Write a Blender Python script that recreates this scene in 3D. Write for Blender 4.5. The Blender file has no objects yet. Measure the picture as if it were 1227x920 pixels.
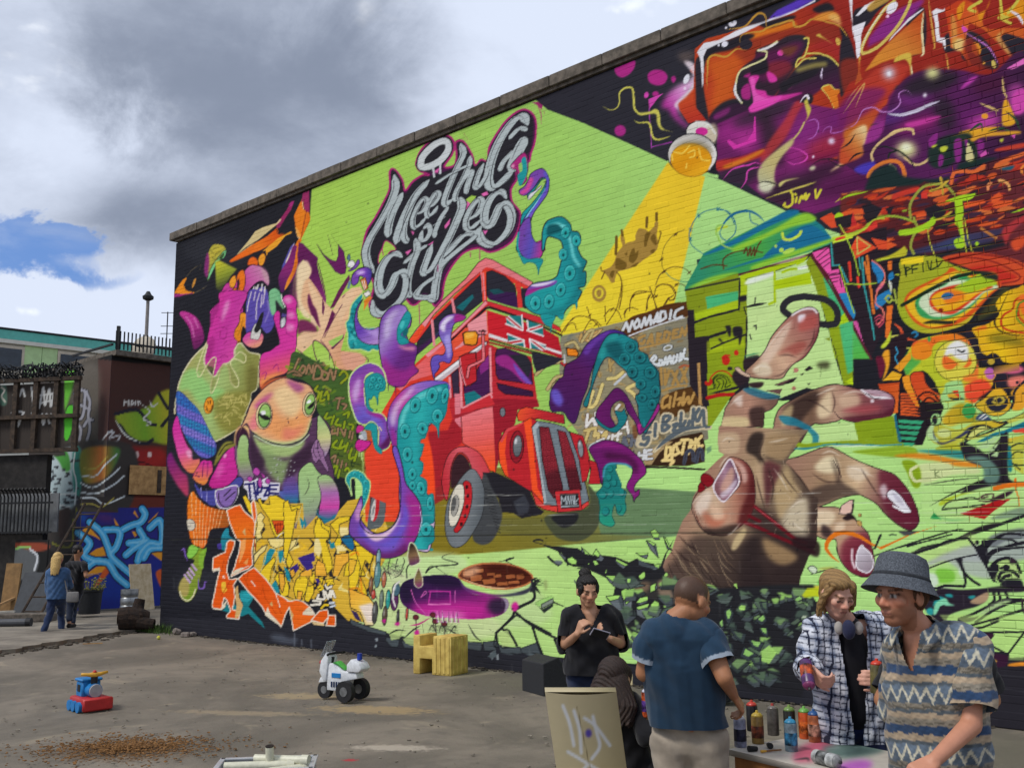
import bpy,bmesh,math,random
import numpy as np
from mathutils import Vector,Matrix
random.seed(7);np.random.seed(7)
scene=bpy.context.scene
COL=scene.collection
# ---------------------------------------------------------------- camera
FPX,PIT,ROL,WANG,WDIST,EYE=1169.6,.15358,-.010717,.83741,10.038,1.81
cp_,sp_=math.cos(PIT),math.sin(PIT)
CFWD=np.array([0,cp_,sp_]);up0=np.array([0,-sp_,cp_]);r0=np.array([1.0,0,0])
cr_,sr_=math.cos(ROL),math.sin(ROL)
CRT=cr_*r0+sr_*up0;CUP=-sr_*r0+cr_*up0
cd=bpy.data.cameras.new('camera');cam=bpy.data.objects.new('camera',cd);COL.objects.link(cam)
cd.sensor_fit='HORIZONTAL';cd.sensor_width=36.0;cd.lens=36.0*FPX/1227.0
cd.clip_start=0.1;cd.clip_end=3000
cam.matrix_world=Matrix(((CRT[0],CUP[0],-CFWD[0],0),(CRT[1],CUP[1],-CFWD[1],0),(CRT[2],CUP[2],-CFWD[2],EYE),(0,0,0,1)))
scene.camera=cam
scene.view_settings.view_transform='Standard';scene.view_settings.look='None'
scene.view_settings.gamma=1.0;scene.view_settings.exposure=0.0
scene.render.film_transparent=False
scene.view_settings.exposure=0.64
SKY_STR,SUN_STR=0.80,1.5

# ---------------------------------------------------------------- world: broken cloud over a little blue
SUN_AZ,SUN_EL=math.radians(238),math.radians(52)
world=bpy.data.worlds.new("World");scene.world=world;world.use_nodes=True
class NT:
 def __init__(s,nt):s.nt=nt;s.x=0
 def n(s,t,**k):
  nd=s.nt.nodes.new(t);s.x+=40;nd.location=(s.x,0)
  for a,b in k.items():setattr(nd,a,b)
  return nd
 def l(s,a,b):s.nt.links.new(a,b)
 def put(s,sock,v):
  if isinstance(v,bpy.types.NodeSocket):s.l(v,sock)
  elif v is not None:sock.default_value=v
 def math(s,op,a,b=None,c=None,clamp=False):
  nd=s.n('ShaderNodeMath',operation=op,use_clamp=clamp)
  s.put(nd.inputs[0],a);s.put(nd.inputs[1],b)
  if c is not None:s.put(nd.inputs[2],c)
  return nd.outputs[0]
 def vmath(s,op,a,b=None,out=0):
  nd=s.n('ShaderNodeVectorMath',operation=op)
  s.put(nd.inputs[0],a)
  if b is not None:s.put(nd.inputs[1],b)
  return nd.outputs[out]
 def noise(s,vec,scale,detail=4,rough=.55,dist=0.0,out=0):
  nd=s.n('ShaderNodeTexNoise');s.put(nd.inputs['Vector'],vec)
  nd.inputs['Scale'].default_value=scale;nd.inputs['Detail'].default_value=detail
  nd.inputs['Roughness'].default_value=rough;nd.inputs['Distortion'].default_value=dist
  return nd.outputs[out]
 def ramp(s,v,a,b,clamp=True):
  nd=s.n('ShaderNodeMapRange',interpolation_type='SMOOTHSTEP');s.put(nd.inputs[0],v)
  nd.inputs[1].default_value=a;nd.inputs[2].default_value=b
  return nd.outputs[0]
 def mix(s,fac,a,b,blend='MIX'):
  nd=s.n('ShaderNodeMix',data_type='RGBA',blend_type=blend)
  s.put(nd.inputs[0],fac)
  for sk,v in((nd.inputs[6],a),(nd.inputs[7],b)):
   if isinstance(v,bpy.types.NodeSocket):s.l(v,sk)
   else:sk.default_value=(*v[:3],1)
  return nd.outputs[2]
def pix_dir(x,y):
 d=CFWD+CRT*((x-613.5)/FPX)+CUP*((460-y)/FPX)
 return d/np.linalg.norm(d)
wt=NT(world.node_tree);world.node_tree.nodes.clear()
sky=wt.n('ShaderNodeTexSky',sky_type='NISHITA');sky.sun_disc=False
sky.sun_elevation=SUN_EL;sky.sun_rotation=SUN_AZ;sky.air_density=1.0;sky.dust_density=0.6
tc=wt.n('ShaderNodeTexCoord').outputs['Generated']
sep=wt.n('ShaderNodeSeparateXYZ');wt.l(tc,sep.inputs[0])
zc=wt.math('ADD',wt.math('MAXIMUM',sep.outputs[2],0.0),0.16)
comb=wt.n('ShaderNodeCombineXYZ')
wt.l(wt.math('DIVIDE',sep.outputs[0],zc),comb.inputs[0]);wt.l(wt.math('DIVIDE',sep.outputs[1],zc),comb.inputs[1])
flat=comb.outputs[0]
cv=wt.vmath('MULTIPLY',tc,(1,1,1.8));n1=wt.noise(cv,3.4,8,.60,.15)
vo=wt.n('ShaderNodeTexVoronoi',feature='F1');vo.inputs['Scale'].default_value=9;vo.inputs['Detail'].default_value=2;vo.inputs['Roughness'].default_value=.6
wt.l(wt.vmath('ADD',cv,wt.vmath('MULTIPLY',wt.noise(tc,6,5,.6,out=1),(.12,.12,.12))),vo.inputs['Vector'])
n2=wt.noise(wt.vmath('ADD',flat,(7.3,2.1,0)),0.55,4,.5)
n3=wt.noise(tc,7.0,7,.62,.4)
def skyblob(x,y,wide,tall,warp=.10):
 """a soft cloud bank around one compass bearing and height (degrees wide / tall)"""
 d=pix_dir(x,y);az=math.atan2(d[0],d[1]);el=math.asin(d[2])
 ax=wt.math('ARCTAN2',sep.outputs[0],sep.outputs[1])
 ex=wt.math('ARCSINE',sep.outputs[2])
 nw=wt.math('SUBTRACT',n3,.5)
 u=wt.math('DIVIDE',wt.math('ADD',wt.math('SUBTRACT',ax,az),wt.math('MULTIPLY',nw,warp*2)),math.radians(wide))
 v=wt.math('DIVIDE',wt.math('ADD',wt.math('SUBTRACT',ex,el),wt.math('MULTIPLY',nw,warp)),math.radians(tall))
 r2=wt.math('ADD',wt.math('MULTIPLY',u,u),wt.math('MULTIPLY',v,v))
 return wt.math('POWER',2.718,wt.math('MULTIPLY',r2,-1.0))
dark=wt.math('ADD',skyblob(300,90,9.5,7.5,.16),wt.math('MULTIPLY',skyblob(165,262,4.2,2.0,.10),.8))
dark=wt.math('ADD',dark,wt.math('MULTIPLY',skyblob(150,30,4.5,3.0,.14),.35))
white=wt.math('ADD',skyblob(720,10,12,6,.12),skyblob(70,175,4.5,2.8,.14))
white=wt.math('ADD',white,wt.math('MULTIPLY',skyblob(40,385,9,2.6,.07),1.2))
blue=wt.math('ADD',skyblob(15,300,6.5,1.9,.22),wt.math('MULTIPLY',skyblob(75,283,2.4,.7,.05),.9))
blue=wt.math('ADD',blue,wt.math('MULTIPLY',skyblob(100,336,4.0,.7,.06),.8))
thick=wt.math('ADD',wt.math('MULTIPLY',n1,.9),wt.math('MULTIPLY',n2,.5))
thick=wt.math('ADD',thick,wt.math('MULTIPLY',dark,.30))
thick=wt.math('SUBTRACT',thick,wt.math('MULTIPLY',white,.30))
shade=wt.ramp(thick,.46,1.10)
cover_=wt.math('SUBTRACT',wt.math('ADD',wt.math('MULTIPLY',n1,1.0),wt.math('ADD',wt.math('MULTIPLY',white,.5),.38)),wt.math('MULTIPLY',blue,.62))
cov=wt.ramp(cover_,.24,.56)
wisp=wt.math('MULTIPLY',wt.ramp(wt.noise(flat,3.2,6,.6,.4),.4,.75),.35)
cov=wt.math('MAXIMUM',cov,wisp)
lit=wt.mix(wt.ramp(wt.math('ADD',vo.outputs['Distance'],wt.math('MULTIPLY',wt.math('SUBTRACT',n3,.5),.9)),.24,.66),(1.02,1.05,1.10),(.60,.66,.79))
cloud=wt.mix(shade,lit,(.205,.24,.32))
bsky=wt.n('ShaderNodeVectorMath',operation='SCALE');wt.l(sky.outputs[0],bsky.inputs[0]);bsky.inputs['Scale'].default_value=0.10
bl=wt.mix(.6,bsky.outputs[0],(.085,.215,.60))
cl=wt.mix(cov,bl,cloud)
bg=wt.n('ShaderNodeBackground');wt.l(cl,bg.inputs[0]);bg.inputs[1].default_value=SKY_STR
wo=wt.n('ShaderNodeOutputWorld');wt.l(bg.outputs[0],wo.inputs[0])
sl=bpy.data.lights.new('sun','SUN');sun=bpy.data.objects.new('sun',sl);COL.objects.link(sun)
sl.energy=SUN_STR;sl.angle=math.radians(14);sl.color=(1,.965,.91)
sd=Vector((math.sin(SUN_AZ)*math.cos(SUN_EL),math.cos(SUN_AZ)*math.cos(SUN_EL),math.sin(SUN_EL)))
sun.rotation_euler=sd.to_track_quat('Z','Y').to_euler()

# ---------------------------------------------------------------- paint engine
# The mural is drawn on a tracing sheet (sheet units) that is laid on the wall
# plane by one fixed projective map; every wall vertex takes its paint from it.
SC=2.0
CX0,CY0,CX1,CY1=-6.0,-6.0,1244.0,930.0
CWD,CHT=int((CX1-CX0)*SC),int((CY1-CY0)*SC)
CAN=np.zeros((CHT,CWD,3),np.float32)
FR=[0.0,0.0,1.0]
CLIP=[None];SOFT=[1.0]
PRNG=np.random.RandomState(5)
def z(x0,y0,k):
 FR[:]=[x0,y0,k]
def hx(c):
 if not isinstance(c,str):
  return np.array(c,np.float32)
 c=c.lstrip('#')
 if len(c)==3:
  c=c[0]*2+c[1]*2+c[2]*2
 return np.array([int(c[i:i+2],16)/255.0 for i in(0,2,4)],np.float32)
def pts(s):
 v=np.array([float(t)for t in s.replace(',',' ').split()],np.float64)if isinstance(s,str)else np.asarray(s,np.float64).ravel()
 v=v.reshape(-1,2)
 v=v/FR[2]+np.array(FR[:2])
 return(v-np.array([CX0,CY0]))*SC
def spline(p,closed,n=6):
 m=len(p)
 if m<3:
  return p
 if closed:
  q=np.vstack([p[-1],p,p[0],p[1]]);k=m
 else:
  q=np.vstack([2*p[0]-p[1],p,2*p[-1]-p[-2]]);k=m-1
 t=(np.arange(n)/n)[:,None]
 o=[]
 for i in range(k):
  a,b,c,d=q[i],q[i+1],q[i+2],q[i+3]
  o.append(0.5*((2*b)+(c-a)*t+(2*a-5*b+4*c-d)*t*t+(3*b-3*c+d-a)*t**3))
 if not closed:
  o.append(p[-1:])
 return np.vstack(o)
SUB=3
def cover(polys,pad=2):
 allp=np.vstack(polys)
 x0=int(max(0,math.floor(allp[:,0].min())-pad));x1=int(min(CWD,math.ceil(allp[:,0].max())+pad+1))
 y0=int(max(0,math.floor(allp[:,1].min())-pad));y1=int(min(CHT,math.ceil(allp[:,1].max())+pad+1))
 if x1<=x0+1 or y1<=y0+1:
  return None
 w,h=x1-x0,y1-y0
 acc=np.zeros((h*(w+2)),np.float32)
 rows,xs,sg=[],[],[]
 for p in polys:
  a=p-np.array([x0,y0]);b=np.roll(a,-1,0)
  ya=a[:,1]*SUB;yb=b[:,1]*SUB
  lo=np.ceil(np.minimum(ya,yb)-0.5);hi=np.ceil(np.maximum(ya,yb)-0.5)
  lo=np.clip(lo,0,h*SUB);hi=np.clip(hi,0,h*SUB)
  cnt=(hi-lo).astype(int)
  tot=cnt.sum()
  if tot<=0:
   continue
  idx=np.repeat(np.arange(len(a)),cnt)
  off=np.arange(tot)-np.repeat(np.cumsum(cnt)-cnt,cnt)
  r=lo[idx]+off
  t=(r+0.5-ya[idx])/(yb[idx]-ya[idx])
  xs.append(a[idx,0]+t*(b[idx,0]-a[idx,0]))
  rows.append((r//SUB).astype(int))
  sg.append(np.where(yb[idx]>ya[idx],1.0,-1.0)/SUB)
 if not rows:
  return None
 r=np.concatenate(rows);x=np.clip(np.concatenate(xs),0,w);s=np.concatenate(sg)
 xi=np.floor(x).astype(int);fx=x-xi
 base=r*(w+2)+xi
 acc+=np.bincount(base,s*(1-fx),h*(w+2)).astype(np.float32)
 acc+=np.bincount(base+1,s*fx,h*(w+2))[:h*(w+2)].astype(np.float32)
 m=np.cumsum(acc.reshape(h,w+2),1)[:,:w]
 return x0,y0,np.clip(np.abs(m),0,1)
def boxblur(m,r):
 k=int(max(1,round(r)))
 for ax in(0,1):
  for _ in range(2):
   pad=[(0,0),(0,0)];pad[ax]=(k+1,k)
   c=np.cumsum(np.pad(m,pad),ax)
   m=(c[2*k+1:]-c[:-2*k-1])/(2*k+1)if ax==0 else(c[:,2*k+1:]-c[:,:-2*k-1])/(2*k+1)
 return m
def comp(cv,col,a=1.0,soft=0,g=None):
 if cv is None:
  return None
 x0,y0,m=cv
 if soft>0:
  m=boxblur(m,soft*SOFT[0]*SC/2)
 h,w=m.shape
 al=m*a
 if CLIP[0]is not None:
  kx,ky,km=CLIP[0]
  ax0,ay0,ax1,ay1=max(x0,kx),max(y0,ky),min(x0+w,kx+km.shape[1]),min(y0+h,ky+km.shape[0])
  if ax1<=ax0 or ay1<=ay0:
   return cv
  al=al[ay0-y0:ay1-y0,ax0-x0:ax1-x0]*km[ay0-ky:ay1-ky,ax0-kx:ax1-kx]
  x0,y0=ax0,ay0;h,w=al.shape
 c=hx(col)
 if g is not None:
  gp=pts(g[0]);d=gp[1]-gp[0];L=(d@d)
  yy,xx=np.mgrid[y0:y0+h,x0:x0+w]
  t=np.clip(((xx-gp[0][0])*d[0]+(yy-gp[0][1])*d[1])/L,0,1).astype(np.float32)[...,None]
  cols=[c]+[hx(q)for q in g[1:]]
  n=len(cols)-1
  cc=cols[0]*np.ones_like(t)
  for i in range(n):
   u=np.clip(t*n-i,0,1)
   cc=cc*(1-u)+cols[i+1]*u
  c=cc
 al=al[...,None]
 reg=CAN[y0:y0+h,x0:x0+w]
 reg*=(1-al);reg+=al*c
 return cv
def strokepolys(p,wd):
 n=len(p);out=[]
 wd=np.broadcast_to(np.asarray(wd,float),(n,))
 th=np.linspace(0,2*np.pi,11)[:-1]
 circ=np.stack([np.cos(th),np.sin(th)],1)
 for i in range(n):
  if wd[i]>0.8 and(i in(0,n-1)or wd[i]>3):
   out.append(p[i]+circ*wd[i]/2)
 for i in range(n-1):
  d=p[i+1]-p[i];L=math.hypot(*d)
  if L<1e-6:
   continue
  nn=np.array([-d[1],d[0]])/L/2
  q=np.array([p[i]+nn*wd[i],p[i]-nn*wd[i],p[i+1]-nn*wd[i+1],p[i+1]+nn*wd[i+1]])
  ar=np.sum(q[:,0]*np.roll(q[:,1],-1)-np.roll(q[:,0],-1)*q[:,1])
  out.append(q if ar>0 else q[::-1])
 return out
def P(col,s,o=None,w=1.0,sm=1,f=0,a=1.0,g=None):
 p=pts(s)
 if sm:
  p=spline(p,True)
 cv=comp(cover([p],2+int(f*SC*3)),col,a,f,g)
 if o:
  q=np.vstack([p,p[:1]])
  comp(cover(strokepolys(q,w*SC)),o)
 return cv
def S(col,w,s,t=0,sm=1,f=0,a=1.0):
 p=pts(s)
 if sm:
  p=spline(p,False)
 n=len(p);u=np.linspace(0,1,n)
 wd=np.ones(n)
 if t==1:wd=np.sin(np.pi*u)**0.7
 if t==2:wd=(1-u)**0.8
 if t==3:wd=u**0.8
 if t==4:
  g_=np.gradient(p,axis=0);wd=(.42+.62*np.abs(np.sin(np.arctan2(g_[:,1],g_[:,0])+.45)))*np.clip(np.minimum(u,1-u)*9+.25,0,1)
 wd=np.maximum(wd*w,0.25)*SC
 return comp(cover(strokepolys(p,wd),2+int(f*SC*3)),col,a,f)
def E(col,cx,cy,rx,ry,r=0,f=0,a=1.0,o=None,w=1.0,g=None):
 th=np.linspace(0,2*np.pi,33)[:-1];cr,sr=math.cos(math.radians(r)),math.sin(math.radians(r))
 x,y=rx*np.cos(th),ry*np.sin(th)
 q=np.stack([cx+x*cr-y*sr,cy+x*sr+y*cr],1)
 return P(col,q,o,w,0,f,a,g)
def K(m=None):
 CLIP[0]=m
def MS(col,w,many,**k):
 for s in many.split('|'):
  S(col,w,s,**k)
def MP(col,many,**k):
 for s in many.split('|'):
  P(col,s,**k)
def OUT(col,w,many,hi=None,o='#26262c',ow=3.0,**k):
 for s in many.split('|'):
  S(o,w+ow,s,**k)
 for s in many.split('|'):
  S(col,w,s,**k)
 if hi:
  for s in many.split('|'):
   S(hi,w*0.25,s,**k)
def Q(col,s,o=None,w=1.0,**k):return P(col,s,o,w,0,**k)
def MQ(col,many,**k):
 for s in many.split('|'):Q(col,s,**k)

# ---------------------------------------------------------------- paint on the yard buildings at the left
z(0,385,5.577)
Q('#4a2a22',"620 250 1160 300 1160 1400 620 1400",g=("700 300 1000 800",'#432620','#4a2c26'))
Q('#4d463c',"400 240 655 240 655 1400 300 1400 320 800");P('#6a6258',"480 360 655 300 655 700 600 760 500 700",f=6,a=.8)
P('#6ac03a',"430 350 500 330 490 420 450 560 430 600",f=1.5);P('#58c832',"430 640 450 570 490 560 500 620 470 760 440 800 420 740",o='#24301c',w=1)
for s_ in("500 480 540 460 580 470|510 490 500 560 510 640 540 650 560 600 570 480|580 480 600 540 590 640 620 660|510 680 540 720 530 800|560 700 590 660 600 720 580 800|540 560 600 590",):MS('#26242a',5,s_);MS('#a8a8b4',3,s_)
P('#94a82a',"770 630 900 600 1000 560 1060 480 1160 480 1160 800 1000 800 900 790 830 740",f=2,g=("800 650 1100 600",'#7aa82a','#b8b42a'))
MS('#24202a',4,"770 620 880 590 930 600 1000 680 1040 690|800 690 860 770 960 820 1020 790|1060 480 1120 580|1080 700 1130 640");MS('#d8d8cc',2,"940 550 1000 600 960 650 1010 680 960 700|1000 530 1020 570 1060 540|770 660 840 760 940 810",t=1)
MS('#d8d4cc',1.6,"830 560 830 530 850 545|860 560 860 530|875 560 880 530 895 545 880 560|905 530 905 560|925 560 920 530 940 545",sm=0);MS('#c8c8c8',1.6,"670 810 720 750 760 740 730 780 800 760 780 800 720 800|720 740 750 730",t=0)
Q('#6a2a1c',"870 830 1160 830 1160 1400 860 1400");P('#8a1c1e',"870 860 960 850 1100 870 1130 1100 870 1130",f=4,g=("880 870 1100 1100",'#a8241e','#6a1418'));E('#e8c8c0',915,890,14,22);E('#e8c8c0',1000,890,14,20);MS('#3a0c10',1.6,"900 1060 940 1030 960 1060 930 1080|880 930 980 950 1060 1000")
z(0,550,5.577)
# circuit style piece
P('#3a3430',"250 -60 870 -100 860 330 520 330 500 600 330 600 320 300 250 200",f=2);P('#c8d8dc',"250 -20 400 -60 540 -60 520 240 480 330 380 400 340 340 330 230 260 180",f=3,g=("280 0 500 300",'#a8c0c4'))
P('#2a8a7a',"490 -60 540 -60 545 160 520 260 490 180",f=1.5);P('#8a8a28',"550 -60 780 -80 790 0 700 130 560 150",f=2,g=("560 0 780 0",'#c8702a','#4a7a3a'));P('#4aa03a',"320 -70 440 -60 470 60 430 80 390 10",f=1)
for i_ in range(70):
 x_=270+PRNG.rand()*240;y_=-40+PRNG.rand()*400;Q('#23262e',[x_,y_,x_+18+PRNG.rand()*18,y_-4,x_+20+PRNG.rand()*14,y_+8+PRNG.rand()*12,x_,y_+10])
MS('#dfe6e4',1.6,"540 110 640 110 700 40 780 -30|540 160 620 190 720 130 800 60|540 220 640 230 760 170 830 110|540 260 630 260 700 300 830 250|380 350 400 310 470 320|330 230 380 240 500 230|500 -40 490 60 510 160 500 300",t=0);MS('#b8a848',1.4,"560 60 640 60 720 -20|540 300 620 300 680 320 760 260",t=0);P('#3a241c',"380 350 470 330 460 420 450 540 400 520 390 430",f=2);MS('#8a8a2a',2.4,"350 560 400 580 480 570 490 400|510 330 520 460",t=0)
# blue hoarding
Q('#23287a',"510 355 790 355 790 325 1110 322 1100 1100 510 1100",g=("600 400 900 900",'#2a2a86','#1f2f8e'));P('#5a2a6a',"640 370 740 370 760 420 680 420",f=6,a=.8);P('#1f5aa8',"520 380 580 370 570 430",f=5,a=.8);MP('#1f3a9a',"640 760 900 800 860 920 640 920",f=6)
MQ('#f0a02a',"540 480 640 520 700 560 640 500 590 440|760 390 800 450 780 480|900 340 930 400 890 360|990 420 1060 350 1010 440|640 600 760 560 740 640 560 660|880 480 940 490 900 520|1000 620 1090 610 1080 680|560 780 640 720 740 700 720 750|860 760 890 790 870 840");MP('#e0602a',"700 730 740 740 640 860 630 850|1040 760 1090 740 1080 860",f=.8)
for w_,c_ in((11,'#1a1c3a'),(8,'#4ab4e8'),(2.5,'#86d4f4')):
 MS(c_,w_,"600 420 680 490 720 580 740 640|520 490 600 560 560 640 640 680 720 690 780 780 850 840|700 470 800 480 780 580 740 640 820 720 880 770|820 470 880 440 940 420 970 370 950 330|930 470 960 540 860 560|1000 460 1070 410 1080 560 1000 560 940 620 920 680|840 640 900 590 980 540|560 740 640 680 720 690|960 660 1000 600 1080 590")
# boarded fence and yard junk
z(0,385,5.577)
Q('#3a322c',"0 400 430 400 430 900 0 900")
for i_ in range(24):S('#2e2722',1,[i_*18,400,i_*18,740],sm=0)
for s_ in("90 490 110 470 130 500 150 450 165 500|100 640 90 720 130 640 120 700 150 620|80 610 120 600 160 610","210 440 230 580 250 450 260 580 290 440 300 560 330 450 340 570 370 440 380 540|215 500 380 480|220 560 370 520","215 610 240 680 250 620|280 620 290 690 310 620 330 680|340 620 370 640 350 680 370 690"):MS('#c8c8c4',2.2,s_)
P('#4a6a5a',"0 420 40 430 45 550 0 550",f=1);MS('#d8d0c0',1.6,"5 440 30 460 10 500 35 540")
z(0,550,5.577)
P('#8a3a20',"0 565 300 560 300 610 0 620",f=1);P('#55585a',"0 620 130 590 250 640 255 720 200 800 60 800 0 760",f=1);MS('#8ac060',2.4,"25 680 60 620 130 590 200 590",t=0);MS('#c8ccd0',2.4,"200 600 250 650 230 740|0 640 25 690",t=0)

# ---------------------------------------------------------------- mural: grounds
z(0,0,1);Q('#212128','212 262 190 762 190 900 1260 900 1260 -12 800 -12')
z(0,0,1)
# black panel with faint greyer patches
for(x_,y_,rx_,ry_)in((260,300,40,18),(230,540,12,60),(240,700,30,20),(700,110,40,20),(330,760,60,10)):
 E('#35363d',x_,y_,rx_,ry_,0,f=10,a=.6)
LIME='#aad255'
Q(LIME,"374 218 640 114 650 122 790 186 862 212 1012 275 1000 292 860 345 834 345 834 560 800 575 560 620 436 620 428 480 380 470 345 420 352 330 358 292 371 266",g=("380 300 900 260",'#a2d062','#aede80'))
# yellow beam
Q('#f0c82c',"800 195 845 212 806 372 690 400 664 402",f=.7,g=("820 200 720 395",'#f2da35'))
# light green zone right of beam
Q('#aedf84',"846 208 862 210 1012 275 995 293 850 350 835 350 809 362",g=("830 260 1000 290",'#b4e08a'))
# ---- ground planes
Q('#b9e889',"830 480 1240 480 1240 570 830 570")
Q('#b9e889',"660 556 850 558 1230 560 1230 815 900 800 640 790 430 752 425 560")
Q('#6c8a5f',"690 590 760 584 850 590 880 625 830 640 690 654",f=.6)
Q('#8b7a20',"440 560 700 560 720 640 800 642 690 652 620 659 510 668 430 668",f=.5,g=("520 640 800 630",'#827a30','#75855a'))
Q('#6a6a3c',"560 620 700 620 690 640 640 642 570 636",f=3,a=.6)
Q('#b6e479',"430 666 510 667 620 660 690 652 830 641 860 650 870 780 640 790 480 762 430 750",g=("430 700 800 720",'#c2e68a','#b4e27c'))
P('#cfe6a8',"480 664 545 663 560 678 530 690 470 700",f=4,a=.7)
P('#d8dcae',"430 690 480 685 600 745 560 768 470 760 430 745",f=6,a=.6)
P('#c8dda0',"600 700 640 705 660 740 600 750",f=6,a=.6)
# black plinth under the rocks
Q('#2b2b32',"180 900 180 740 420 742 470 760 520 768 600 772 660 786 700 790 780 800 840 790 870 770 905 800 1000 835 1060 800 1120 800 1170 790 1240 786 1240 900")

# ---------------------------------------------------------------- mural: left characters
z(200,220,6.135)
# spaceship lamp
P('#a9a03a',"295 600 300 520 330 455 375 445 420 460 438 500 420 540 370 580 340 640 310 712 295 700",o='#2a2a2c',w=.8,g=("300 450 420 560",'#c9b840','#7d8a3a'))
P('#8c2f73',"300 505 312 560 305 640 300 690 285 680 274 640 282 560",f=.5)
P('#7fd08a',"298 712 312 650 345 585 395 520 430 490 436 510 420 545 375 572 350 620 320 680",o='#222',w=.6)
P('#3d5a33',"385 545 412 512 425 520 400 555")
Q('#c9c534',"355 575 385 565 515 630 470 680 440 730 400 800 362 770",f=1.2,g=("370 590 450 760",'#8f9a30','#33352c'))
MS('#7a7030',.8,"320 490 350 520 390 500|330 540 370 560 400 520|345 480 380 470")
# orange shard left edge
Q('#f0901e',"52 805 80 760 112 712 140 690 142 705 122 745 140 785 180 798 208 802 120 815")
Q('#a32a7a',"50 838 52 810 120 812 205 803 130 820")
MS('#7d6f52',.5,"140 690 190 630 240 600 248 615 240 635|205 802 250 780 290 755")
P('#d08f38',"185 755 195 715 212 695 208 730 190 765")
# long orange pelican shape
Q('#d9c38a',"515 520 600 420 650 350 700 325 800 292 812 300 760 340 640 440 540 525")
Q('#ee6a18',"510 530 620 455 740 385 810 325 822 370 870 365 830 400 750 460 620 520 520 560 470 578 458 568",g=("550 540 800 380",'#f07a1c','#e05a12'))
Q('#f3a62c',"700 500 760 450 820 400 910 352 920 362 870 385 810 460 740 510 735 530 725 490")
MS('#2a2228',1.,"520 520 600 460 700 400|600 520 700 490 750 450|800 330 822 372 870 366",t=1)
Q('#99285f',"808 330 802 310 830 265 880 195 915 130 932 140 915 190 880 240 850 290 828 325")
P('#e3c49a',"805 295 830 262 838 270 812 300")
P('#a82d78',"895 160 912 135 935 130 915 165")
# orange flame at top
Q('#ef7e1c',"935 235 960 180 995 110 1005 190 1025 205 1048 215 1055 265 1020 340 985 415 955 380 943 300",g=("940 250 1050 270",'#f0861e','#e06a14'))
Q('#9c2d62',"990 130 1005 40 1045 40 1048 210 1020 205 1000 160")
P('#f2d09a',"996 130 1005 160 1008 185 998 180")
P('#f4a84a',"945 320 960 390 985 412 975 360")
Q('#e8c79a',"948 330 955 380 990 420 960 395")
MS('#7a2c20',.8,"985 410 1000 330 1025 200|1000 180 1008 120")
S('#ef7e1c',3.5,"980 415 962 440 955 480")
# blue-violet leaf + purple wing
Q('#5a52a8',"935 435 905 470 880 530 850 600 845 640 880 580 920 500 935 460")
Q('#e8d6c8',"935 440 905 500 870 580 880 585 930 490 938 455")
P('#7a2265',"930 455 890 560 835 650 820 700 830 770 850 800 900 740 940 690 970 560 965 480",g=("940 480 850 780",'#8c2a70','#5a1c58'))
P('#ee8420',"955 470 968 520 955 620 920 700 870 780 880 720 920 640 940 560",g=("960 480 880 770",'#e8761c','#f29a30'))
Q('#6a1d58',"970 430 1000 440 1060 500 1110 545 1105 600 1130 700 1170 850 1175 920 1090 760 1040 700 1060 640 1000 560 965 620 960 520",g=("1000 450 1100 850",'#5a1a50','#8a2a72'))
Q('#e9b98c',"1000 560 1060 620 1062 650 1040 700 1040 830 1030 960 960 920 930 830 960 760 975 640",f=1,g=("940 700 1060 700",'#f2cfa4','#eebf94'))
P('#5a2050',"960 620 985 580 975 700 960 790 985 900 940 900 900 800",f=4,a=.8)
z(340,280,6.135)
# curled paper creature (tan)
Q('#e9b78c',"190 330 240 400 300 500 360 560 420 460 500 400 560 390 580 420 540 500 520 580 470 680 440 780 420 860 560 880 610 920 560 1010 430 1010 330 930 230 790 130 880 90 840 100 760 150 720 250 720 260 700 210 620 150 560 100 480 120 350",g=("150 500 500 800",'#f0c69a','#e2a57c'))
P('#f4d9ae',"100 250 170 200 200 290 150 360 130 500 200 620 140 600 100 480",f=2)
P('#efc79c',"180 350 260 460 320 560 330 620 280 700 210 610 230 560 200 450",f=1)
P('#6a2050',"185 440 215 520 240 560 260 650 265 690 210 610 190 560 175 500",f=.8)
P('#f1cfa6',"205 600 235 650 240 690 200 650")
P('#6a2050',"285 480 300 540 290 600 280 560")
Q('#6a2050',"330 640 355 560 380 590 350 660 300 740 280 780 300 720")
Q('#6a2050',"345 840 400 790 445 730 440 770 380 830 360 850")
Q('#6a2050',"340 550 400 420 480 300 490 330 440 420 370 540")
P('#f0c9a0',"400 560 450 460 520 400 480 520 420 640",f=1.5,a=.8)
P(LIME,"215 800 250 790 320 850 360 930 370 1010 300 1010 240 920",o='#5d2348',w=1.2,g=("230 800 330 1000",'#b8d86a'))
Q('#a8d264',"330 790 400 755 440 740 430 770 360 830 335 815")
P('#7a2a55',"110 640 180 640 240 690 240 720 150 720 105 740",f=1.5)
P('#f0c8a0',"120 740 200 740 190 790 120 820",f=4,a=.8)
P('#e8a890',"420 880 540 870 600 920 560 990 460 990",f=3,a=.7)
MS('#5d2348',.9,"270 780 330 860 340 930|560 1010 620 940 600 900|100 850 160 900 220 960|300 760 360 640 430 520|430 470 450 450")
# purple spike
Q('#6a1d5c',"245 80 290 150 340 190 385 205 402 160 400 80 440 130 455 210 460 250 450 295 420 300 380 280 330 210 290 160",o='#3a1838',w=.7)
MS('#4a3a3a',.7,"320 0 345 90 360 165|350 10 400 85|250 210 265 270 275 320",t=1)
MS('#5d2348',1.4,"255 220 290 370 310 470",t=1)

# ---- pink beast, its barrel, spray hand
z(200,350,6.135)
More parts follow.
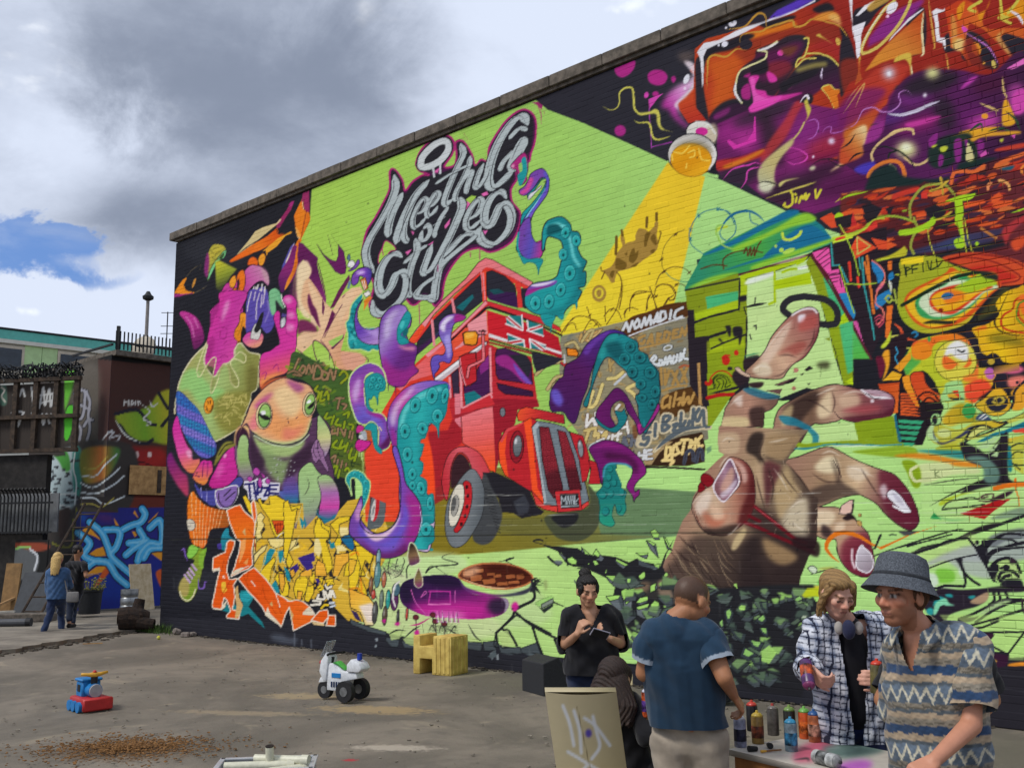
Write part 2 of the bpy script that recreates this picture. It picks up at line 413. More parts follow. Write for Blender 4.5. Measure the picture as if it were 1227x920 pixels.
# lavender mouth area (continues above)
P('#5b4ba6',"590 60 640 0 700 -40 740 0 752 100 800 170 780 260 740 300 690 260 660 330 600 290 580 150",g=("620 0 740 260",'#6a5ab8','#4a3c96'))
z(200,220,6.135)
P('#7fc08a',"752 800 775 775 800 772 830 800 845 860 850 900 800 890 800 960 770 960 755 880",g=("760 780 830 950",'#5a9a70'))
P('#5b4ba6',"590 900 620 840 680 800 735 830 752 900 750 960 600 960")
MS('#dcd4d4',1.6,"640 760 625 830 612 880|670 745 655 820 650 900|700 740 695 790 690 840|720 760 718 800|655 760 650 800|685 780 675 870")
P('#d63a9c',"330 920 390 860 400 800 430 740 470 720 500 690 560 660 580 630 620 600 680 605 730 640 750 700 745 750 700 715 650 735 600 790 585 830 560 900 540 960 330 960",o='#3a1a3a',w=.8,g=("380 850 720 650",'#c8409a','#d08ab0'))
P('#c9a0a8',"690 610 730 640 750 700 744 740 715 700 700 650",f=1.5,a=.8)
P('#f07818',"515 690 530 650 560 635 575 680 570 760 545 810 500 830 480 800 490 770 520 760",o='#5a2a20',w=1)
P('#3a1a30',"518 720 530 700 535 740 520 790 510 790",)
P('#f2a02c',"460 720 475 690 500 675 510 720 490 765 465 760",o='#5a2a20',w=.9)
P('#f2a02c',"670 560 690 520 715 515 725 550 705 600 680 600",o='#5a2a20',w=.9)
P('#ee6a18',"595 600 600 560 630 538 665 560 668 600 630 595",o='#5a2a20',w=.9)
MS('#5a1c4a',1,"400 800 430 830 470 850|540 760 500 840 470 830|600 790 570 850 550 930|640 600 690 610 735 650",t=1)
z(200,350,6.135)
# torso drip of pink
P('#d6359c',"395 0 585 0 545 130 540 200 500 290 520 350 500 420 490 490 460 540 410 560 380 620 345 632 345 560 300 540 275 520 285 430 300 330 320 230 325 150 370 90 385 70",o='#4a1840',w=.7,g=("320 200 560 300",'#c9389c','#dc4aa4'))
P('#e89ac8',"430 80 460 60 450 130 420 190 400 220 410 140",f=3,a=.8)
P('#b02a84',"325 150 370 90 385 80 380 130 345 200 330 260 320 230",f=1)
P('#b02a84',"290 380 350 330 340 440 300 500 280 460",f=2)
MS('#a8267c',1,"400 260 440 270 430 340 390 330 395 280|420 380 440 360|390 480 420 460 450 480|360 180 400 190",t=0)
P('#f39a28',"540 160 575 155 590 190 580 280 560 350 520 360 495 330 500 280 530 230",o='#5a3a20',w=.8,g=("540 180 520 350",'#e8861e'))
MS('#c07818',1.2,"560 190 545 260 520 320|520 360 525 440|535 355 545 430")
P('#c83a96',"92 160 110 140 160 150 220 190 260 260 275 340 250 390 200 420 180 340 165 270 130 210",o='#3a1a38',w=.7,g=("110 160 220 400",'#a82a80','#6a1e58'))
MS('#e88ac4',1.2,"140 180 180 240 200 330|200 190 230 260",f=.8)
# mouth tongue & teeth
P('#1f1c22',"560 250 620 340 700 360 780 300 830 260 830 350 760 440 680 440 560 400 540 370")
P('#5b4ba6',"600 0 700 0 752 80 760 130 790 190 770 270 730 300 690 240 700 180 640 200 600 310 580 260")
P('#d94aa6',"555 350 590 300 640 290 690 300 710 330 690 390 640 410 590 395",o='#3a1a38',w=.7,g=("600 310 640 400",'#f0a080'))
P('#d8d4cc',"615 340 625 280 655 230 690 280 675 345 640 345",o='#444',w=.6)
P('#222',"640 280 655 240 690 160 712 150 700 220 680 280 655 300")
MS('#dcd0d8',1.3,"620 0 600 80 590 140|650 0 640 60|680 10 660 90 655 200|700 20 690 110|720 0 705 90",a=.9)
MS('#9a8ac8',1.2,"740 60 750 140 720 220",f=.8)
# barrel torso (olive-green jacket)
jk=P('#a8a860',"58 890 70 760 100 640 150 540 210 460 290 390 290 420 275 520 345 620 400 550 490 490 500 420 540 375 600 440 680 460 680 520 660 700 620 740 610 800 560 920 520 1000 330 1100 240 1000 80 830",o='#d8d0a8',w=1.6,g=("150 600 600 700",'#a9c477','#8f8f48'))
K(jk)
P('#94d078',"120 600 200 560 260 620 330 700 420 720 400 780 300 820 220 800 160 720 90 720",f=4,a=.8)
P('#8a8a44',"560 400 620 440 640 700 600 780 570 640 575 520",f=3,a=.7)
P('#6f6a30',"600 560 660 560 680 700 600 760",f=4,a=.7)
P('#8a8336',"340 820 440 740 620 760 580 1000 400 1010",f=6,a=.8)
K()
z(200,350,6.135)
MS('#ded9a0',1.3,"290 370 250 480 220 580 240 625 280 560 330 490 360 490 340 600 320 700 330 745 370 660 400 550 430 525 460 580 470 660 510 700 530 660 500 590 470 540 480 490 530 500 570 520 580 470 540 440 510 460",)
P('#8f8a4a',"285 560 330 500 350 510 330 620 320 720 330 735 365 650 395 545 430 535 455 590 465 660 500 690 520 660 490 590 460 530 410 560 380 620 345 632 330 590",f=.8,a=.55)
MS('#cfcf86',1.,"680 460 685 560 670 700")
# graffiti scribble on jacket
for i_ in range(26):
 x_=370+PRNG.rand()*200;y_=745+PRNG.rand()*230
 S('#c9bd6c',1.0,[x_,y_,x_+PRNG.randn()*22,y_+18+PRNG.randn()*12,x_+22+PRNG.randn()*14,y_+PRNG.randn()*16,x_+30,y_+28],a=.85)
E('#f39a28',308,832,34,62,8,o='#7a5018',w=.8)
MS('#4a3010',1.2,"290 840 300 872 325 870 332 835|300 800 303 820|318 798 320 818")
# blue scale sleeve
sl=P('#3f6fc0',"70 740 110 740 170 800 240 880 330 1060 360 1120 345 1200 250 1210 160 1100 100 980 75 900",o='#22305a',w=.9)
K(sl)
for i_,cc_ in enumerate(['#2f6fb8','#7a6cc8','#2f86b8','#8a7ad0','#2a7aa8','#7468c8','#6a62c4']):
 Q(cc_,[60,750+i_*68,400,900+i_*68,400,980+i_*60,60,810+i_*68],f=1.2)
for i_ in range(16):
 S('#33408a',.6,[60+i_*22,700,40+i_*22,1250],sm=0);S('#33408a',.6,[40,740+i_*30,380,860+i_*30],sm=0)
S('#7fb0e8',2.0,"180 790 280 920 350 1080",f=1)
K()
# smoke can hand (right)
P('#8a8a90',"835 215 850 190 872 195 885 330 890 440 830 460 822 380",o='#26262c',w=.8,g=("830 300 890 300",'#c8c8c8','#55557a'))
S('#e8e8e8',2,"850 210 845 330 842 440",f=.6)
P('#5a4a90',"845 180 855 140 885 135 885 175")
P('#c8c8c8',"825 460 830 440 890 440 892 465")
fist=P('#d6359c',"850 60 870 25 920 25 955 70 950 130 960 180 965 240 955 290 950 400 920 500 880 590 800 620 730 655 690 700 680 640 690 470 760 430 800 400 830 370 800 250 785 190 800 145 830 150 835 260 870 240 880 170 880 110",o='#4a1840',w=.8,g=("780 250 900 600",'#dc3a9e','#e86a5a'))
K(fist)
E('#f0a0cc',890,60,30,26,0,f=3,a=.8);E('#f0a0cc',910,170,30,24,0,f=3,a=.7);E('#f0a0cc',905,260,34,28,0,f=3,a=.7)
P('#f0a050',"690 640 780 600 860 590 800 630 700 700",f=4,a=.8)
MS('#a8267c',1,"880 120 940 130|875 200 950 210|870 240 880 300 930 330|700 600 730 590 720 640|780 560 810 530 820 580")
K()
P('#26262c',"790 60 810 50 870 110 880 150 860 160 820 140 800 110")
P('#7fc08a',"755 30 800 10 830 60 860 110 850 120 800 60 800 140 775 170 755 110",f=.6)
MS('#e4e0d8',1.2,"840 20 850 70 870 110")
# orange rim below fist
P('#e86a38',"690 690 740 650 800 630 900 620 850 650 760 690 700 720",f=2,a=.8)
# ---- London leaf band
z(340,420,6.135)
P('#3f5a2e',"60 20 130 20 300 110 430 140 510 150 490 230 480 350 540 480 530 620 580 760 580 930 420 930 330 900 340 780 350 620 330 540 250 450 240 320 190 250 100 200 20 200 40 120",g=("150 100 500 800",'#4a6a2a','#5a6a28'))
for i_ in range(120):
 x_=60+PRNG.rand()*460;y_=30+PRNG.rand()*880
 if y_<300 and x_>470:continue
 if x_<250+(y_-200)*.25 and y_>200:continue
 S(['#6f8a22','#33502a','#8a9a2a','#8a6a4a','#2a3a20'][i_%5],1.0+PRNG.rand()*1.6,[x_,y_,x_+PRNG.randn()*20,y_+PRNG.randn()*18,x_+PRNG.randn()*30,y_+20],a=.8)
E3=dict(o='#2e3a20',ow=1.6)
OUT('#a07a58',2.3,"110 60 75 150 115 160|140 110 115 150 140 165 160 125 140 110|165 170 185 105 205 165 215 110|215 205 240 110 280 150 270 200 220 210|290 150 280 200 305 215 325 175 290 150|320 215 345 140 365 215 385 145",**E3)
OUT('#8a6a4c',2.2,"30 165 80 150 130 185 70 175",**E3)
OUT('#94a01e',2.6,"250 260 230 290 260 310 240 370|280 300 270 370 300 360|300 330 320 300 330 360|410 180 440 150 470 190 420 240",**E3)
OUT('#9c7858',2.2,"385 350 440 350|412 350 395 430|430 390 460 400 440 430",**E3)
OUT('#8fa31c',2.6,"320 460 300 500 350 490|370 480 350 540|400 500 380 540 420 550|440 470 480 450 470 490|450 520 440 570|480 540 510 550 500 590",**E3)
OUT('#a07a58',2.2,"360 580 350 610 385 605|400 570 395 620|420 575 440 620|455 580 445 630|490 590 480 640|510 600 500 650",**E3)
OUT('#8fa31c',2.8,"390 660 360 700 400 720|430 660 410 720 450 700|470 680 450 740|500 720 480 790 530 780|540 740 520 810",**E3)
OUT('#9c7858',2.2,"350 790 380 770 370 820|400 800 390 840|430 810 420 860|460 830 450 870",**E3)
OUT('#8fa31c',2.6,"350 860 390 850 380 900|410 880 400 930|450 880 470 860 490 900",**E3)

# ---- toad
z(200,480,6.135)
P('#6a4a7a',"640 560 720 560 960 500 1000 560 960 640 980 720 960 800 840 700 700 620",f=2,a=.8)
P('#5a68b0',"800 620 960 600 970 700 900 740 830 700",f=2)
P('#2a7a90',"880 720 975 720 1010 900 980 920 950 850 960 760",f=1)
body=P('#5a3a58',"500 300 520 200 590 170 620 200 1060 130 1110 100 1200 200 1190 380 1225 520 1225 680 1150 700 1120 850 1060 920 1020 900 970 740 960 600 900 640 820 660 740 600 640 580 560 600 510 520 500 400",o='#2a1c30',w=.8)
K(body)
P('#a9c07a',"620 240 700 300 900 330 1010 290 980 360 900 410 800 410 720 380 660 330",f=3)
P('#8fae6a',"700 340 860 440 930 400 900 520 870 620 780 570 720 480 690 420",f=5,a=.8)
P('#7a5a80',"880 560 960 480 960 620 860 650",f=4)
P('#3a2438',"620 230 660 360 720 440 690 520 640 500 610 400",f=3,a=.9)
P('#3a2438',"900 440 1010 350 1070 300 1060 420 960 520 900 600 860 640",f=4,a=.9)
for i_ in range(26):
 E('#c8c8c8',760+PRNG.rand()*180,420+PRNG.rand()*170,3+PRNG.rand()*8,2+PRNG.rand()*4,-40,a=.7)
K()
arm=P('#a9c882',"520 330 540 260 580 250 600 290 600 400 625 500 640 560 600 590 560 585 525 520 510 420",o='#2a1c30',w=.8,g=("560 280 590 580",'#9ab870','#8a6a90'))
P('#b878b0',"500 300 515 400 520 500 560 580 535 560 505 470",f=2,a=.7)
P('#f0c080',"495 290 510 210 560 180 600 200 606 280 590 230 550 215 520 260 505 330",f=1)
P('#3a1c30',"510 240 550 195 590 225 600 290 575 250 540 260 520 320 505 320",f=.8)
arm2=P('#a9c882',"1110 110 1150 140 1200 230 1205 310 1180 390 1150 420 1110 350 1105 240",o='#2a1c30',w=.9,g=("1150 140 1170 400",'#d0cf8a','#a080a8'))
P('#9a7098',"1060 360 1085 300 1110 285 1130 340 1150 370 1160 420 1190 500 1180 520 1140 460 1120 430 1100 455 1075 440 1065 400",o='#2a1c30',w=.8)
MS('#2a1c30',.7,"1085 310 1080 380 1100 420|1110 300 1110 360 1130 420|1090 350 1120 350")
# head
head=P('#eab080',"520 270 545 200 585 110 620 20 680 -57 760 -127 860 -167 950 -140 1040 -115 1082 -50 1095 40 1065 120 1060 180 1010 270 900 315 800 315 700 290 620 220 590 170 560 190",o='#4a2a3a',w=.9)
K(head)
P('#f0a060',"640 120 760 60 860 130 990 60 1050 120 1000 240 870 300 760 250 680 200",f=8,a=.9)
P('#e8806a',"860 200 940 210 1000 180 950 260 860 290",f=5,a=.8)
P('#e8788a',"600 180 650 90 690 60 690 130 660 200 640 230",f=4,a=.8)
P('#f6d8a0',"780 -60 880 -110 990 0 960 100 900 120 820 40",f=6,a=.8)
P('#c04a90',"640 40 700 -20 780 -60 740 0 690 60",f=4,a=.8)
P('#9a3a8a',"880 -155 970 -130 1010 -90 960 -60 900 -110",f=4,a=.7)
P('#c8dc98',"620 215 700 270 820 300 940 290 1020 240 1060 130 1065 200 1000 300 840 330 680 300",f=3,a=.9)
for i_ in range(30):
 E('#f8e0b8',650+PRNG.rand()*380,60+PRNG.rand()*180,3,2,0,a=.5)
K()
S('#2a3a34',1.3,"625 228 700 278 800 315 880 322 960 305 1030 245 1062 150")
S('#d8ecc0',1.2,"640 255 760 318 880 338 970 320 1045 250",a=.8)
MS('#5a2a3a',1.1,"890 150 897 165|950 130 960 122")
for(x_,y_,rx_,ry_,ro_)in((718,110,46,88,6),(1052,28,36,78,10)):
 E('#eed8a0',x_-4,y_,rx_+14,ry_+12,ro_,o='#4a2a3a',w=.7)
 E('#a8d070',x_,y_,rx_,ry_,ro_,o='#22221e',w=1.2,g=(f"{x_-40} {y_-60} {x_+20} {y_+80}",'#7aa858'))
z(200,480,6.135)
P('#1c1c1c',"675 100 700 95 760 125 755 140 720 142 690 125")
P('#1c1c1c',"1032 50 1075 10 1085 0 1078 40 1050 60")
P('#fafafa',"690 80 720 75 725 95 700 105");P('#fafafa',"1028 10 1050 -10 1058 10 1035 22")
# toad leg
leg=P('#a6c882',"965 560 985 500 1040 455 1070 460 1110 520 1160 560 1215 600 1225 700 1140 720 1110 800 1080 900 1060 960 1010 930 990 820 970 700",o='#2e2a2e',w=.9,g=("1000 500 1100 950",'#a8c888','#98a888','#8a6a88'))
MS('#4a4a3a',1,"1030 560 1045 620 1020 680 1000 690|1110 560 1140 640 1130 740 1100 800",t=1)
P('#d84aa8',"1150 700 1225 640 1250 740 1200 800 1140 790",f=3)
P('#2a7a90',"1110 800 1200 830 1225 900 1150 920 1110 880",f=2)
z(340,540,6.135)
P('#a6c882',"250 200 330 180 390 260 410 360 400 450 340 540 260 480 275 330",o='#2e2a2e',w=.8,g=("320 200 330 520",'#b070b0','#d84aa8','#2a7a90'))
P('#2a7a90',"250 470 330 500 370 470 400 480 330 560 290 540",f=1)
P('#6a4a88',"0 220 90 200 105 380 60 380 0 350",f=3,g=("50 220 50 380",'#5a58a8','#2a7a90'))
P('#2a8298',"130 460 170 540 140 560 120 520")
z(200,580,6.135)
P('#8a4a90',"1000 340 1060 310 1085 380 1060 480 1050 520 1000 545 950 550 945 510 980 420",o='#3a1c40',w=.7,g=("1020 330 1000 540",'#b04aa0'))
MS('#3a1c40',.8,"990 430 960 520|1015 430 1005 540|1045 430 1040 510")
E('#e8c080',1013,448,10,22,8)
# ---- pink arms and trousers on the left
z(200,480,6.135)
P('#7a1e70',"0 420 30 380 60 440 110 520 150 560 155 700 90 640 40 560 10 500",f=2,g=("20 420 140 680",'#c04060'))
pk=P('#d4309a',"40 210 75 110 110 230 150 330 180 370 190 430 240 430 230 510 180 535 130 500 90 430 60 320",o='#4a1840',w=.7,g=("60 200 200 520",'#e0509e','#e8884a'))
P('#f0b0d0',"140 370 175 365 185 410 160 420",f=2,a=.8)
P('#d4309a',"190 560 230 480 260 440 300 440 330 450 335 520 310 560 290 610 240 610",o='#4a1840',w=.7,g=("260 450 250 600",'#f09040'))
MS('#6a1c5a',1,"270 450 260 560|300 450 295 560|190 540 240 560")
pk=P('#d4309a',"310 600 360 500 400 420 460 350 495 340 500 420 520 530 480 600 400 640 330 640",o='#4a1840',w=.8,g=("420 360 380 640",'#c8288c'))
P('#f0a0cc',"425 390 440 395 430 420 415 420",f=1);P('#e870b8',"360 520 400 450 420 500 370 580",f=4,a=.6)
P('#8a8436',"370 390 420 310 480 300 500 330 430 370 380 440 345 480",f=1)
S('#2a2a1c',1.2,"380 400 430 330 490 310")
# belt
P('#4a4a9a',"200 600 260 660 350 650 430 640 520 560 560 580 530 640 360 770 280 740 230 690",o='#26203a',w=.9)
MS('#9a96d0',.8,"250 640 255 710|290 650 295 735")
P('#8a6ab0',"360 665 400 650 500 620 525 650 510 720 460 780 400 790 365 750",o='#e0dce0',w=1.4)
MS('#2a2038',1.3,"420 700 470 650|430 730 500 670|380 680 385 740 420 780 470 770 510 710 520 640")
z(200,580,6.135)
tr=P('#ef7f1c',"155 110 190 50 220 90 280 150 360 180 430 190 460 240 450 310 330 330 300 400 290 440 240 490 190 440 165 370 150 250",o='#4a2a18',w=.8,g=("160 200 450 250",'#e86a18','#a85a20'))
K(tr)
for i_ in range(9):
 S('#f6c088',.9,[180+i_*36,60,185+i_*28,200,205+i_*18,460],a=.9)
for i_ in range(9):
 S('#e0601a',.8,[140,80+i_*44,300,130+i_*42,470,130+i_*46],a=.6)
K()
P('#d8cdb8',"150 260 190 262 208 295 200 330 165 340 150 310",o='#333',w=.6)
MS('#555',.6,"155 285 195 285|155 310 195 312")
# shoe
P('#7a9a2a',"150 480 180 450 230 460 280 480 290 470 270 560 260 630 230 760 190 840 150 865 110 840 85 770 110 700 160 620 200 560 160 540",o='#2a2a20',w=.9,g=("120 820 260 500",'#8a9a38','#86a42c'))
P('#8fd050',"150 500 165 455 195 445 230 470 215 510 175 545 150 530",o='#3a5a1a',w=.7)
P('#8ab83a',"235 520 290 470 270 560 265 620 240 600")
P('#b0a058',"85 770 110 695 150 690 165 740 155 810 120 825",f=1)
S('#e0d8a8',1.6,"95 790 110 830 150 855 190 825 210 770")
MS('#c8a8d0',2.4,"185 590 215 630|165 620 200 665|150 645 185 690|130 665 170 720",sm=0)
MS('#2a2a20',.8,"180 600 210 645|160 630 195 680|140 660 175 705",sm=0)
MS('#7a5ab0',2,"100 490 125 475 135 520 150 560|230 680 235 760 270 760 280 720 300 715",t=1)
# stray teal can in black
P('#2a96a8',"400 390 430 330 455 330 460 380 500 410 450 470 405 480",g=("410 340 480 460",'#1a7a8c'))
P('#4a3a90',"372 440 400 435 400 475 375 470")

# ---- small tag, orange wildstyle and yellow wildstyle
z(200,480,6.135)
Q('#e8e4ec',"565 590 640 585 660 570 700 580 740 560 765 600 830 600 825 690 750 700 745 730 600 725 590 660 565 640",a=.95)
OUT('#23206a',2.6,"575 615 640 610|605 615 615 720|640 600 655 720|670 640 700 630 690 670 640 680|665 590 670 690|700 640 745 640 715 700 750 690|755 620 750 680 820 680|755 620 815 620|755 650 805 650",o='#e8e4ec',ow=.8,sm=0)
MP('#c04aa8',"590 570 610 555 630 575 610 595|630 520 655 490 685 520 670 550 650 545|680 560 700 600 690 640 670 610|690 530 720 550 710 570|735 570 760 585 750 610 725 600",o='#4a1c50',w=.7)
z(200,580,6.135)
blk='#26242c'
Q('#dfb43a',"640 120 700 150 760 80 860 110 900 140 1000 140 1010 330 1100 230 1160 290 1240 250 1240 600 1100 830 1000 860 900 900 780 800 640 600 630 300")
Q('#dfb43a',"1210 300 1260 200 1330 120 1400 110 1480 60 1560 30 1580 200 1640 380 1600 560 1520 700 1460 800 1500 1020 1330 1000 1230 900 1180 700")
for i_ in range(90):
 x_=650+PRNG.rand()*920;y_=150+PRNG.rand()*640
 if x_>1000 and y_<250 and x_<1250:continue
 S(['#26242c','#26242c','#f6e28a','#f0c02c'][i_%4],2+PRNG.rand()*2.5,[x_,y_,x_+PRNG.randn()*25,y_+45,x_+PRNG.randn()*50,y_+95],t=1,sm=0)
teal,vio='#1f8f9e','#3c2a80'
MQ(teal,"720 520 760 470 800 480 750 580 700 600|810 490 870 480 860 560 830 580|770 740 800 700 830 790 800 810|860 600 900 640 910 720 880 700|980 240 1010 280 1000 330 980 300|1190 400 1215 440 1200 470")
MQ(vio,"650 520 700 450 710 480 660 560|900 620 960 580 970 620 940 660|960 540 1080 500 1090 560 1000 600|990 660 1020 620 1030 640|1080 590 1150 640 1120 680|1090 690 1130 700 1110 740|930 300 960 270 950 330")
ye='#f5d02c';yl='#f8e08a';yo='#f3b23a'
YK=dict(o='#2a2420',w=.9,sm=0)
MP(ye,"665 110 690 100 700 140 760 150 745 90 800 80 870 120 890 150 930 160 990 150 980 180 940 190 900 300 860 330 850 380 800 390 770 330 750 250 700 180|555 90 580 80 640 180 650 250 600 200|870 200 900 180 905 230 880 280",**YK)
MP(yl,"660 230 690 205 720 240 700 270 720 300 690 350 700 390 660 420 650 360 665 300|800 390 850 400 890 420 860 450 800 470 760 450 740 400|640 400 660 390 650 500 632 560|900 420 960 400 940 450 890 500 880 470|640 520 700 460 740 440 720 490 680 520 640 590",**YK)
MP(ye,"680 650 720 600 790 530 800 560 770 620 760 690 750 740|790 690 820 640 850 640 880 690 900 760 890 820 840 830 820 740|870 520 900 500 930 570 900 620 880 590|1000 650 1040 700 1030 770 990 850 950 850 930 770 950 700",**YK)
MP(yo,"820 650 860 660 870 720 850 800 830 760|900 640 930 620 945 660 920 690|960 780 1000 790 985 850 955 850|970 590 1010 620 1000 640 970 620",**YK)
MP(ye,"1090 260 1130 250 1160 300 1200 310 1205 400 1160 420 1200 560 1180 660 1140 640 1150 560 1120 420 1100 380|1090 460 1130 470 1120 500 1090 490|1100 500 1130 510 1125 560 1095 540|1040 650 1090 660 1080 740 1050 710|1110 680 1150 690 1140 740|1160 700 1225 690 1225 740 1180 740|1030 750 1080 740 1080 800 1040 870 1010 850",**YK)
Q('#e85a1c',"770 265 870 265 850 340 810 370 790 320",o='#2a2420',w=.8)
MS('#7a1c10',1,"800 290 795 330|815 285 815 350|835 285 830 340|790 300 850 295")
MS('#e8e8e8',1,"800 410 830 370 870 350|805 415 850 390",t=1)
MS('#d8c878',1.1,"990 160 970 240 930 330|970 250 990 330|880 410 860 520 840 580|740 460 720 560 690 640|830 430 800 600 770 720",sm=0)
z(340,540,6.135)
MP(ye,"340 540 400 490 450 480 490 480 480 510 410 540 405 600 430 650 420 690 520 740 560 790 600 920 440 920 460 820 520 770 470 730 380 720 370 680 400 620|490 640 560 680 640 740 660 790 640 830 560 760 520 700|220 570 250 490 270 500 280 560 330 590 340 640 310 660 350 790 360 860 310 920 290 840 270 700 230 640|0 380 30 360 60 440 100 420 60 640 20 800 0 780",**YK)
MP('#f5b63c',"380 760 470 750 520 780 440 840 400 920 360 920 370 840|250 800 300 830 320 920 230 920 230 850|500 780 540 820 540 920 500 920|120 900 200 850 210 920 120 920",**YK)
MQ('#f8e49a',"410 560 470 560 480 600 440 640 415 620|230 640 260 650 280 720 260 780 220 740|380 700 430 690 470 730 400 740")
P('#1f6f98',"420 640 490 620 520 700 500 730 460 700",o='#2a2420',w=.9);Q(teal,"340 680 370 670 380 710 350 720")
Q(vio,"130 830 200 800 220 860 170 880")
z(420,620,5.1125)
MP(ye,"30 170 100 180 140 230 120 290 90 260 60 360 95 440 110 520 80 510 40 450 70 330 40 240|-10 210 30 200 60 300 50 380 20 470 -10 460",**YK)
Q('#f3b23a',"-10 430 60 460 110 480 140 520 150 560 140 660 90 660 60 580 0 550",o='#2a2420',w=1.1,g=("20 450 140 650",'#f8c84a','#f6e6b0'))
Q('#f4e2d0',"50 540 130 520 150 560 140 640 100 640",f=1.5)
P('#f5c038',"-10 250 40 260 20 330 -10 360",**YK)
MS('#f07818',1.4,"-10 440 40 430 80 470|0 230 40 210 50 230|60 370 70 440",f=.6)
Q('#3a2a5a',"0 560 40 580 70 640 30 620")
z(200,660,6.135)
OUT('#f4ecd8',2.6,"1075 365 1130 370 1125 390 1060 395|1115 320 1105 350 1150 355|1150 290 1160 350|1165 300 1185 350 1200 290|1205 340 1215 290 1235 340|1165 250 1180 275 1210 260",o='#2a2420',ow=1.0,sm=0)
OUT('#f5d02c',2.2,"1110 270 1130 255 1145 275 1120 285|1135 420 1160 395 1185 395|1180 250 1200 225 1225 240",o='#2a2420',ow=1.0)
OUT('#e8f0f8',2,"1195 380 1230 380|1200 410 1235 400",o='#2a2420',ow=.8)
# orange wildstyle
ow=dict(o='#f2e4d0',w=1.3,sm=0)
OR='#ee5f14'
z(200,580,6.135)
Q('#1b7f86',"330 905 410 930 440 880 560 890 540 780 600 780 640 830 600 900 700 1010 720 1060 640 990 600 950 550 970")
Q('#2aa0a8',"530 800 600 780 630 830 590 870 545 860")
Q('#f3c86a',"435 200 460 190 480 240 500 290 460 270")
P(OR,"440 190 500 160 540 150 570 200 640 260 650 270 640 400 625 480 630 590 600 620 550 640 470 680 480 650 500 600 510 560 530 500 540 420 510 400 480 330 460 280",g=("500 180 560 620",'#f27a1c','#ec5810'),**ow)
P(OR,"620 140 640 110 655 180 660 230 650 290 632 250",**ow)
P(OR,"335 600 340 540 400 510 430 500 440 430 460 410 500 415 490 470 450 560 440 640 460 700 530 690 560 660 640 610 680 650 720 690 760 740 800 800 860 830 900 860 950 850 1000 860 1050 900 1090 960 1060 1010 930 1075 900 900 870 960 840 1050 800 1000 730 960 700 900 640 830 600 790 560 740 520 690 490 740 500 830 480 920 540 930 530 990 440 980 440 960 470 930 440 850 420 830 400 920 340 910 330 890 350 800 370 700 390 630 340 640",g=("400 600 900 1000",'#ea5612','#f26a1a'),**ow)
MQ('#e8dcc0',"340 640 345 620 390 610 385 630|470 670 500 630 550 610 580 610 520 650|720 960 740 900 760 950 800 990 845 1040 800 1020|1000 940 1040 900 1090 960 1000 960|330 905 400 920 415 880 440 850 430 900 400 925")
MQ('#d8b070',"500 770 520 740 530 830 560 890 530 970 500 990 510 900|620 700 640 730 650 760|900 900 930 960 920 1010|750 880 775 860 780 900|555 350 575 320 580 380|520 520 530 480 505 580")
MQ('#f7b26a',"545 420 580 390 575 480 545 560 530 580|560 580 600 540 590 590",a=.8)
Q('#f6c23a',"400 720 430 715 440 780 420 800 405 790")
MS('#c8480c',1.,"400 640 420 560|560 660 600 760 680 850|700 740 720 830 800 950|600 640 590 700|650 480 640 380 600 330|470 480 430 620|820 900 840 950|400 820 470 700",sm=0)
MS('#f4e8d8',1.,"410 690 420 670|425 690 412 672|555 620 600 600|620 710 650 750|860 830 890 860|800 800 830 900",sm=0)
P(OR,"1060 1000 1120 930 1180 920 1190 970 1150 1020",**ow);P(OR,"1170 1040 1190 960 1240 960 1240 1040",**ow)
Q('#e8c890',"1060 1010 1150 1020 1160 1040 1080 1030")
z(200,660,6.135)
P('#5a606c',"760 620 830 610 900 640 960 640 930 680 800 660",f=4,a=.8)
MS('#6a707a',1.2,"938 600 938 700|990 650 992 690|1060 650 1062 710",f=.6)

# ---------------------------------------------------------------- beam: cow, wire, words on the far wall
z(680,220,6.135)
CB,CD='#a8843c','#75591f'
P(CB,"260 640 320 610 350 560 365 510 430 440 495 420 500 380 520 335 545 330 580 340 600 360 640 320 655 300 665 320 655 380 665 420 660 480 620 520 560 560 510 600 480 615 420 635 370 650 352 690 345 725 320 725 300 690 275 660")
MS(CD,3.2,"360 390 358 450 355 520|398 345 410 420 432 520|585 250 582 320|655 218 655 270",t=0)
MS(CB,4,"400 400 415 450 425 500|655 290 648 330|600 370 640 330",t=0)
MP(CD,"450 560 470 490 490 475 500 510 520 490 515 540 480 585|350 600 360 550 400 560 435 590 420 630 360 630|565 400 580 360 610 360 590 420 580 460 565 460|610 400 640 370 655 450 630 440|465 610 520 580 500 610|310 670 330 640 345 650 330 695|610 495 640 480 640 505 620 515")
MS(CD,1.5,"245 615 250 640 275 650|270 655 250 700|680 350 685 370 665 440|360 650 390 690 402 760 395 840 380 920",t=0)
E('#a8843c',232,808,52,62,0,a=.95);E('#e8d23a',232,805,34,40,0);P('#a8843c',"215 790 240 780 250 800 240 830 220 830")
WR='#5a4020'
MS('#7a6a28',.8,"860 340 790 370 740 420 705 480 695 560 700 620 715 640")
MS(WR,1.0,"650 740 680 670 740 625 810 612 870 630 910 670|640 820 650 770 700 740 760 750 795 800 780 850 750 860|460 915 465 850 500 800 560 790 620 800|605 760 635 850 660 920|900 760 940 680 1000 610 1080 590 1140 590|790 740 840 740 870 760|720 890 740 850 780 820|590 920 585 870 600 820")
MS('#2a7a6a',.9,"720 650 760 690 820 715 880 722 930 700")
for(x_,y_)in((795,375),(690,560),(710,650),(895,655),(480,830),(650,830),(740,850),(1080,585),(800,745)):
 for k_ in range(4):S(WR,.8,[x_-14+k_*4,y_+14-k_*8,x_+14-k_*3,y_-14+k_*7],sm=0)
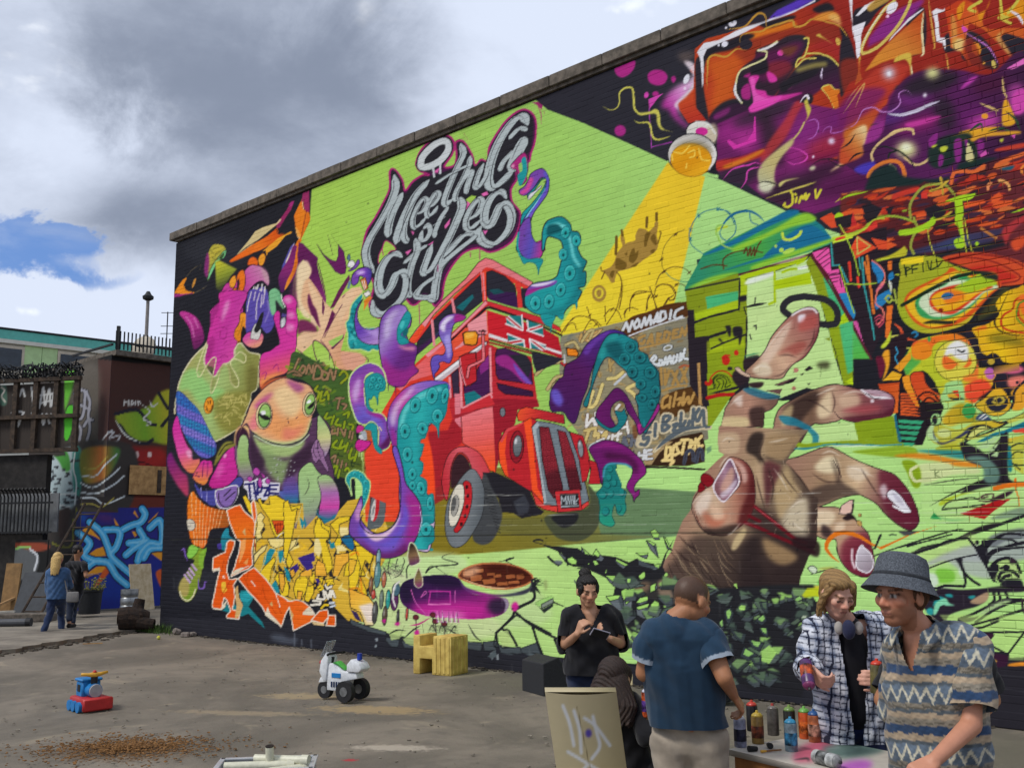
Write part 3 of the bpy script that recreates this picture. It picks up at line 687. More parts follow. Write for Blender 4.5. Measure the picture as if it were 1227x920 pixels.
MS('#1f6a86',1.0,"1000 520 920 460 895 400 905 330 940 260 1000 210 1080 188 1150 195 1200 240 1227 300")
for(x_,y_)in((1108,188),(905,340),(903,410),(965,235)):MS('#1f6a86',.8,f"{x_-14} {y_-10} {x_+14} {y_+10}|{x_-12} {y_+10} {x_+12} {y_-12}|{x_} {y_-18} {x_} {y_+18}",sm=0)
Q('#22303c',"950 560 1005 545 1015 590 960 640");Q('#22303c',"958 690 1000 665 1025 680 1020 715 965 720")
z(660,340,6.135)
# barbed wire tops
MS('#5a3a1c',1.0,"75 370 120 300 180 245 250 240 310 270 350 310 360 340|100 350 130 300 170 290 190 340|265 170 285 230 290 260|400 165 402 280|390 240 440 185 490 200 520 260|240 350 290 270 330 270 370 310|410 300 480 190 505 100 515 50 520 0|545 250 545 200 590 175 640 190|580 200 585 130 620 80 700 60|725 25 750 90 775 180|770 20 830 5 880 20 915 80 905 120|830 160 860 110 890 95|700 200 710 130 740 70")
for(x_,y_)in((600,95),(545,210),(750,90),(850,130),(450,190),(160,260),(285,235),(330,300)):
 for k_ in range(3):S('#5a3a1c',.8,[x_-12+k_*6,y_+14-k_*10,x_+12-k_*4,y_-14+k_*9],sm=0)
# far wall of words
Q('#8f8a72',"70 385 300 335 540 275 1010 150 1020 560 1030 760 1120 820 1160 1140 690 1310 300 1240 60 900",g=("100 500 1000 700",'#9a9070','#86806c'))
for i_ in range(200):
 x_=80+PRNG.rand()*1000;y_=380+PRNG.rand()*900-x_*.15
 S(['#b99a60','#6e7470','#a8a07c','#5a5a50','#c8a868','#8a6a3a'][i_%6],1.5+PRNG.rand()*3,[x_,y_,x_+20+PRNG.randn()*25,y_+PRNG.randn()*22,x_+40+PRNG.randn()*20,y_+PRNG.randn()*20],a=.55)
P('#5a3418',"515 350 545 290 600 240 700 210 780 180 860 150 960 135 1010 140 1015 230 900 270 760 310 580 395")
OUT('#d8dadc',3.2,"530 340 555 285 575 350 600 275|640 260 610 300 620 330 650 310 650 270 635 262|665 320 690 250 700 305 730 235 735 300|755 290 785 215 790 280 740 270|810 205 800 280 845 250 840 205 810 205|885 195 875 260|970 175 920 200 905 245 925 260 965 240",o='#3a2412',ow=1.4,sm=0)
S('#d8dadc',1.6,"560 390 700 335 880 275 980 250")
OUT('#b08a4c',3.4,"690 380 650 400 640 440 680 440 690 415|710 440 740 370 750 435 720 415|780 430 785 365 810 370 785 400 815 425|830 420 840 350 875 360 860 410 830 420|895 400 905 340 935 335|895 370 925 365|895 402 935 390|950 390 965 325 985 380 1010 300",o='#6e6a58',ow=1.,sm=0)
S('#b08a4c',2.4,"640 480 760 450 870 420");
OUT('#d8dcdc',3,"730 570 760 530 775 545 750 580 790 600|800 560 795 600 820 590 815 560|830 595 845 540 855 590 875 530 885 585|905 530 895 580 920 570 930 520|945 570 955 510 960 560|985 480 975 540 1010 555",o='#3a342c',ow=1.4)
E('#d8dcdc',860,470,40,24,-20,o='#3a342c',w=.8);E('#8f8a72',860,470,24,12,-20)
OUT('#b08a4c',3.6,"810 620 815 740|840 630 840 740 870 640|890 640 940 740|930 640 895 740|960 625 1000 720|1000 620 960 720",o='#6e6a58',ow=1.,sm=0)
S('#b08a4c',2.6,"810 790 900 760 1000 745");S('#a85a3a',2.6,"945 615 980 600 1015 605");
P('#5a3a1a',"800 900 830 830 900 790 1010 760 1080 750 1110 820 1090 900 960 960 820 1000")
OUT('#c09450',3.2,"860 820 825 850 820 910 860 890|880 830 870 910|920 800 900 900|930 850 960 840 940 890|980 800 970 890 1010 830 1020 880 1060 790",o='#5a3a1a',ow=1.)
OUT('#e4cf84',4,"310 790 280 900 330 880 380 740|620 740 560 770 600 800 630 840|420 700 480 690 530 650",o='#5a4a20',ow=1.)
S('#c8ccd0',3,"470 740 550 665");OUT('#b89a60',3,"380 560 340 600 360 680|430 560 440 640|470 560 440 600",o='#6e5a38',ow=1.)
Q('#241e2a',"1010 130 1040 110 1050 400 1130 390 1150 560 1150 720 1160 900 1170 1000 1110 1000 1080 780 1030 600")
Q('#c09458',"1075 580 1095 570 1115 900 1085 880");MS('#8a8a8a',.5,"1125 490 1125 600",a=.8)
P('#e0bb80',"250 400 300 360 380 330 350 370 280 430",o='#6a4a20',w=.8);OUT('#c8a060',3,"225 370 215 420 260 400 250 350|280 390 290 350|310 370 340 350",o='#5a4a30',ow=1.)
z(480,300,5.1125)
OUT('#c8b478',3.5,"830 760 900 700 1000 680|900 850 950 780 1000 770",o='#5a4a30',ow=1.4);E('#b8a878',960,830,40,30,-40,o='#5a4a30',w=1)
OUT('#c8b478',3,"1010 580 1060 560 1090 600|1110 560 1150 500 1180 490 1160 540",o='#5a4a30',ow=1.2)
z(660,480,6.135)
OUT('#eae6e0',3.4,"270 100 260 190 310 130 330 200 330 90|350 230 420 240|505 30 480 60",o='#6a4a34',ow=1.2,sm=0)
OUT('#d8c07a',3.6,"250 220 330 200|280 220 250 310|330 220 320 260 350 240 350 280|380 260 410 230 400 290",o='#5a4020',ow=1.2)
OUT('#e8e4dc',3,"340 300 390 280 370 330|430 260 410 300 440 300|455 250 450 300|500 200 490 290|470 260 520 240|520 200 560 190|560 150 570 240",o='#6a4a34',ow=1.2,sm=0)
OUT('#6a6e78',4,"530 330 540 270 560 330|570 260 600 260 590 330|610 260 630 330",o='#3a302c',ow=1.,sm=0)
P('#7a4a28',"600 190 640 180 640 260 610 280",f=1,a=.8)
Q('#3a2618',"690 400 780 360 850 300 960 260 1110 230 1135 330 1130 450 1000 480 700 480")
Q('#b09468',"690 390 760 340 850 300 900 300 800 380 740 470 690 470")
S('#c8b898',6.5,"640 320 660 260 720 220 700 290 650 330")
for w_,c_ in((8.5,'#d8c8a4'),(4.2,'#5c666c')):
 MS(c_,w_,"730 230 690 240 680 280 720 270 700 320 660 320|770 170 765 260|830 120 820 220 870 190 840 170 880 120 840 110|900 180 930 170 900 220 940 220|960 90 950 200|990 150 970 190 1000 200 1020 150|1050 60 1040 190|1090 60 1060 110 1080 150 1120 70 1130 180 1160 190")
S('#d8c8a4',4.5,"760 370 850 290 980 220 1120 200");S('#5c666c',6,"770 360 860 280 980 210 1150 190",t=1)
OUT('#f0d48a',3.6,"850 340 840 430 880 390 880 340 850 340|905 330 890 420|950 310 920 320 930 360 945 380 910 400|960 290 1010 285|985 290 965 390|1010 390 1030 290 1050 310 1020 340 1050 370|1065 280 1060 350|1110 260 1080 290 1090 340 1115 330",o='#4a2a14',ow=1.2,sm=0)
S('#f0d48a',3.6,"820 440 900 440 880 470")
for s_ in("980 460 1000 380 1040 370 1050 440|1070 450 1090 360 1110 370 1120 430",):MS('#4a4e5c',4.5,s_);MS('#30303a',1,s_)
OUT('#dcdcdc',3,"650 380 640 430|690 360 680 430|650 400 680 400|740 360 700 370 700 430 745 425|705 395 740 390",o='#3a2c28',ow=1.,sm=0)
S('#2a1a20',2.4,"690 488 850 490 1130 505")
Q('#7fa878',"1140 350 1180 330 1180 370 1150 390")

# ---------------------------------------------------------------- big silver lettering
z(420,120,5.1125)
y2=562.4
sil="240 440 270 425 318 490 335 555 380 500 440 462 480 458 420 432 402 385 430 310 490 250 560 215 612 226 636 270 624 330 575 408 636 400 648 330 642 262 690 252 742 330 765 400 800 365 838 372 850 290 900 200 960 120 1040 62 1100 70 1136 130 1130 250 1105 330 1090 380 1012 404 1020 480 985 545 990 620 1040 690 1030 782 990 862 920 912 850 932 780 907 700 932 640 992 590 1072 570 1142 560 1212 520 1262 490 1232 440 1222 400 1252 370 1252 330 1212 300 1252 240 1292 190 1332 150 1322 115 1262 130 1200 140 1120 100 1042 70 962 75 902 100 802 150 722 190 650 238 545"
P('#4a1a44',sil,o='#b02a72',w=2.2)
z(420,118.6,5.1125)
P('#27252c',"250 452 272 440 312 500 335 580 385 515 450 474 500 470 640 416 655 340 655 276 690 266 730 336 760 412 800 380 850 386 864 300 914 204 968 132 1040 78 1092 88 1120 140 1114 250 1090 330 1000 404 1002 480 972 548 980 630 1022 700 1010 780 970 850 900 895 850 915 780 890 690 910 620 980 560 1080 545 1180 520 1230 490 1200 440 1190 390 1220 330 1180 300 1230 240 1270 180 1310 135 1290 130 1230 150 1180 150 1120 110 1042 84 962 90 902 112 802 162 722 200 650 246 550")
z(420,120,5.1125)
P('#27252c',"440 430 412 385 440 318 496 262 556 232 604 240 620 280 606 330 550 400 490 440")
P(LIME,"195 905 215 862 262 890 276 918 240 930 180 1010 172 960",o='#b02a72',w=1.2)
MQ('#e86ab0',"575 770 612 725 605 760 580 790|690 700 720 600 760 590 730 640|800 575 835 560 845 580 815 590|470 890 510 862 500 885|370 800 390 810 385 830|810 800 840 800 825 825|335 930 375 915 350 950|520 430 545 420 530 450")
Q(LIME,"705 610 740 585 770 590 740 640")
GR='#b5bfbf'
LT=[]
def lt(w,s):LT.append((w,s))
lt(8.5,"268 462 276 540 240 640 180 750 120 850 95 930 110 1010 140 1055")
lt(8.5,"318 570 262 680 236 760 226 835")
lt(9,"480 492 405 575 345 680 300 790 275 880");lt(7,"410 560 372 640 335 740 325 820 340 860 356 850")
lt(5.5,"395 700 440 680 470 620 445 605 408 660 382 730 390 780 430 760 460 720")
lt(5.5,"475 660 515 630 542 580 520 570 486 630 466 680 475 712 510 690 535 650")
lt(7,"675 270 690 330 650 420 600 540 575 620 590 640 620 610");lt(6,"520 515 590 465 680 420 735 398")
lt(6,"735 345 725 400 690 480 650 560 640 605 660 600");lt(6,"748 440 720 510 706 570");lt(5,"690 490 730 440 752 440")
lt(6,"815 390 780 470 765 530 790 530 830 470 848 410")
lt(10,"1085 150 1060 105 1010 118 945 195 885 310 850 430 850 520 890 530 950 480 1000 425");lt(13,"1072 236 1035 300 1005 370 985 430");lt(6,"1000 310 940 375 912 432");lt(6,"1080 180 1030 178 970 240")
lt(5,"440 800 432 850 460 855 488 805 475 765 445 790");lt(5,"600 655 555 720 520 800 512 840");lt(4,"505 770 580 715")
lt(9,"675 600 680 660 650 740 610 830 570 910 545 980");lt(8,"560 970 640 880 700 825 765 820 750 850 660 920 570 1000 530 1060")
lt(7,"715 740 780 690 805 625 780 610 735 670 708 740 715 785 750 780 795 735")
lt(9,"955 600 925 562 870 590 830 660 820 740 855 768 885 715 915 650 955 640 985 700 975 780 925 850 865 885 805 862 785 810 800 775")
lt(9,"315 960 280 940 225 970 182 1050 172 1150 205 1195 250 1140 280 1070 325 1055 348 1100 325 1200 260 1270 190 1310 145 1290 135 1230")
lt(7.5,"400 850 408 920 375 1010 352 1110 352 1180 375 1195");lt(6,"325 1000 400 935 470 888")
lt(7.5,"500 885 470 970 445 1045 460 1060 500 1030 545 950 590 860");lt(8.5,"560 960 540 1040 522 1130 512 1215 480 1205");lt(7,"500 1212 405 1200 440 1140 520 1080")
for w_,s_ in LT:S('#1f1d24',w_*1.16+2.2,s_,t=4)
for w_,s_ in LT:S(GR,w_*1.16,s_,t=4)
for w_,s_ in LT:
 if w_>5.4:
  p_=np.array([float(v)for v in s_.split()]).reshape(-1,2);k_=len(p_)
  S('#26252b',1.0,(p_+np.array([w_*1.3,w_*.9]))[k_//3:],t=1);S('#3a3a40',.8,(p_-np.array([w_*1.3,w_*.5]))[:k_//2+1],t=1)
for c_,w_ in(('#26242a',11),('#cdd2d2',7.5)):
 S(c_,w_,"430 400 440 350 500 285 560 252 594 262 596 310 550 370 480 408 436 410 428 395")
MS('#cdd2d2',2.4,"506 415 512 470|549 385 549 450");MS('#e86ab0',2,"520 440 540 425")
MS('#b02a72',1.2,"690 200 720 245|1140 20 1165 80 1170 150|1185 60 1190 95|1012 540 1015 640",t=1)
MS('#b02a72',1.0,"420 1250 423 1370|535 1010 536 1050|735 935 735 960|790 915 792 975|195 910 200 950")
Q('#a02a6a',"1110 15 1180 10 1172 60 1140 30")

# ---------------------------------------------------------------- red double-decker
RD,RB,RP,RDK,OLN='#c4262e','#f2482c','#f08e98','#a01c2c','#2a1418'
z(340,540,6.135)
# rear end and rear wheel
Q('#c46a34',"590 -150 800 -200 860 100 850 520 600 520",g=("600 100 850 300",'#e8562c','#f04a28'))
P('#a8602c',"590 -120 640 -110 700 60 700 170 610 180 592 100",f=2,a=.8)
Q('#7a3424',"590 120 720 40 800 0 800 20 640 110 595 140")
Q('#4a3430',"650 20 690 0 700 40 650 50")
Q('#c02a30',"700 120 800 20 840 40 850 200 780 160",f=1)
P('#3a2a2e',"632 400 645 250 690 165 735 150 745 220 748 450 690 480 640 470")
P('#6c7274',"615 560 640 380 680 260 720 245 745 300 745 470 720 550 660 575",g=("640 300 740 560",'#5a6062'))
P('#c8242c',"650 440 680 320 700 330 702 420 680 500 655 515")
P('#d8d4cc',"640 470 650 400 675 355 672 440 660 505 645 510");E('#8a8a88',658,440,8,36,10)
z(480,300,5.1125)
# side of bus
Q(RB,"-60 900 0 780 150 640 400 430 525 365 545 560 570 960 580 1360 420 1300 300 1420 -60 1560 -200 1500 -220 1250 -120 1000",g=("-100 1300 500 500",'#e23a2c','#f2583a'))
Q(RDK,"170 1110 290 1100 330 1000 370 980 375 1180 300 1240 250 1370 270 1520 200 1560 180 1300",f=1,a=.85)
P('#ff4f22',"130 1150 170 1160 200 1300 210 1520 170 1540 110 1380",f=.8)
Q('#f07a84',"-30 830 150 660 300 560 330 600 200 760 60 800 0 860",g=("0 830 300 580",'#f2564a'))
# roof
Q('#f2a0a8',"42 562 100 480 250 312 400 172 476 75 520 46 565 58 650 106 812 196 790 226 690 172 560 112 522 108 490 132 330 268 200 398 106 540 80 580",o=OLN,w=.9,g=("60 540 780 190",'#ee7a7c','#ee8088'))
Q('#e63a30',"80 560 200 405 335 272 490 130 522 104 560 110 690 170 790 226 770 240 700 205 560 140 525 130 495 150 340 300 210 430 110 570")
Q('#f4522c',"42 562 130 450 150 470 90 560 80 580")
# upper windows
W1=Q('#2c2b36',"100 565 200 430 335 300 492 148 502 312 400 392 335 440 200 555 100 640",o=OLN,w=.8)
K(W1);Q('#1b6a70',"340 350 440 268 448 290 380 372");Q('#18505a',"210 520 280 450 300 470 220 560");Q('#462050',"100 600 400 390 330 460 100 700",f=2);K()
MS(RP,3.2,"498 132 512 312|316 300 332 392|192 430 206 580",sm=0)
Q(RB,"495 130 525 120 532 310 505 318");S('#f08e98',1.6,"505 140 518 310")
W2=Q('#2b2a34',"525 135 560 122 640 158 700 215 720 352 640 330 545 300 528 280",o=OLN,w=1)
K(W2);Q('#3c1c4c',"520 300 560 250 730 260 730 360 600 340");Q('#1c4e54',"540 240 600 235 640 260 570 270");K()
Q('#e03a34',"700 205 735 222 752 352 718 352 712 250")
Q('#2b2a34',"735 232 790 232 768 290 770 360 748 350")
# waist ledge
Q('#d83038',"300 528 520 308 560 318 700 360 860 410 975 470 985 500 860 450 700 395 540 340 520 348 420 440 330 530",o=OLN,w=.7)
Q('#f2929a',"150 640 300 530 420 410 522 308 532 326 420 430 330 520 170 655")
S('#2a1a20',2.6,"300 560 420 455 522 356 545 350 700 400 860 462 985 520",sm=0)
# side upper panel
Q('#f29aa0',"410 452 526 372 532 512 470 540 330 610 350 560 420 520")
Q('#f2583a',"310 560 400 470 420 520 360 580 330 600")
# front upper panel + flag
Q('#d6222e',"528 366 860 470 968 532 990 640 985 660 860 620 540 540",g=("540 400 980 600",'#c81e2c','#b81c2a'))
for q_ in("645 402 745 398 748 488 650 455","775 428 872 462 874 522 782 490","655 512 755 552 758 592 660 568","790 542 888 582 890 618 796 600"):
 v_=[float(t)for t in q_.split()];c_=[(v_[0]+v_[2]+v_[4]+v_[6])/4,(v_[1]+v_[3]+v_[5]+v_[7])/4]
 m_=Q('#1f7f80',q_);K(m_)
 S('#ece6e6',5,[v_[0],v_[1],v_[4],v_[5]]if q_[0]in '67' and v_[0]<700 and v_[1]<450 or v_[0]>780 and v_[1]>530 else[v_[2],v_[3],v_[6],v_[7]],sm=0)
 S('#c8242c',2,[v_[0],v_[1],v_[4],v_[5]]if q_[0]in '67' and v_[0]<700 and v_[1]<450 or v_[0]>780 and v_[1]>530 else[v_[2],v_[3],v_[6],v_[7]],sm=0)
 K()
MS('#ece6e6',1.8,"645 450 750 490|775 490 874 524|742 398 750 488|776 430 784 490|655 512 757 552|790 542 888 582|755 552 760 592|790 542 797 600",sm=0)
MQ('#e4e0e0',"540 508 655 546 657 564 540 530|886 590 984 622 988 640 890 606")
S(OLN,1.6,"540 545 700 590 860 632 988 665",sm=0)
S('#9a1a28',2.4,"530 560 700 604 860 645 985 672",sm=0)
# side stripe
Q('#f2eded',"203 785 350 672 522 556 530 572 360 692 222 806",o=OLN,w=.8)
Q('#c8b8bc',"215 800 360 690 528 572 530 590 370 705 230 815")
# lower deck
Q('#c22a34',"300 760 530 575 560 580 600 600 800 650 835 900 845 960 700 930 570 960 540 920 320 1040 300 960")
WL=Q('#4a1c50',"580 640 590 605 640 598 770 645 800 690 808 820 600 790 585 760",o=OLN,w=1.1)
K(WL);P('#a02a84',"580 660 640 640 700 680 780 790 800 830 760 820 680 740 600 700",f=1);P('#7a52b8',"690 690 740 740 805 815 790 830 720 760",f=1);Q('#2b2a34',"660 640 780 640 810 700 780 780 700 680");K()
Q('#3a1a40',"590 812 808 862 812 895 640 880 600 850",o=OLN,w=.9)
Q('#2b2a34',"800 622 1000 662 940 700 830 745 812 690")
WS=Q('#4a1c50',"475 720 540 640 548 870 400 955 385 830 430 830",o=OLN,w=.9)
K(WS);Q('#1b7a80',"380 880 450 860 500 900 400 960");Q('#8a2a80',"480 690 545 640 545 720 490 760");K()
Q('#3a2a40',"310 760 355 720 360 880 325 900",o=OLN,w=.8)
MS('#f29aa0',2.6,"365 700 375 960|548 600 556 900|300 780 305 900",sm=0)
Q('#d43038',"395 960 550 870 570 890 575 940 400 1000 330 1030");S('#f29aa0',2,"380 965 550 878 560 900",sm=0)
z(480,460,5.1125)
Q(RDK,"560 90 840 95 850 140 700 160 580 130")
# cab side
Q('#f07e84',"370 185 565 132 582 300 582 540 540 528 470 420 380 360",o=OLN,w=.7,g=("440 160 520 520",'#f0625c','#ff5526'))
Q('#e8808c',"330 60 365 60 370 270 335 230");Q('#a82832',"320 190 700 110 560 130 330 215")
Q(RDK,"565 132 720 150 700 250 620 300 600 480 582 540")
E('#7a7f84',625,172,17,28,0,o='#2a1a20',w=.8)
# bonnet
Q('#f0542e',"712 190 730 155 770 140 1000 190 1005 245 840 212 760 230 720 225",o=OLN,w=.8,g=("730 150 1000 220",'#c42a30','#b02430'))
Q(RD,"600 360 640 280 750 235 800 205 840 230 860 500 940 735 860 740 800 660 640 560 606 480",o=OLN,w=.8)
MQ('#ff5526',"755 235 800 205 815 400 840 640 900 735 850 735 810 690 780 400|600 360 650 300 640 420 660 570 640 555 608 480")
Q('#e04a50',"610 350 650 275 755 230 750 245 660 290 620 360")
# grille
Q('#78838a',"803 262 838 226 930 240 1005 262 1035 300 1100 480 1155 712 1125 738 960 745 880 735 850 520",o=OLN,w=.9)
Q('#aeb8ba',"806 270 838 230 850 250 830 280 860 520 895 720 880 735 850 520")
for q_ in("850 262 908 266 935 380 995 642 940 700 905 650 870 470","962 282 1010 296 1060 440 1110 648 1035 645 1000 480"):
 m_=Q('#6f1a26',q_,o='#241418',w=1.2);K(m_)
 for i_ in range(60):
  S('#c03a44',.5,[830,200+i_*14,1130,320+i_*14],sm=0,a=.8);S('#c03a44',.5,[830,320+i_*14,1130,200+i_*14],sm=0,a=.8)
 P('#2a1018',"860 560 1110 520 1110 720 860 720",f=6,a=.5)
 K()
Q('#e2403a',"800 650 830 740 880 768 965 785 1112 772 1155 738 1150 715 1110 740 960 748 880 738",o=OLN,w=.8)
Q('#d02e34',"943 655 1098 645 1112 772 965 786",o=OLN,w=.8)
Q('#222226',"975 672 1090 668 1096 758 982 764")
MS('#aab4b8',1.3,"985 735 985 685 1000 720 1012 685 1012 735|1020 735 1026 685 1036 735|1042 685 1046 735|1042 710 1056 708|1056 685 1060 735|1066 735 1066 685|1066 735 1080 732|985 750 1090 744|1074 720 1090 700",sm=0)
# headlights
E('#9a1c2a',712,385,42,98,3,o='#3a1018',w=1);E('#8a8f92',716,380,27,66,3,o='#26262a',w=.9,g=("700 330 730 440",'#5a6064'));E('#e8e8e8',706,350,8,18,10,f=1)
Q(RD,"1035 292 1118 318 1150 420 1165 490 1140 590 1112 602 1095 470",o=OLN,w=.8)
E('#9a1c2a',1105,395,22,70,-6);E('#8a9094',1102,395,16,52,-6,o='#26262a',w=.7);P('#e8e8e8',"1092 360 1100 355 1098 380",f=.6)
Q(RD,"1152 462 1200 480 1222 540 1222 612 1150 612 1165 520",o=OLN,w=.8)
# wheel arch
P('#c8323c',"255 560 290 440 350 388 415 385 490 430 545 530 572 600 572 632 485 626 450 560 410 450 355 420 312 500 300 640 282 715 258 650",o=OLN,w=.8,g=("270 600 540 520",'#e0606a','#d04048'))
P('#3a2026',"310 640 312 510 355 428 405 455 440 540 430 560 360 600",f=.8)
# underside
Q('#26242a',"500 540 580 540 640 568 790 650 830 745 880 780 860 800 740 822 690 790 620 785 600 700 540 640")
Q('#3c3e46',"690 720 760 680 790 740 780 790 720 800",f=.6)
# front wheel
P('#46484a',"505 560 560 640 610 740 620 830 560 960 480 980 440 900",f=.8)
for i_ in range(14):S('#2c2c2e',1.,[500+i_*7,640+i_*20,560+i_*4,650+i_*20],sm=0)
P('#6e7579',"272 840 290 720 360 590 420 525 460 530 500 600 515 680 500 800 450 900 400 970 350 1000 310 990 280 930",o='#2a2a2c',w=.8,g=("300 760 510 800",'#7a8084','#5a6064'))
P('#c8242a',"382 610 420 598 438 650 430 750 400 840 350 908 325 895 350 850 385 740",o=OLN,w=.8)
for(x_,y_)in((405,630),(412,685),(408,750),(395,808),(372,858)):E('#3a1014',x_,y_,9,13,10)
P('#e4dcc8',"295 790 310 690 345 618 385 625 388 720 370 790 340 860 310 872 298 850",o='#2a2a2c',w=.8)
P('#a8a49a',"310 780 318 705 345 680 358 720 348 780 325 810",o='#2a2a2c',w=.7);E('#5a5a58',326,735,14,42,8)
# far front wheel in shade
P('#4a4f3a',"880 820 960 790 1110 772 1160 730 1150 620 1210 700 1225 800 1190 900 1100 960 980 950 920 900",f=1,a=.95)
P('#26262a',"930 810 1080 790 1070 850 1000 880 950 850",f=.8)
# mirrors and lamps
z(480,300,5.1125)
Q(RD,"358 655 400 632 462 624 466 800 440 815 398 836 372 760",o=OLN,w=1.1);S('#f09aa2',1.2,"362 660 378 760 398 826")
S(OLN,4.2,"505 495 508 670 470 690 420 712 408 775",sm=0);S('#f07a80',2.6,"505 495 508 670 470 690 420 712 408 775",sm=0)
MS(OLN,1.6,"470 515 520 515|480 495 520 495",sm=0)
Q('#f79a22',"382 510 400 498 462 495 475 520 466 575 440 582 390 575",o='#2a1a14',w=1.5);P('#ffc04a',"400 510 450 505 440 530 400 540",f=2)
Q(RD,"1000 690 1060 690 1100 715 1102 790 1090 862 1030 845 1008 770",o=OLN,w=1);S(OLN,3.6,"985 690 1040 730 1065 790",sm=0);S('#d02e34',2,"985 690 1040 730 1065 790",sm=0)
Q('#f58a1e',"1015 598 1075 605 1090 630 1084 650 1022 645",o='#2a1a14',w=1.3)
S('#c8c8cc',2,"1003 640 1005 690",sm=0)

# ---------------------------------------------------------------- tentacles
PU,PUD,PUL,MG,TE,TEL,TED,TO='#7a48a8','#4a1c58','#c8aade','#a82a8a','#1f9a9c','#4cc4c0','#146a70','#1e1c2a'
def sucker(x,y,rx,ry,ro=0):
 E(TED,x+2,y+3,rx+3,ry+3,ro);E(TEL,x,y,rx,ry,ro,o=TED,w=.8);E('#2aa8a6',x+2,y+3,rx*.8,ry*.8,ro);E('#12484e',x+1,y+4,rx*.28,ry*.32,ro)
z(560,150,6.135)
# T1 small one, upper right of the lettering
P(TE,"360 920 385 760 400 660 440 610 470 580 520 520 560 460 580 400 545 405 500 470 450 540 445 500 500 450 540 400 590 380 590 480 500 610 440 720 430 920",o=TO,w=.8)
m_=P(PU,"372 930 400 730 450 640 520 545 570 470 580 400 540 390 490 460 430 515 390 510 380 480 420 450 450 400 470 355 545 318 588 360 602 420 590 500 540 575 490 645 465 720 472 820 500 862 545 850 560 930",o=TO,w=1,g=("400 400 560 900",'#8a5ac0','#b02a8a'))
K(m_);S('#5a5ac8',5,"575 350 590 430 540 540 450 660 400 760",f=1.5,a=.8);S('#d84a9a',5,"400 500 440 470 470 400",f=1.5);S('#8adce0',1.2,"570 470 500 580 440 670 410 760");P('#c83a8a',"470 860 560 840 560 930 440 930",f=4);K()
P('#b02a78',"318 300 350 258 385 222 420 203 442 240 448 310 435 380 440 400 400 440 372 400 360 330 335 325",o=TO,w=.8)
P(TE,"400 250 430 240 440 320 430 380 400 440 378 440 370 370 390 340");P('#9ac86a',"378 290 400 280 405 330 385 345");P('#e8a0c0',"320 300 345 290 340 320",f=.6)
P('#e0e0e0',"445 550 455 510 500 480 540 445 545 455 500 500 470 535",o=TO,w=.6)
z(420,230,5.1125)
m_=P(PU,"1025 330 1030 240 1060 180 1100 160 1110 260 1140 310 1185 300 1180 360 1165 400 1120 418 1060 400",o=TO,w=.9,g=("1040 300 1180 330",'#5a52b8','#c03a92'))
P(TE,"1040 390 1060 440 1090 430 1130 440 1145 470 1150 508 1158 470 1180 420 1150 405 1090 412",o=TED,w=.7)
S(TE,2.4,"1030 250 1022 330 1040 395");
# T2 large teal curl
z(480,300,5.1125)
m_=P(TE,"985 60 970 120 955 160 910 185 840 195 795 215 768 255 758 320 785 365 850 395 960 402 985 420 1010 370 1045 335 1075 320 1110 255 1090 230 1130 215 1135 130 1115 130 1140 70 1110 40 1085 -20 1105 -60 1090 -110 1050 -120 1040 -160 990 -205 930 -195 890 -170 868 -110 866 0 880 -10 900 -80 960 -70 985 -50 995 0",o=TO,w=1.2,g=("780 300 1100 150",'#22a4a4','#1c8a90'))
K(m_)
P(MG,"760 280 775 240 830 205 940 190 960 180 930 215 850 240 790 270",f=.8);P(PU,"770 240 840 205 950 185 940 210 850 228",f=1);P('#e8dcf0',"800 212 900 195 950 185 900 210 830 222",f=1)
S('#7ae0dc',4,"1000 -150 1040 -60 1060 40 1100 100",f=2,a=.8);S('#7ae0dc',4,"900 -140 960 -160 1000 -140",f=2)
P(TED,"1090 100 1140 80 1130 220 1050 330 960 400 850 395 1000 330 1080 220",f=4,a=.55);P('#0f5a60',"900 -150 960 -160 990 -120 940 -100 900 -90",f=2)
K()
for a_ in((825,322,32,44,0),(908,312,30,44,8),(980,240,30,42,12),(1035,138,34,48,10),(995,25,26,34,0),(1010,-110,26,36,10),(1075,-60,26,34,0)):sucker(*a_)
MP(TE,"1070 320 1078 360 1085 310|860 395 880 450 915 470 920 505 930 450 945 400|960 400 990 425 1000 390",o=TED,w=.6)
# T3 holding a spray can, upper left
z(340,280,6.135)
m_=P(TE,"575 440 500 520 480 620 455 660 470 740 470 800 490 850 560 850 630 870 650 850 705 850 705 700 660 690 600 690 560 660 545 600 560 520 580 470",o='#c8e08a',w=1.4)
K(m_)
for i_ in range(30):E(TEL if i_%2 else TED,500+PRNG.rand()*60-25+(20 if i_>20 else 0),500+PRNG.rand()*360,8+PRNG.rand()*9,10,PRNG.rand()*90,a=.8)
K()
m_=P(PU,"582 480 545 560 548 640 590 695 650 705 710 690 720 800 640 815 570 790 535 740 520 640 540 540",o=TO,w=.9,g=("540 560 700 780",'#6a42b0','#b890d0'))
P('#c0a0e0',"580 690 640 710 690 700 690 760 640 740",f=3,a=.8)
P('#efece8',"470 240 480 205 505 195 525 225 500 250",o=TO,w=.7);P('#7a4aa8',"475 270 510 250 545 190 558 215 530 255 490 275",o=TO,w=.7)
m_=P(PU,"495 350 510 295 560 255 620 248 648 280 640 340 610 390 590 400 600 340 560 310 545 360 510 380",o=TO,w=1,g=("520 300 640 300",'#8a4ac0','#4a3a98'));P('#d8b8f0',"530 290 570 270 600 285 560 300",f=2)
Q('#d87a3a',"560 340 600 320 622 400 590 420",o=TO,w=.7);Q('#f2ece4',"585 440 625 415 640 445 605 470",o=TO,w=.6);Q('#e8862a',"590 490 630 460 650 470 620 510 585 570 590 520")
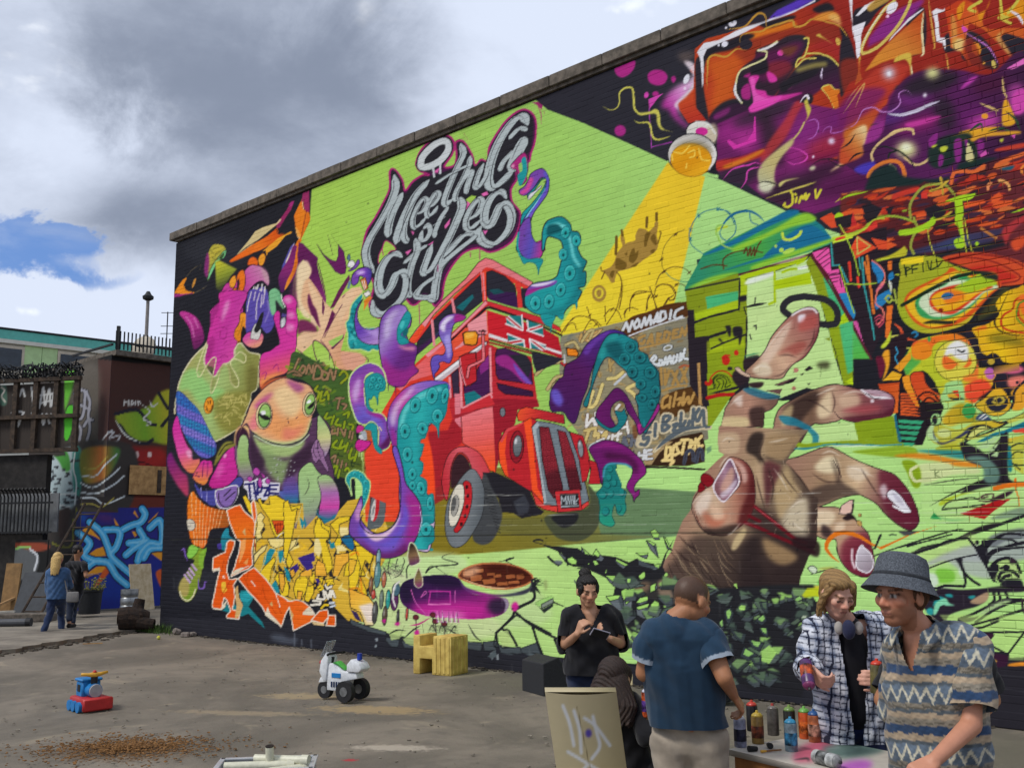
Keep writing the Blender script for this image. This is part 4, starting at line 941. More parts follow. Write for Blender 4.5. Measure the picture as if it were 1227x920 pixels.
MS('#f6e8d8',1,"575 350 595 410|590 345 605 400");P('#5a7a90',"465 180 480 150 490 175 480 200",o=TO,w=.6);Q('#6a8aa0',"465 400 480 340 495 360 480 410")
# T4 purple hump beside bus roof
m_=P(PU,"705 680 725 610 780 545 840 520 890 530 910 560 925 600 940 620 930 680 900 720 920 790 960 810 985 850 960 960 990 1010 930 1060 880 1120 800 1120 740 1060 720 960 700 830",o=TO,w=1.1,g=("720 650 940 800",'#a888cc','#8a4ab0','#6a2a80'))
K(m_)
P('#d8c8ea',"740 640 800 570 850 560 800 640 770 760 740 760",f=5,a=.8);P(MG,"720 900 800 980 900 1000 980 930 960 1100 760 1120",f=6,a=.8);P('#f09ab0',"840 820 900 830 960 830 960 860 880 850",f=3,a=.8)
K()
P(TE,"905 570 935 600 925 650 905 690 860 740 900 770 920 800 860 815 835 780 835 700 860 640",o=TED,w=.9);P(TEL,"850 680 870 640 890 650 870 700",f=1);P(TED,"870 730 910 690 915 720 890 760",f=1)
MS(PUD,1.4,"820 1120 822 1200|770 1110 770 1160",t=2)
# T5 curl with small can
z(340,420,6.135)
m_=P(PU,"478 230 500 170 560 115 640 90 710 120 745 180 750 260 700 200 650 165 600 200 595 300 605 400 650 450 720 465 760 520 780 600 780 690 740 730 690 720 700 600 680 540 640 520 600 545 540 520 500 420 480 330",o='#cfe890',w=1.6,g=("500 150 720 600",'#b04aa8','#6a58c0','#8a3a98'))
K(m_);P('#d8b8e8',"500 330 520 250 560 200 560 290 530 380",f=4,a=.8);P('#7a68d0',"520 400 600 430 720 520 760 640 720 700 700 600 620 500",f=4,a=.7);P(MG,"600 440 720 470 740 500 660 480",f=3);P('#5a1c58',"700 720 760 640 785 620 780 700",f=3);K()
P(TE,"595 230 620 190 670 165 720 180 748 230 740 290 700 310 690 400 680 350 660 330 640 360 625 350 630 410 660 440 640 445 610 410 600 320",o=TED,w=.9)
for a_ in((655,210,20,24),(705,215,20,24),(690,265,20,22),(640,260,18,22),(715,255,16,20)):sucker(*a_)
P(TE,"598 560 640 530 680 550 690 600 690 690 720 730 715 760 670 720 650 640 640 590 600 580",o=TED,w=.8);E('#f0d8a0',712,575,4,20,-30)
P('#c8308c',"530 590 540 555 560 545 590 560 580 590 545 605",o=TO,w=.7);P('#d8d8d8',"550 640 560 615 590 620 610 650 590 665",o=TO,w=.6);P('#a8b0b4',"560 600 600 590 612 650 595 655 575 620");P('#d02a92',"525 690 545 655 600 660 640 670 620 710 565 745 530 720",o=TO,w=.8);MS('#c8e08a',1,"570 745 570 800|555 740 556 780|580 750 582 900")
# T6 great sucker arm down the bus
P('#d8b8d8',"770 460 800 380 880 290 980 240 1080 222 1200 235 1210 300 1200 400 1160 470 1060 560 1000 640 1000 700 1000 800 1000 920 1010 1000 1060 1060 1060 1100 1100 1140 1110 1260 1100 1340 1090 1400 1050 1480 900 1400 850 1100 850 900 800 700 760 560",o=TO,w=1.1)
m_=P(PU,"770 460 800 380 880 290 980 240 1080 222 1200 235 1205 300 1000 330 880 440 850 560 840 700 870 900 880 1000 960 1050 1010 1200 960 1400 860 1100 850 900 800 700 765 560",g=("780 500 1150 240",'#c03a9a','#a070c8','#7a58c0'))
K(m_);P('#f0dcf0',"780 500 820 390 900 310 960 260 940 310 850 420 810 560",f=4,a=.7);P(MG,"790 560 830 640 860 850 850 900 800 720",f=4,a=.8);K()
m_=P(TE,"840 560 850 480 900 390 980 320 1080 270 1190 245 1208 290 1200 420 1180 490 1145 540 1140 640 1125 570 1080 530 1060 560 1040 640 1010 650 1005 680 1030 690 1010 770 995 800 1025 830 1015 900 1000 920 1050 960 1055 1060 1100 1060 1105 1250 1060 1270 1100 1300 1105 1390 1065 1430 1050 1460 960 1440 940 1300 960 1150 920 1050 880 980 860 880 835 720",o=TED,w=1,g=("860 500 1150 500",'#2fb4b0','#1a8f94'))
K(m_);S('#7ae0d8',5,"860 560 900 430 1000 340 1150 280",f=3,a=.8);P(TED,"1000 600 1060 560 1100 700 1040 1100 1100 1300 1060 1440 1000 1300 990 1000",f=8,a=.5);K()
for a_ in((965,400,38,56,12),(1090,330,42,62,8),(1185,330,26,60,10),(1130,480,40,52,0),(890,590,36,54,0),(1020,570,38,46,-10),(908,760,36,54,0),(945,905,30,44,0),(945,990,24,34,0),(1010,1010,30,50,-10),(1075,1120,24,50,0),(1045,1310,40,50,0)):sucker(*a_)
S(TE,3,"1132 520 1133 620",t=2);E(TE,1085,1462,14,10)
# T7 loop at the foot
z(340,540,6.135)
P(TE,"455 220 470 170 520 140 580 160 610 200 635 230 630 300 610 370 580 430 560 420 575 320 570 250 540 210 500 200 490 240 500 330 480 270",o='#c8e890',w=1.2)
for a_ in((480,190,12,16),(520,165,14,14),(565,185,14,16),(600,230,14,18),(605,290,12,20),(590,350,10,20)):E(TEL,*a_,0,a=.8);E(TED,a_[0]+3,a_[1]+5,a_[2]*.5,a_[3]*.5)
m_=P(PU,"480 600 490 500 530 420 570 330 580 400 560 480 600 550 660 600 720 600 790 560 835 490 855 400 855 200 800 0 830 -30 870 100 900 240 970 330 1010 420 1000 560 970 650 920 720 850 770 760 790 680 770 600 720 520 650",o=TO,w=1.2,g=("500 500 980 520",'#7a52b8','#7a58c4','#a02a88'))
K(m_)
P('#ecc8e0',"600 570 660 610 740 600 820 520 850 440 850 500 790 600 700 660 640 650 590 600",f=2);P('#6a58c8',"560 540 640 660 720 680 820 620 870 480 880 380 920 480 880 600 800 700 680 690 560 620",f=3,a=.8)
P(MG,"900 330 960 350 1000 430 980 560 900 680 940 500",f=5,a=.9);P('#6a1c58',"560 660 680 740 800 740 900 680 900 760 760 800 640 780",f=5,a=.8);P('#e0a0d0',"520 440 570 370 570 470 540 520",f=3,a=.8)
K()
MS('#e8d8f0',1,"1000 400 1012 520 985 620|820 510 850 480|870 640 890 620",t=1)
S(TO,1.2,"580 470 560 530 620 600 700 605 790 565 840 490 858 400")
# T8 small one climbing out of the side window
z(480,300,5.1125)
m_=P(PU,"232 470 245 430 290 395 350 388 400 405 380 430 330 450 310 520 315 600 320 640 300 690 260 680 235 690 240 710 225 740 210 755 205 790 185 710 190 660 220 640 260 640 275 600 240 530",o=TO,w=.9,g=("240 450 320 620",'#8a78d0','#6a52b8'));K(m_);P('#e8dcf4',"240 470 280 410 330 405 280 450 270 500",f=2);P(MG,"340 390 400 405 370 440 330 440",f=2);P('#b8a8e8',"270 540 300 520 310 620 290 660",f=2,a=.8);K()
z(480,300,5.1125)
# T9 arch behind the bonnet on the right
z(660,340,6.135)
P('#4a1c5a',"0 790 60 700 90 680 110 600 200 540 260 450 330 390 430 340 500 345 560 380 540 410 440 390 380 440 350 520 300 640 270 760 230 860 180 1020 130 1000 90 940 0 930",o=TO,w=1,g=("60 900 400 380",'#551a5a','#4a2a88'))
P('#6a58c0',"0 790 50 780 90 850 70 900 20 870",f=3);P('#6a3aa0',"240 490 330 395 430 345 420 370 330 440 270 520",f=2)
m_=P('#1c7a80',"240 880 290 760 310 640 350 500 400 400 450 365 530 372 590 400 640 430 650 490 710 520 730 570 790 640 800 720 805 800 790 900 770 980 720 1060 690 1100 650 1000 640 900 620 830 650 800 640 740 580 690 550 640 490 590 450 550 410 540 370 590 330 690 300 780 270 900",o=TO,w=1,g=("300 700 780 700",'#1f8a8e','#17686e'))
K(m_);P('#2a9a98',"350 520 420 400 500 380 420 470 380 560",f=3);P('#0f4a52',"400 440 500 430 540 520 480 560 420 500",f=4,a=.7);K()
for a_ in((585,462,34,40),(540,550,40,44),(655,540,44,42),(598,645,38,44),(730,650,44,44),(660,735,38,40),(768,790,34,46),(670,835,34,28),(745,885,32,40)):E('#0f4a52',a_[0]+4,a_[1]+5,a_[2]+4,a_[3]+4);E('#23888a',*a_,10,o='#0f4a52',w=.7);E('#1a6e74',a_[0]-2,a_[1]+4,a_[2]*.75,a_[3]*.75);E('#0c3a40',a_[0],a_[1]+2,a_[2]*.25,a_[3]*.3)
z(660,480,6.135)
P('#6a1a64',"330 120 345 60 400 -10 470 -90 520 -80 570 -20 640 120 680 200 720 150 760 80 790 20 800 60 760 130 720 180 660 250 640 230 620 160 560 80 540 20 500 0 450 40 440 110 470 170 480 220 430 220 360 180",o=TO,w=.9,g=("350 100 760 100",'#5a1a5a','#a02a84'))
P('#1c7a80',"325 120 345 170 400 210 470 235 520 200 555 150 570 80 560 110 540 60 520 80 470 75 490 130 490 170 440 200 380 170",o=TO,w=.8)
S('#c02a8a',4,"650 180 650 240",t=2);S('#1f8a8e',3,"685 150 690 210",t=2)
# T10 lower right curl
m_=P('#6a1a64',"280 350 330 310 400 290 480 300 560 340 620 390 670 440 700 500 695 540 650 580 615 630 620 670 650 650 650 690 620 720 612 748 600 700 570 660 555 620 590 560 600 500 560 470 480 465 420 480 390 530 375 620 340 470 310 420",o=TO,w=1,g=("300 350 680 600",'#7a1c6e','#8a207a'))
K(m_);P('#3a1030',"400 380 560 400 640 470 620 540 560 440 420 430",f=5,a=.7);P('#a82a8c',"300 350 420 310 560 350 500 340 380 340",f=3,a=.8);K()
MS('#c8d0d4',1.4,"272 360 300 320 370 292",t=1)
m_=P('#1c7c78',"385 500 430 460 480 470 485 530 520 590 520 640 555 670 545 730 555 790 530 840 490 830 470 760 450 840 470 900 440 925 370 900 355 850 360 790 350 720 335 680 370 640 385 600",o='#0f4a4a',w=.8,g=("440 480 450 900",'#1c7c78','#2aa080'))
for a_ in((435,500,22,26),(425,560,22,28),(415,620,24,24),(465,600,20,30),(380,690,32,30),(440,680,22,28),(520,670,22,30),(500,790,20,26),(400,810,30,34)):E('#0f4e50',a_[0]+3,a_[1]+3,a_[2],a_[3]);E('#1f8a84',a_[0],a_[1],a_[2]*.85,a_[3]*.85)
S('#4aa0b8',2,"385 560 400 490 440 462 540 465 590 490",f=.5)
Q('#b9e889',"475 500 540 490 590 510 570 580 550 640 525 620 500 560")

# ---------------------------------------------------------------- upper right: dark abstract burner
z(640,60,5.577)
Q('#2b2a33',"0 325 20 290 700 10 1240 -400 3400 -400 3400 1300 2080 1240 1900 1180 1250 870 1140 835 1230 860 1230 560 1000 560 890 745 620 620 330 490 90 400")
z(640,60,5.577)
MP('#b42a86',"540 120 600 80 670 70 672 115 640 160 590 185 550 165|760 165 800 135 860 140 892 180 870 225 820 238 770 215|915 190 935 175 948 195 930 222",f=.5)
E('#a82a80',575,540,38,38,0,f=.5);E('#d84ab0',750,302,15,20,20);E('#b42a86',812,295,22,18,0,f=.5);Q('#d84ab0',"765 330 800 315 865 290 830 320 795 365 770 395");MS('#b048b0',1,"770 390 775 500 785 655|785 650 920 615",sm=0)
MS('#cfc85a',2.2,"460 380 510 402 555 385 570 345 570 290 610 255 655 258 665 320 670 390 710 430 770 420 820 405 835 450 840 510 870 535 925 548|665 468 700 488 760 485 780 520 790 575 820 600 870 590 910 577",t=1)
P('#cfc85a',"700 420 770 415 810 395 840 430 845 500 870 535 840 525 820 480 815 430 760 430",f=.4)
P('#b83a9a',"850 380 890 300 960 240 1040 200 1085 140 1085 220 1040 280 990 340 960 420 1000 480 1050 520 1000 510 930 450 900 400",f=6,g=("870 350 1060 200",'#d888c8','#e8c8e0'))
Q('#c03a28',"1040 140 1090 60 1180 30 1240 40 1240 420 1130 480 1030 490 970 400 960 360 1060 260 1085 180",g=("1060 100 1200 450",'#c84a24','#b83024'))
P('#e8d8e0',"1000 80 1050 80 1085 130 1080 230 1020 310 960 370 1000 470 960 400 940 360 1040 260 1070 180",f=2.5,a=.9)
P('#6a5a54',"960 30 1020 10 1080 20 1060 60 990 80",f=6,a=.7)
E('#e8e8f0',1018,195,18,34,25);E('#f0d8f0',1008,258,10,10)
z(820,0,5.577)
# big orange / red body
big=Q('#b8401f',"70 330 150 260 300 220 380 190 480 150 640 100 860 30 960 -20 1240 -40 2300 -40 2300 800 1240 520 1050 800 700 900 400 760 160 820 60 700",g=("200 500 1000 150",'#c4481e','#b0381e','#98281e'))
K(big)
P('#2b2730',"75 560 78 400 150 370 130 480 130 600 160 800 90 800",f=1);P('#d0601e',"160 420 260 390 400 370 330 560 340 640 180 740 200 560",f=8,a=.8)
P('#8a3020',"300 280 500 230 750 180 1000 170 1080 330 1120 500 1060 400 900 300 640 320 420 420",f=6,a=.7)
P('#d8741e',"560 190 720 150 740 180 560 230 420 270 450 230",f=2);P('#a82a2a',"820 330 960 340 1060 460 1050 600 1100 700 1180 560 1100 320 980 260",f=5,a=.8)
K()
P('#28252e',"160 830 180 760 250 690 340 660 400 680 430 720 450 760 300 800 180 880",f=1.5)
P('#28252e',"330 620 345 540 370 480 400 440 470 390 480 340 540 310 620 280 700 240 800 240 830 290 800 350 740 450 620 620 540 720 450 760 390 700",f=1,g=("350 600 800 300",'#3a2030','#2c2830'))
P('#28252e',"750 450 810 400 880 370 960 380 1030 430 1055 510 1050 590 1000 600 960 570 860 640 640 800 500 900 620 620",f=1.5,g=("800 450 900 800",'#4a1c40','#5a2050'))
P('#5a1c48',"480 380 620 330 740 280 800 300 700 440 600 520 500 540",f=5,a=.9);P('#8a2a34',"560 430 680 410 720 460 640 520 560 520",f=4,a=.8)
MP('#d83aa0',"430 520 500 510 470 590 540 610 560 640 640 640 790 620 700 660 560 710 440 745 430 720 465 690 450 600|550 480 600 500 620 540 570 550|660 580 720 540 860 470 780 520 700 600",f=.5)
P('#e85ab8',"440 530 470 530 480 620 560 660 640 650 500 720 440 740 460 680",f=1);MP('#a82a7c',"380 600 420 560 440 580 440 660 390 660|395 510 440 490 430 520",f=1)
P('#3a1c38',"170 780 300 700 400 700 430 760 300 800 200 880 150 860",f=2,a=.8);P('#7a2868',"200 770 300 720 290 760 210 800",f=2);P('#b02a84',"340 860 440 790 560 770 700 700 720 730 600 900 340 940",f=4,a=.9)
P('#3a1a34',"420 830 540 780 620 790 480 880",f=2,a=.8)
S('#b8302c',9,"760 700 640 850 560 960 500 1050",f=1.5,a=.9)
S('#28242c',12,"830 660 740 790 660 920 620 1000",f=1.2)
E('#e848b0',643,355,20,20);P('#7a4a20',"640 330 760 310 700 380",f=4,a=.7)
MP('#242028',"150 300 260 280 400 230 470 240 380 300 300 340 200 360 140 400|480 150 560 140 720 105 730 130 560 190|1040 180 1100 250 1150 420 1130 540 1100 420 1060 280|860 60 960 20 1000 70 900 90|440 470 480 400 540 380 560 470 500 500|640 560 800 480 900 440 880 500 760 560 660 620",f=1.5)
# white and yellow drips
Q('#e6e4ea',"85 350 130 290 230 270 360 200 560 130 760 60 870 0 880 10 720 90 520 160 360 240 240 290 150 330 128 380 128 560 120 590 115 480 105 390")
Q('#5a3ab8',"560 130 620 70 760 0 870 0 760 60 640 110",f=1);P('#2c2834',"380 170 470 90 560 60 560 130 480 160",f=2)
MS('#c8963a',2.4,"150 600 155 480 160 400 200 370 280 380 350 330 420 340|370 300 380 240 440 220 520 210 550 190 640 160 720 140 740 180 800 170 860 130 960 150 1040 180 1100 270 1140 400|280 200 400 180 460 120 500 90 540 110 550 190",t=1)
E('#2a2630',412,300,44,36,-10);P('#e09038',"860 130 920 90 1000 80 1040 130 960 140",f=2);P('#e8b868',"960 110 1020 100 1050 170 1000 150",f=3,a=.8)
MS('#e0dca0',2,"385 690 350 640 345 560 370 480 440 440 530 400 550 370 545 345 490 340 540 330 620 280",t=0);MS('#e8e4e4',3,"490 340 550 325 630 285|345 545 340 620 385 690",t=1)
MS('#d8c860',1.8,"800 260 830 260 820 330 800 380 760 400 745 450 800 400 880 390|820 360 900 360 980 390 1030 440|1000 600 970 570 920 590 960 640 1000 720 1020 820|1000 600 1050 600 1055 540",t=0)
Q('#e07a24',"920 590 970 570 1000 600 1055 600 1020 640 1045 770 1020 810 1000 720 960 640");MS('#e8d070',1.3,"1045 770 1100 660 1180 560|1020 810 1030 770",t=1)
E('#e6e4ee',322,158,28,22,-25);E('#e6e4ee',278,188,8,8);E('#e6e4ee',270,297,22,18,-30);E('#e6e4ee',230,304,7,8)
P('#d8c050',"880 240 905 228 920 245 1000 300 930 260",f=.5);E('#d8b050',1027,280,16,26,-20)
S('#ece4ee',3,"745 750 790 660 820 640 830 660",t=3);S('#ece4ee',3.4,"740 760 680 840 610 930",t=2);MS('#d8c850',1.8,"820 650 820 700 850 710 840 770 810 820",t=1)
MS('#e8d8f0',1.6,"925 450 915 500 918 535",t=1)
S('#b0a050',6,"760 470 860 440 940 430",f=3,a=.7)
z(840,120,5.577)
# lower purple field
fld=Q('#6a205c',"110 160 330 60 560 0 900 60 1240 -60 2200 -200 2200 540 1240 560 1100 640 760 760 600 720 430 660 300 560 160 540 100 460 105 300",f=1,g=("200 300 1200 300",'#7a2468','#6a1e58'))
K(fld)
for(x_,y_,rx_,ry_,c_,a_)in((250,200,160,80,'#a02a84',.8),(300,280,80,60,'#c83aa0',.7),(700,220,120,80,'#8a2a80',.7),(640,360,100,60,'#a02a80',.8),(900,330,220,60,'#8a1c3a',.8),(860,280,160,50,'#b0303a',.6),(1000,560,300,60,'#4a1840',.8),(250,500,160,80,'#2c2630',.9),(600,600,200,90,'#2a2228',.8),(1150,250,180,120,'#a83a98',.7),(820,480,140,60,'#3a1c34',.9),(960,120,120,50,'#7a2278',.7),(400,100,200,50,'#2e2630',.8),(560,40,120,30,'#2e2630',.7),(470,260,60,200,'#2a2228',.75)):
 E(c_,x_,y_,rx_,ry_,-18,f=11,a=a_)
P('#b8342c',"100 460 100 410 260 380 410 330 420 370 260 430 140 470",f=2);P('#d87a24',"150 440 300 380 410 330 420 345 300 410 180 455",f=2)
P('#c84a20',"1240 -20 1150 60 1080 200 1000 330 860 400 960 380 1060 350 1090 250 1180 80 1240 30",f=1.5);P('#e8c890',"1085 330 1110 210 1085 230 1060 330 960 400 860 480 940 440 1080 380",f=1.5)
P('#c03a3a',"400 420 560 260 640 100 700 0 640 0 560 130 440 300",f=3,a=.8)
K()
P('#e84ab4',"350 20 440 0 540 -30 500 20 360 80 320 70",f=1);Q('#d83aa8',"355 110 365 115 370 275 300 300 220 330 190 300 170 270 120 290 190 265 240 300 310 270 350 210")
P('#c8bc7c',"590 270 620 255 610 300 540 380 500 450 490 530 500 570 440 590 390 560 380 480 420 410 500 340",f=2.5,g=("580 300 440 580",'#c8b878','#b8b890'));E('#d8d8b8',430,580,50,40,0,f=4)
MS('#1f1c22',1.6,"370 560 420 545 480 555 540 590|480 580 500 560",t=1);P('#c8c070',"520 560 560 535 660 520 570 545 530 580",f=.8)
MS('#d84ab0',1.8,"145 535 200 470 260 445 320 435 360 420 410 430|260 600 300 540 310 480 350 455 410 450|580 315 650 330 700 360 710 385 680 415 620 430 560 400",t=1)
MS('#c070c8',1.5,"810 220 830 190 870 180 870 220 920 215 1000 190 1050 140 1090 60 1140 50 1240 80|700 150 760 130 785 170 760 240 700 270",t=1,a=.85)
MS('#c8b858',2.2,"430 660 560 615 700 570 775 545|500 0 490 0",t=1);P('#cfc050',"690 10 710 0 720 30 735 60 720 110 690 155 710 110 700 60",f=.5);MS('#c8b070',2,"690 150 660 210 620 260",t=0)
E('#e8d8f0',872,275,22,20,0,f=3);E('#f4e8f8',750,380,8,9,0,f=.6);E('#c8c8a0',745,455,22,14,-20,f=2.5)
S('#1f1a22',2.6,"980 320 1000 270 1050 200 1110 175 1200 150",t=1);MS('#201c26',1.6,"720 450 800 400 900 400 1000 450 1080 520|850 400 950 440 1090 340",t=1)
MS('#d6cc3c',2.6,"560 690 555 705 580 715 610 690 612 640 598 605|640 650 632 685|655 685 672 640 680 660 700 625 700 665 722 630|765 600 770 655 800 600|628 628 632 632")
MS('#c8b83a',2.6,"895 685 960 640 1040 615 1125 610",t=1)
z(1007,0,5.577)
# right-hand letters
MP('#2a2630',"90 80 170 40 260 0 330 0 240 90 180 170 90 220|0 300 60 260 120 500 60 560 0 640|440 100 560 60 560 330 420 360 440 180|700 240 820 200 960 260 1060 440 960 460 820 400 800 340 700 350|1070 220 1230 260 1230 390 1140 360",f=1)
P('#8a2a80',"200 240 320 110 440 40 560 0 480 110 330 240 200 310 180 340 190 270",f=3)
Q('#c4501e',"330 280 430 190 560 70 550 250 545 360 440 380 340 400 280 420 160 480 250 360",f=1,g=("500 120 280 420",'#d07a30','#d88a30'))
Q('#eae6ea',"560 60 450 150 370 230 320 285 340 250 460 120 550 60");MS('#e8d8a8',2.4,"555 80 545 200 555 350 535 380|455 380 480 500 470 540",t=1)
P('#d8b84a',"380 380 470 360 470 480 490 530 475 545 460 440 430 400 360 420",f=.6)
MS('#d8c060',3.6,"150 360 140 330 190 220 290 70 360 10|190 350 270 300 380 180 450 60 470 0|150 360 190 350");MS('#e8e0c8',1.4,"140 340 180 230 280 80 340 20",t=1)
Q('#ece8ee',"60 0 80 0 80 180 130 160 170 145 140 230 130 390 110 390 100 290 80 200");Q('#ece8ee',"100 110 160 40 240 0 190 50 120 110");Q('#d8a040',"120 380 135 380 130 480 145 530 95 575 105 530 118 480")
P('#d8a848',"180 50 240 0 330 0 270 40 200 80",f=1,a=.8);E('#ece8f0',345,55,28,48,40);E('#f8c8e8',316,112,11,11)
P('#a8301e',"0 420 110 400 160 500 60 640 20 620",f=3,a=.7);P('#b83a2a',"100 620 220 480 330 430 460 440 420 520 300 680 160 900 20 920",f=3,g=("250 450 150 900",'#b83a2a','#c86a28'))
P('#7a2060',"0 700 140 600 300 600 240 700 120 800 0 870",f=5,a=.85);S('#d8b060',1.6,"100 720 160 560 20 760",t=1,a=.8)
# white / red trunk
Q('#c8401e',"700 60 780 10 840 0 900 30 960 180 1000 200 1090 190 1230 190 1230 260 1100 220 1040 280 960 200 860 150 830 300 880 460 800 340 740 320",g=("760 100 1000 250",'#d86a28','#c85a24'))
Q('#ece8ec',"612 80 640 60 690 70 700 45 695 80 650 90 660 200 665 255 700 255 705 340 685 290 640 280 630 150");MS('#d8a048',2.4,"590 0 605 130 630 300 620 330|705 340 720 450 740 560 745 640",t=1)
E('#e8c478',795,300,48,42,0,f=2);P('#d89a48',"740 100 770 130 780 250 750 300 740 200",f=2,a=.8);P('#d84ab8',"810 170 850 200 830 220 815 200");E('#f0a030',908,328,30,46,-20)
P('#9a2c20',"820 300 870 250 920 330 960 440 1060 440 900 470 840 420",f=3,a=.8)
P('#d8b060',"1040 250 1100 200 1070 250 1120 330 1140 380 1080 320",f=2.5,a=.8);MS('#c878c8',1.8,"830 220 920 270 1000 330 1060 440",t=1)
MP('#e0901e',"1060 100 1120 60 1230 0 1230 170 1180 120 1100 130|780 60 830 10 820 80 790 140|920 100 980 60 1000 0 960 100 940 150",f=.6);MS('#cfc04a',3.4,"900 80 860 60 940 10|1070 0 1080 100 1120 120|1120 90 1170 30 1190 0|1060 120 1140 160",t=0);S('#e4e0ec',3,"1130 70 1190 110 1225 170",t=1)
E('#d8c060',1025,430,14,26,-20);E('#e0a040',958,422,9,10)
# purple lower right with clouds
fld=P('#4a1c48',"260 920 330 680 420 540 560 470 800 470 1000 500 1240 380 1240 1250 900 1200 300 1200 0 1080 40 1000",f=2,g=("300 700 1200 900",'#5a1f58','#3a1c3a'))
K(fld)
for(x_,y_,rx_,ry_,c_,a_)in((500,640,120,60,'#7a2a80',.8),(520,830,160,50,'#8a2068',.8),(900,780,120,80,'#6a2068',.8),(960,820,110,50,'#d84ab0',.8),(1190,660,70,100,'#d050b0',.8),(1000,560,120,60,'#4a1838',.8),(350,780,90,50,'#5a2a78',.8),(600,560,200,70,'#28222a',.9),(700,760,70,120,'#28222a',.8)):
 E(c_,x_,y_,rx_,ry_,-15,f=9,a=a_)
K()
E('#d8d890',615,490,46,36,-10,f=7);E('#c8c8d8',325,490,40,40,0,f=8);E('#f4f4f8',325,495,12,16,0,f=2);E('#f4f0f8',565,638,12,14,0,f=1.5)
S('#ccc4d8',4,"310 760 400 770 500 745 600 700 665 678",t=1);MS('#c888d0',1.4,"0 880 100 830 150 740 220 720 280 750 350 740 400 690 390 630 440 605 480 640",t=1)
P('#d040a0',"430 830 540 800 660 775 650 800 480 850",f=2,a=.9);Q('#e870c0',"1110 460 1230 390 1230 430 1150 465");P('#c040a8',"800 600 860 530 920 510 870 560",f=1.5)
P('#d048a8',"1150 640 1230 600 1230 740 1160 760",f=1.5);MP('#e8a828',"1100 660 1130 700 1170 820 1090 840 1080 750|790 890 900 860 1060 850 1040 880 900 910",f=.8);E('#f0a030',965,778,24,18)
MS('#d8b870',2.6,"1085 510 1090 600 1115 660|930 690 1000 720 1060 745|1075 770 1090 860",t=1);S('#e8d088',2.4,"300 920 360 880 440 865 490 880",t=1);MS('#2a4a30',3,"850 890 900 850 940 830 950 880|1100 740 1170 800 1200 870|980 880 1080 860 1150 890",t=1)

# ---------------------------------------------------------------- right: graffiti band and blobs
z(1007,150,5.577)
E('#dcdc98',440,165,70,55,0,f=9);E('#f0f0d0',440,150,34,26,0,f=4)
MS('#d8b880',2.8,"490 60 480 30 420 30 330 70 250 130 210 190 215 240|360 320 365 290 330 265|430 220 500 265 560 250 600 215",t=0);P('#c8502c',"0 160 60 60 150 0 180 30 150 130 150 200 80 240 0 260",f=2.5,g=("20 200 170 50",'#d07a3a','#e8c890'))
MS('#1f2a24',2.2,"210 150 300 145 400 180 470 240 500 300|320 240 330 190 390 170",t=1);MS('#1f1c24',2,"50 250 100 200 170 180|0 160 60 120 100 60",t=1)
P('#4a3ab0',"90 300 150 260 230 245 220 290 160 330",f=2);S('#e07a34',4.5,"185 345 210 300 270 260 340 240 390 250 420 290 430 340")
P('#1c2e2e',"180 380 220 310 290 270 360 270 420 340 600 360 760 330 800 250 960 220 1040 230 760 340 640 420 400 420 180 450",f=3)
P('#20302c',"590 150 660 90 760 60 870 60 900 170 890 230 780 240 700 290 600 270",f=3);MP('#8a2a80',"590 100 650 50 640 120 600 150|760 110 810 100 805 230 770 240|830 90 850 100 845 180|660 200 690 210 680 270 655 270|920 100 960 120 950 180 920 190",f=.8)
MP('#c8d040',"660 160 690 140 720 150 690 185|610 140 650 130 620 155|1060 100 1090 90 1080 115",f=.5);S('#2a3a2a',3,"780 80 850 90 900 150 905 220 870 250 845 230 850 200");P('#d8d090',"850 120 880 170 890 230 845 240 840 200")
MP('#e0a030',"870 90 930 50 1000 50 1180 40 1190 60 960 80 890 110",f=.8);MQ('#d85ab0',"930 200 970 170 990 190 940 220|1140 70 1170 60 1165 90")
band=Q('#6a2a28',"0 460 300 420 520 400 560 380 740 400 800 350 980 250 1240 170 1240 1000 700 900 300 800 0 800",f=1.5,g=("0 500 1200 700",'#5a2226','#4a2028','#6a2a30'))
K(band)
cols_=['#c83a24','#e0602a','#2a222a','#a82c24','#e87a3a','#3a2a40','#7a2420','#d84a20']
for i_ in range(150):
 x_=PRNG.rand()*1240;y_=380+PRNG.rand()*430-x_*.13+30;L_=40+PRNG.rand()*130
 S(cols_[i_%8],2+PRNG.rand()*5,[x_,y_,x_+L_*.5,y_-L_*.12,x_+L_,y_-L_*.26+PRNG.randn()*10],t=1,a=.85)
K()
P('#c83a2c',"350 465 440 430 520 412 520 440 400 480 350 500",f=1);MS('#e06a34',4.2,"740 390 760 320 820 310 900 310 960 270|1040 270 1120 230 1230 190");P('#1c5a70',"1070 290 1160 270 1140 300 1080 300",f=1)
P('#c84230',"1040 160 1120 140 1230 120 1230 150 1050 175",f=1);S('#e88a3a',2.2,"1215 320 1210 290 1230 270")
Q('#3a3450',"430 850 640 790 780 740 1000 700 1110 690 1000 790 760 830 440 870",f=1.5,g=("440 850 1000 740",'#3a4066','#3c3450'));Q('#24222a',"560 880 800 820 1110 760 1130 800 800 880 640 920",f=1.5)
MQ('#e05a2c',"0 590 60 560 180 560 170 600 120 590 20 620|820 520 960 500 970 520 830 560|205 750 250 750 380 800 260 860|60 770 130 740 210 800 110 880|500 600 580 580 570 610 510 620|1000 490 1060 450 1090 480 1020 530|1010 540 1050 510 1150 500 1150 530 1040 560");MQ('#d83a30',"80 590 130 690 90 690 60 630|160 700 240 640 250 680 200 710|610 600 660 590 665 620 615 630|540 450 580 440 580 490 540 490")
MQ('#26222a',"140 540 200 520 280 560 230 640 170 620|560 560 640 530 710 580 660 640 580 610|300 560 360 540 330 610")
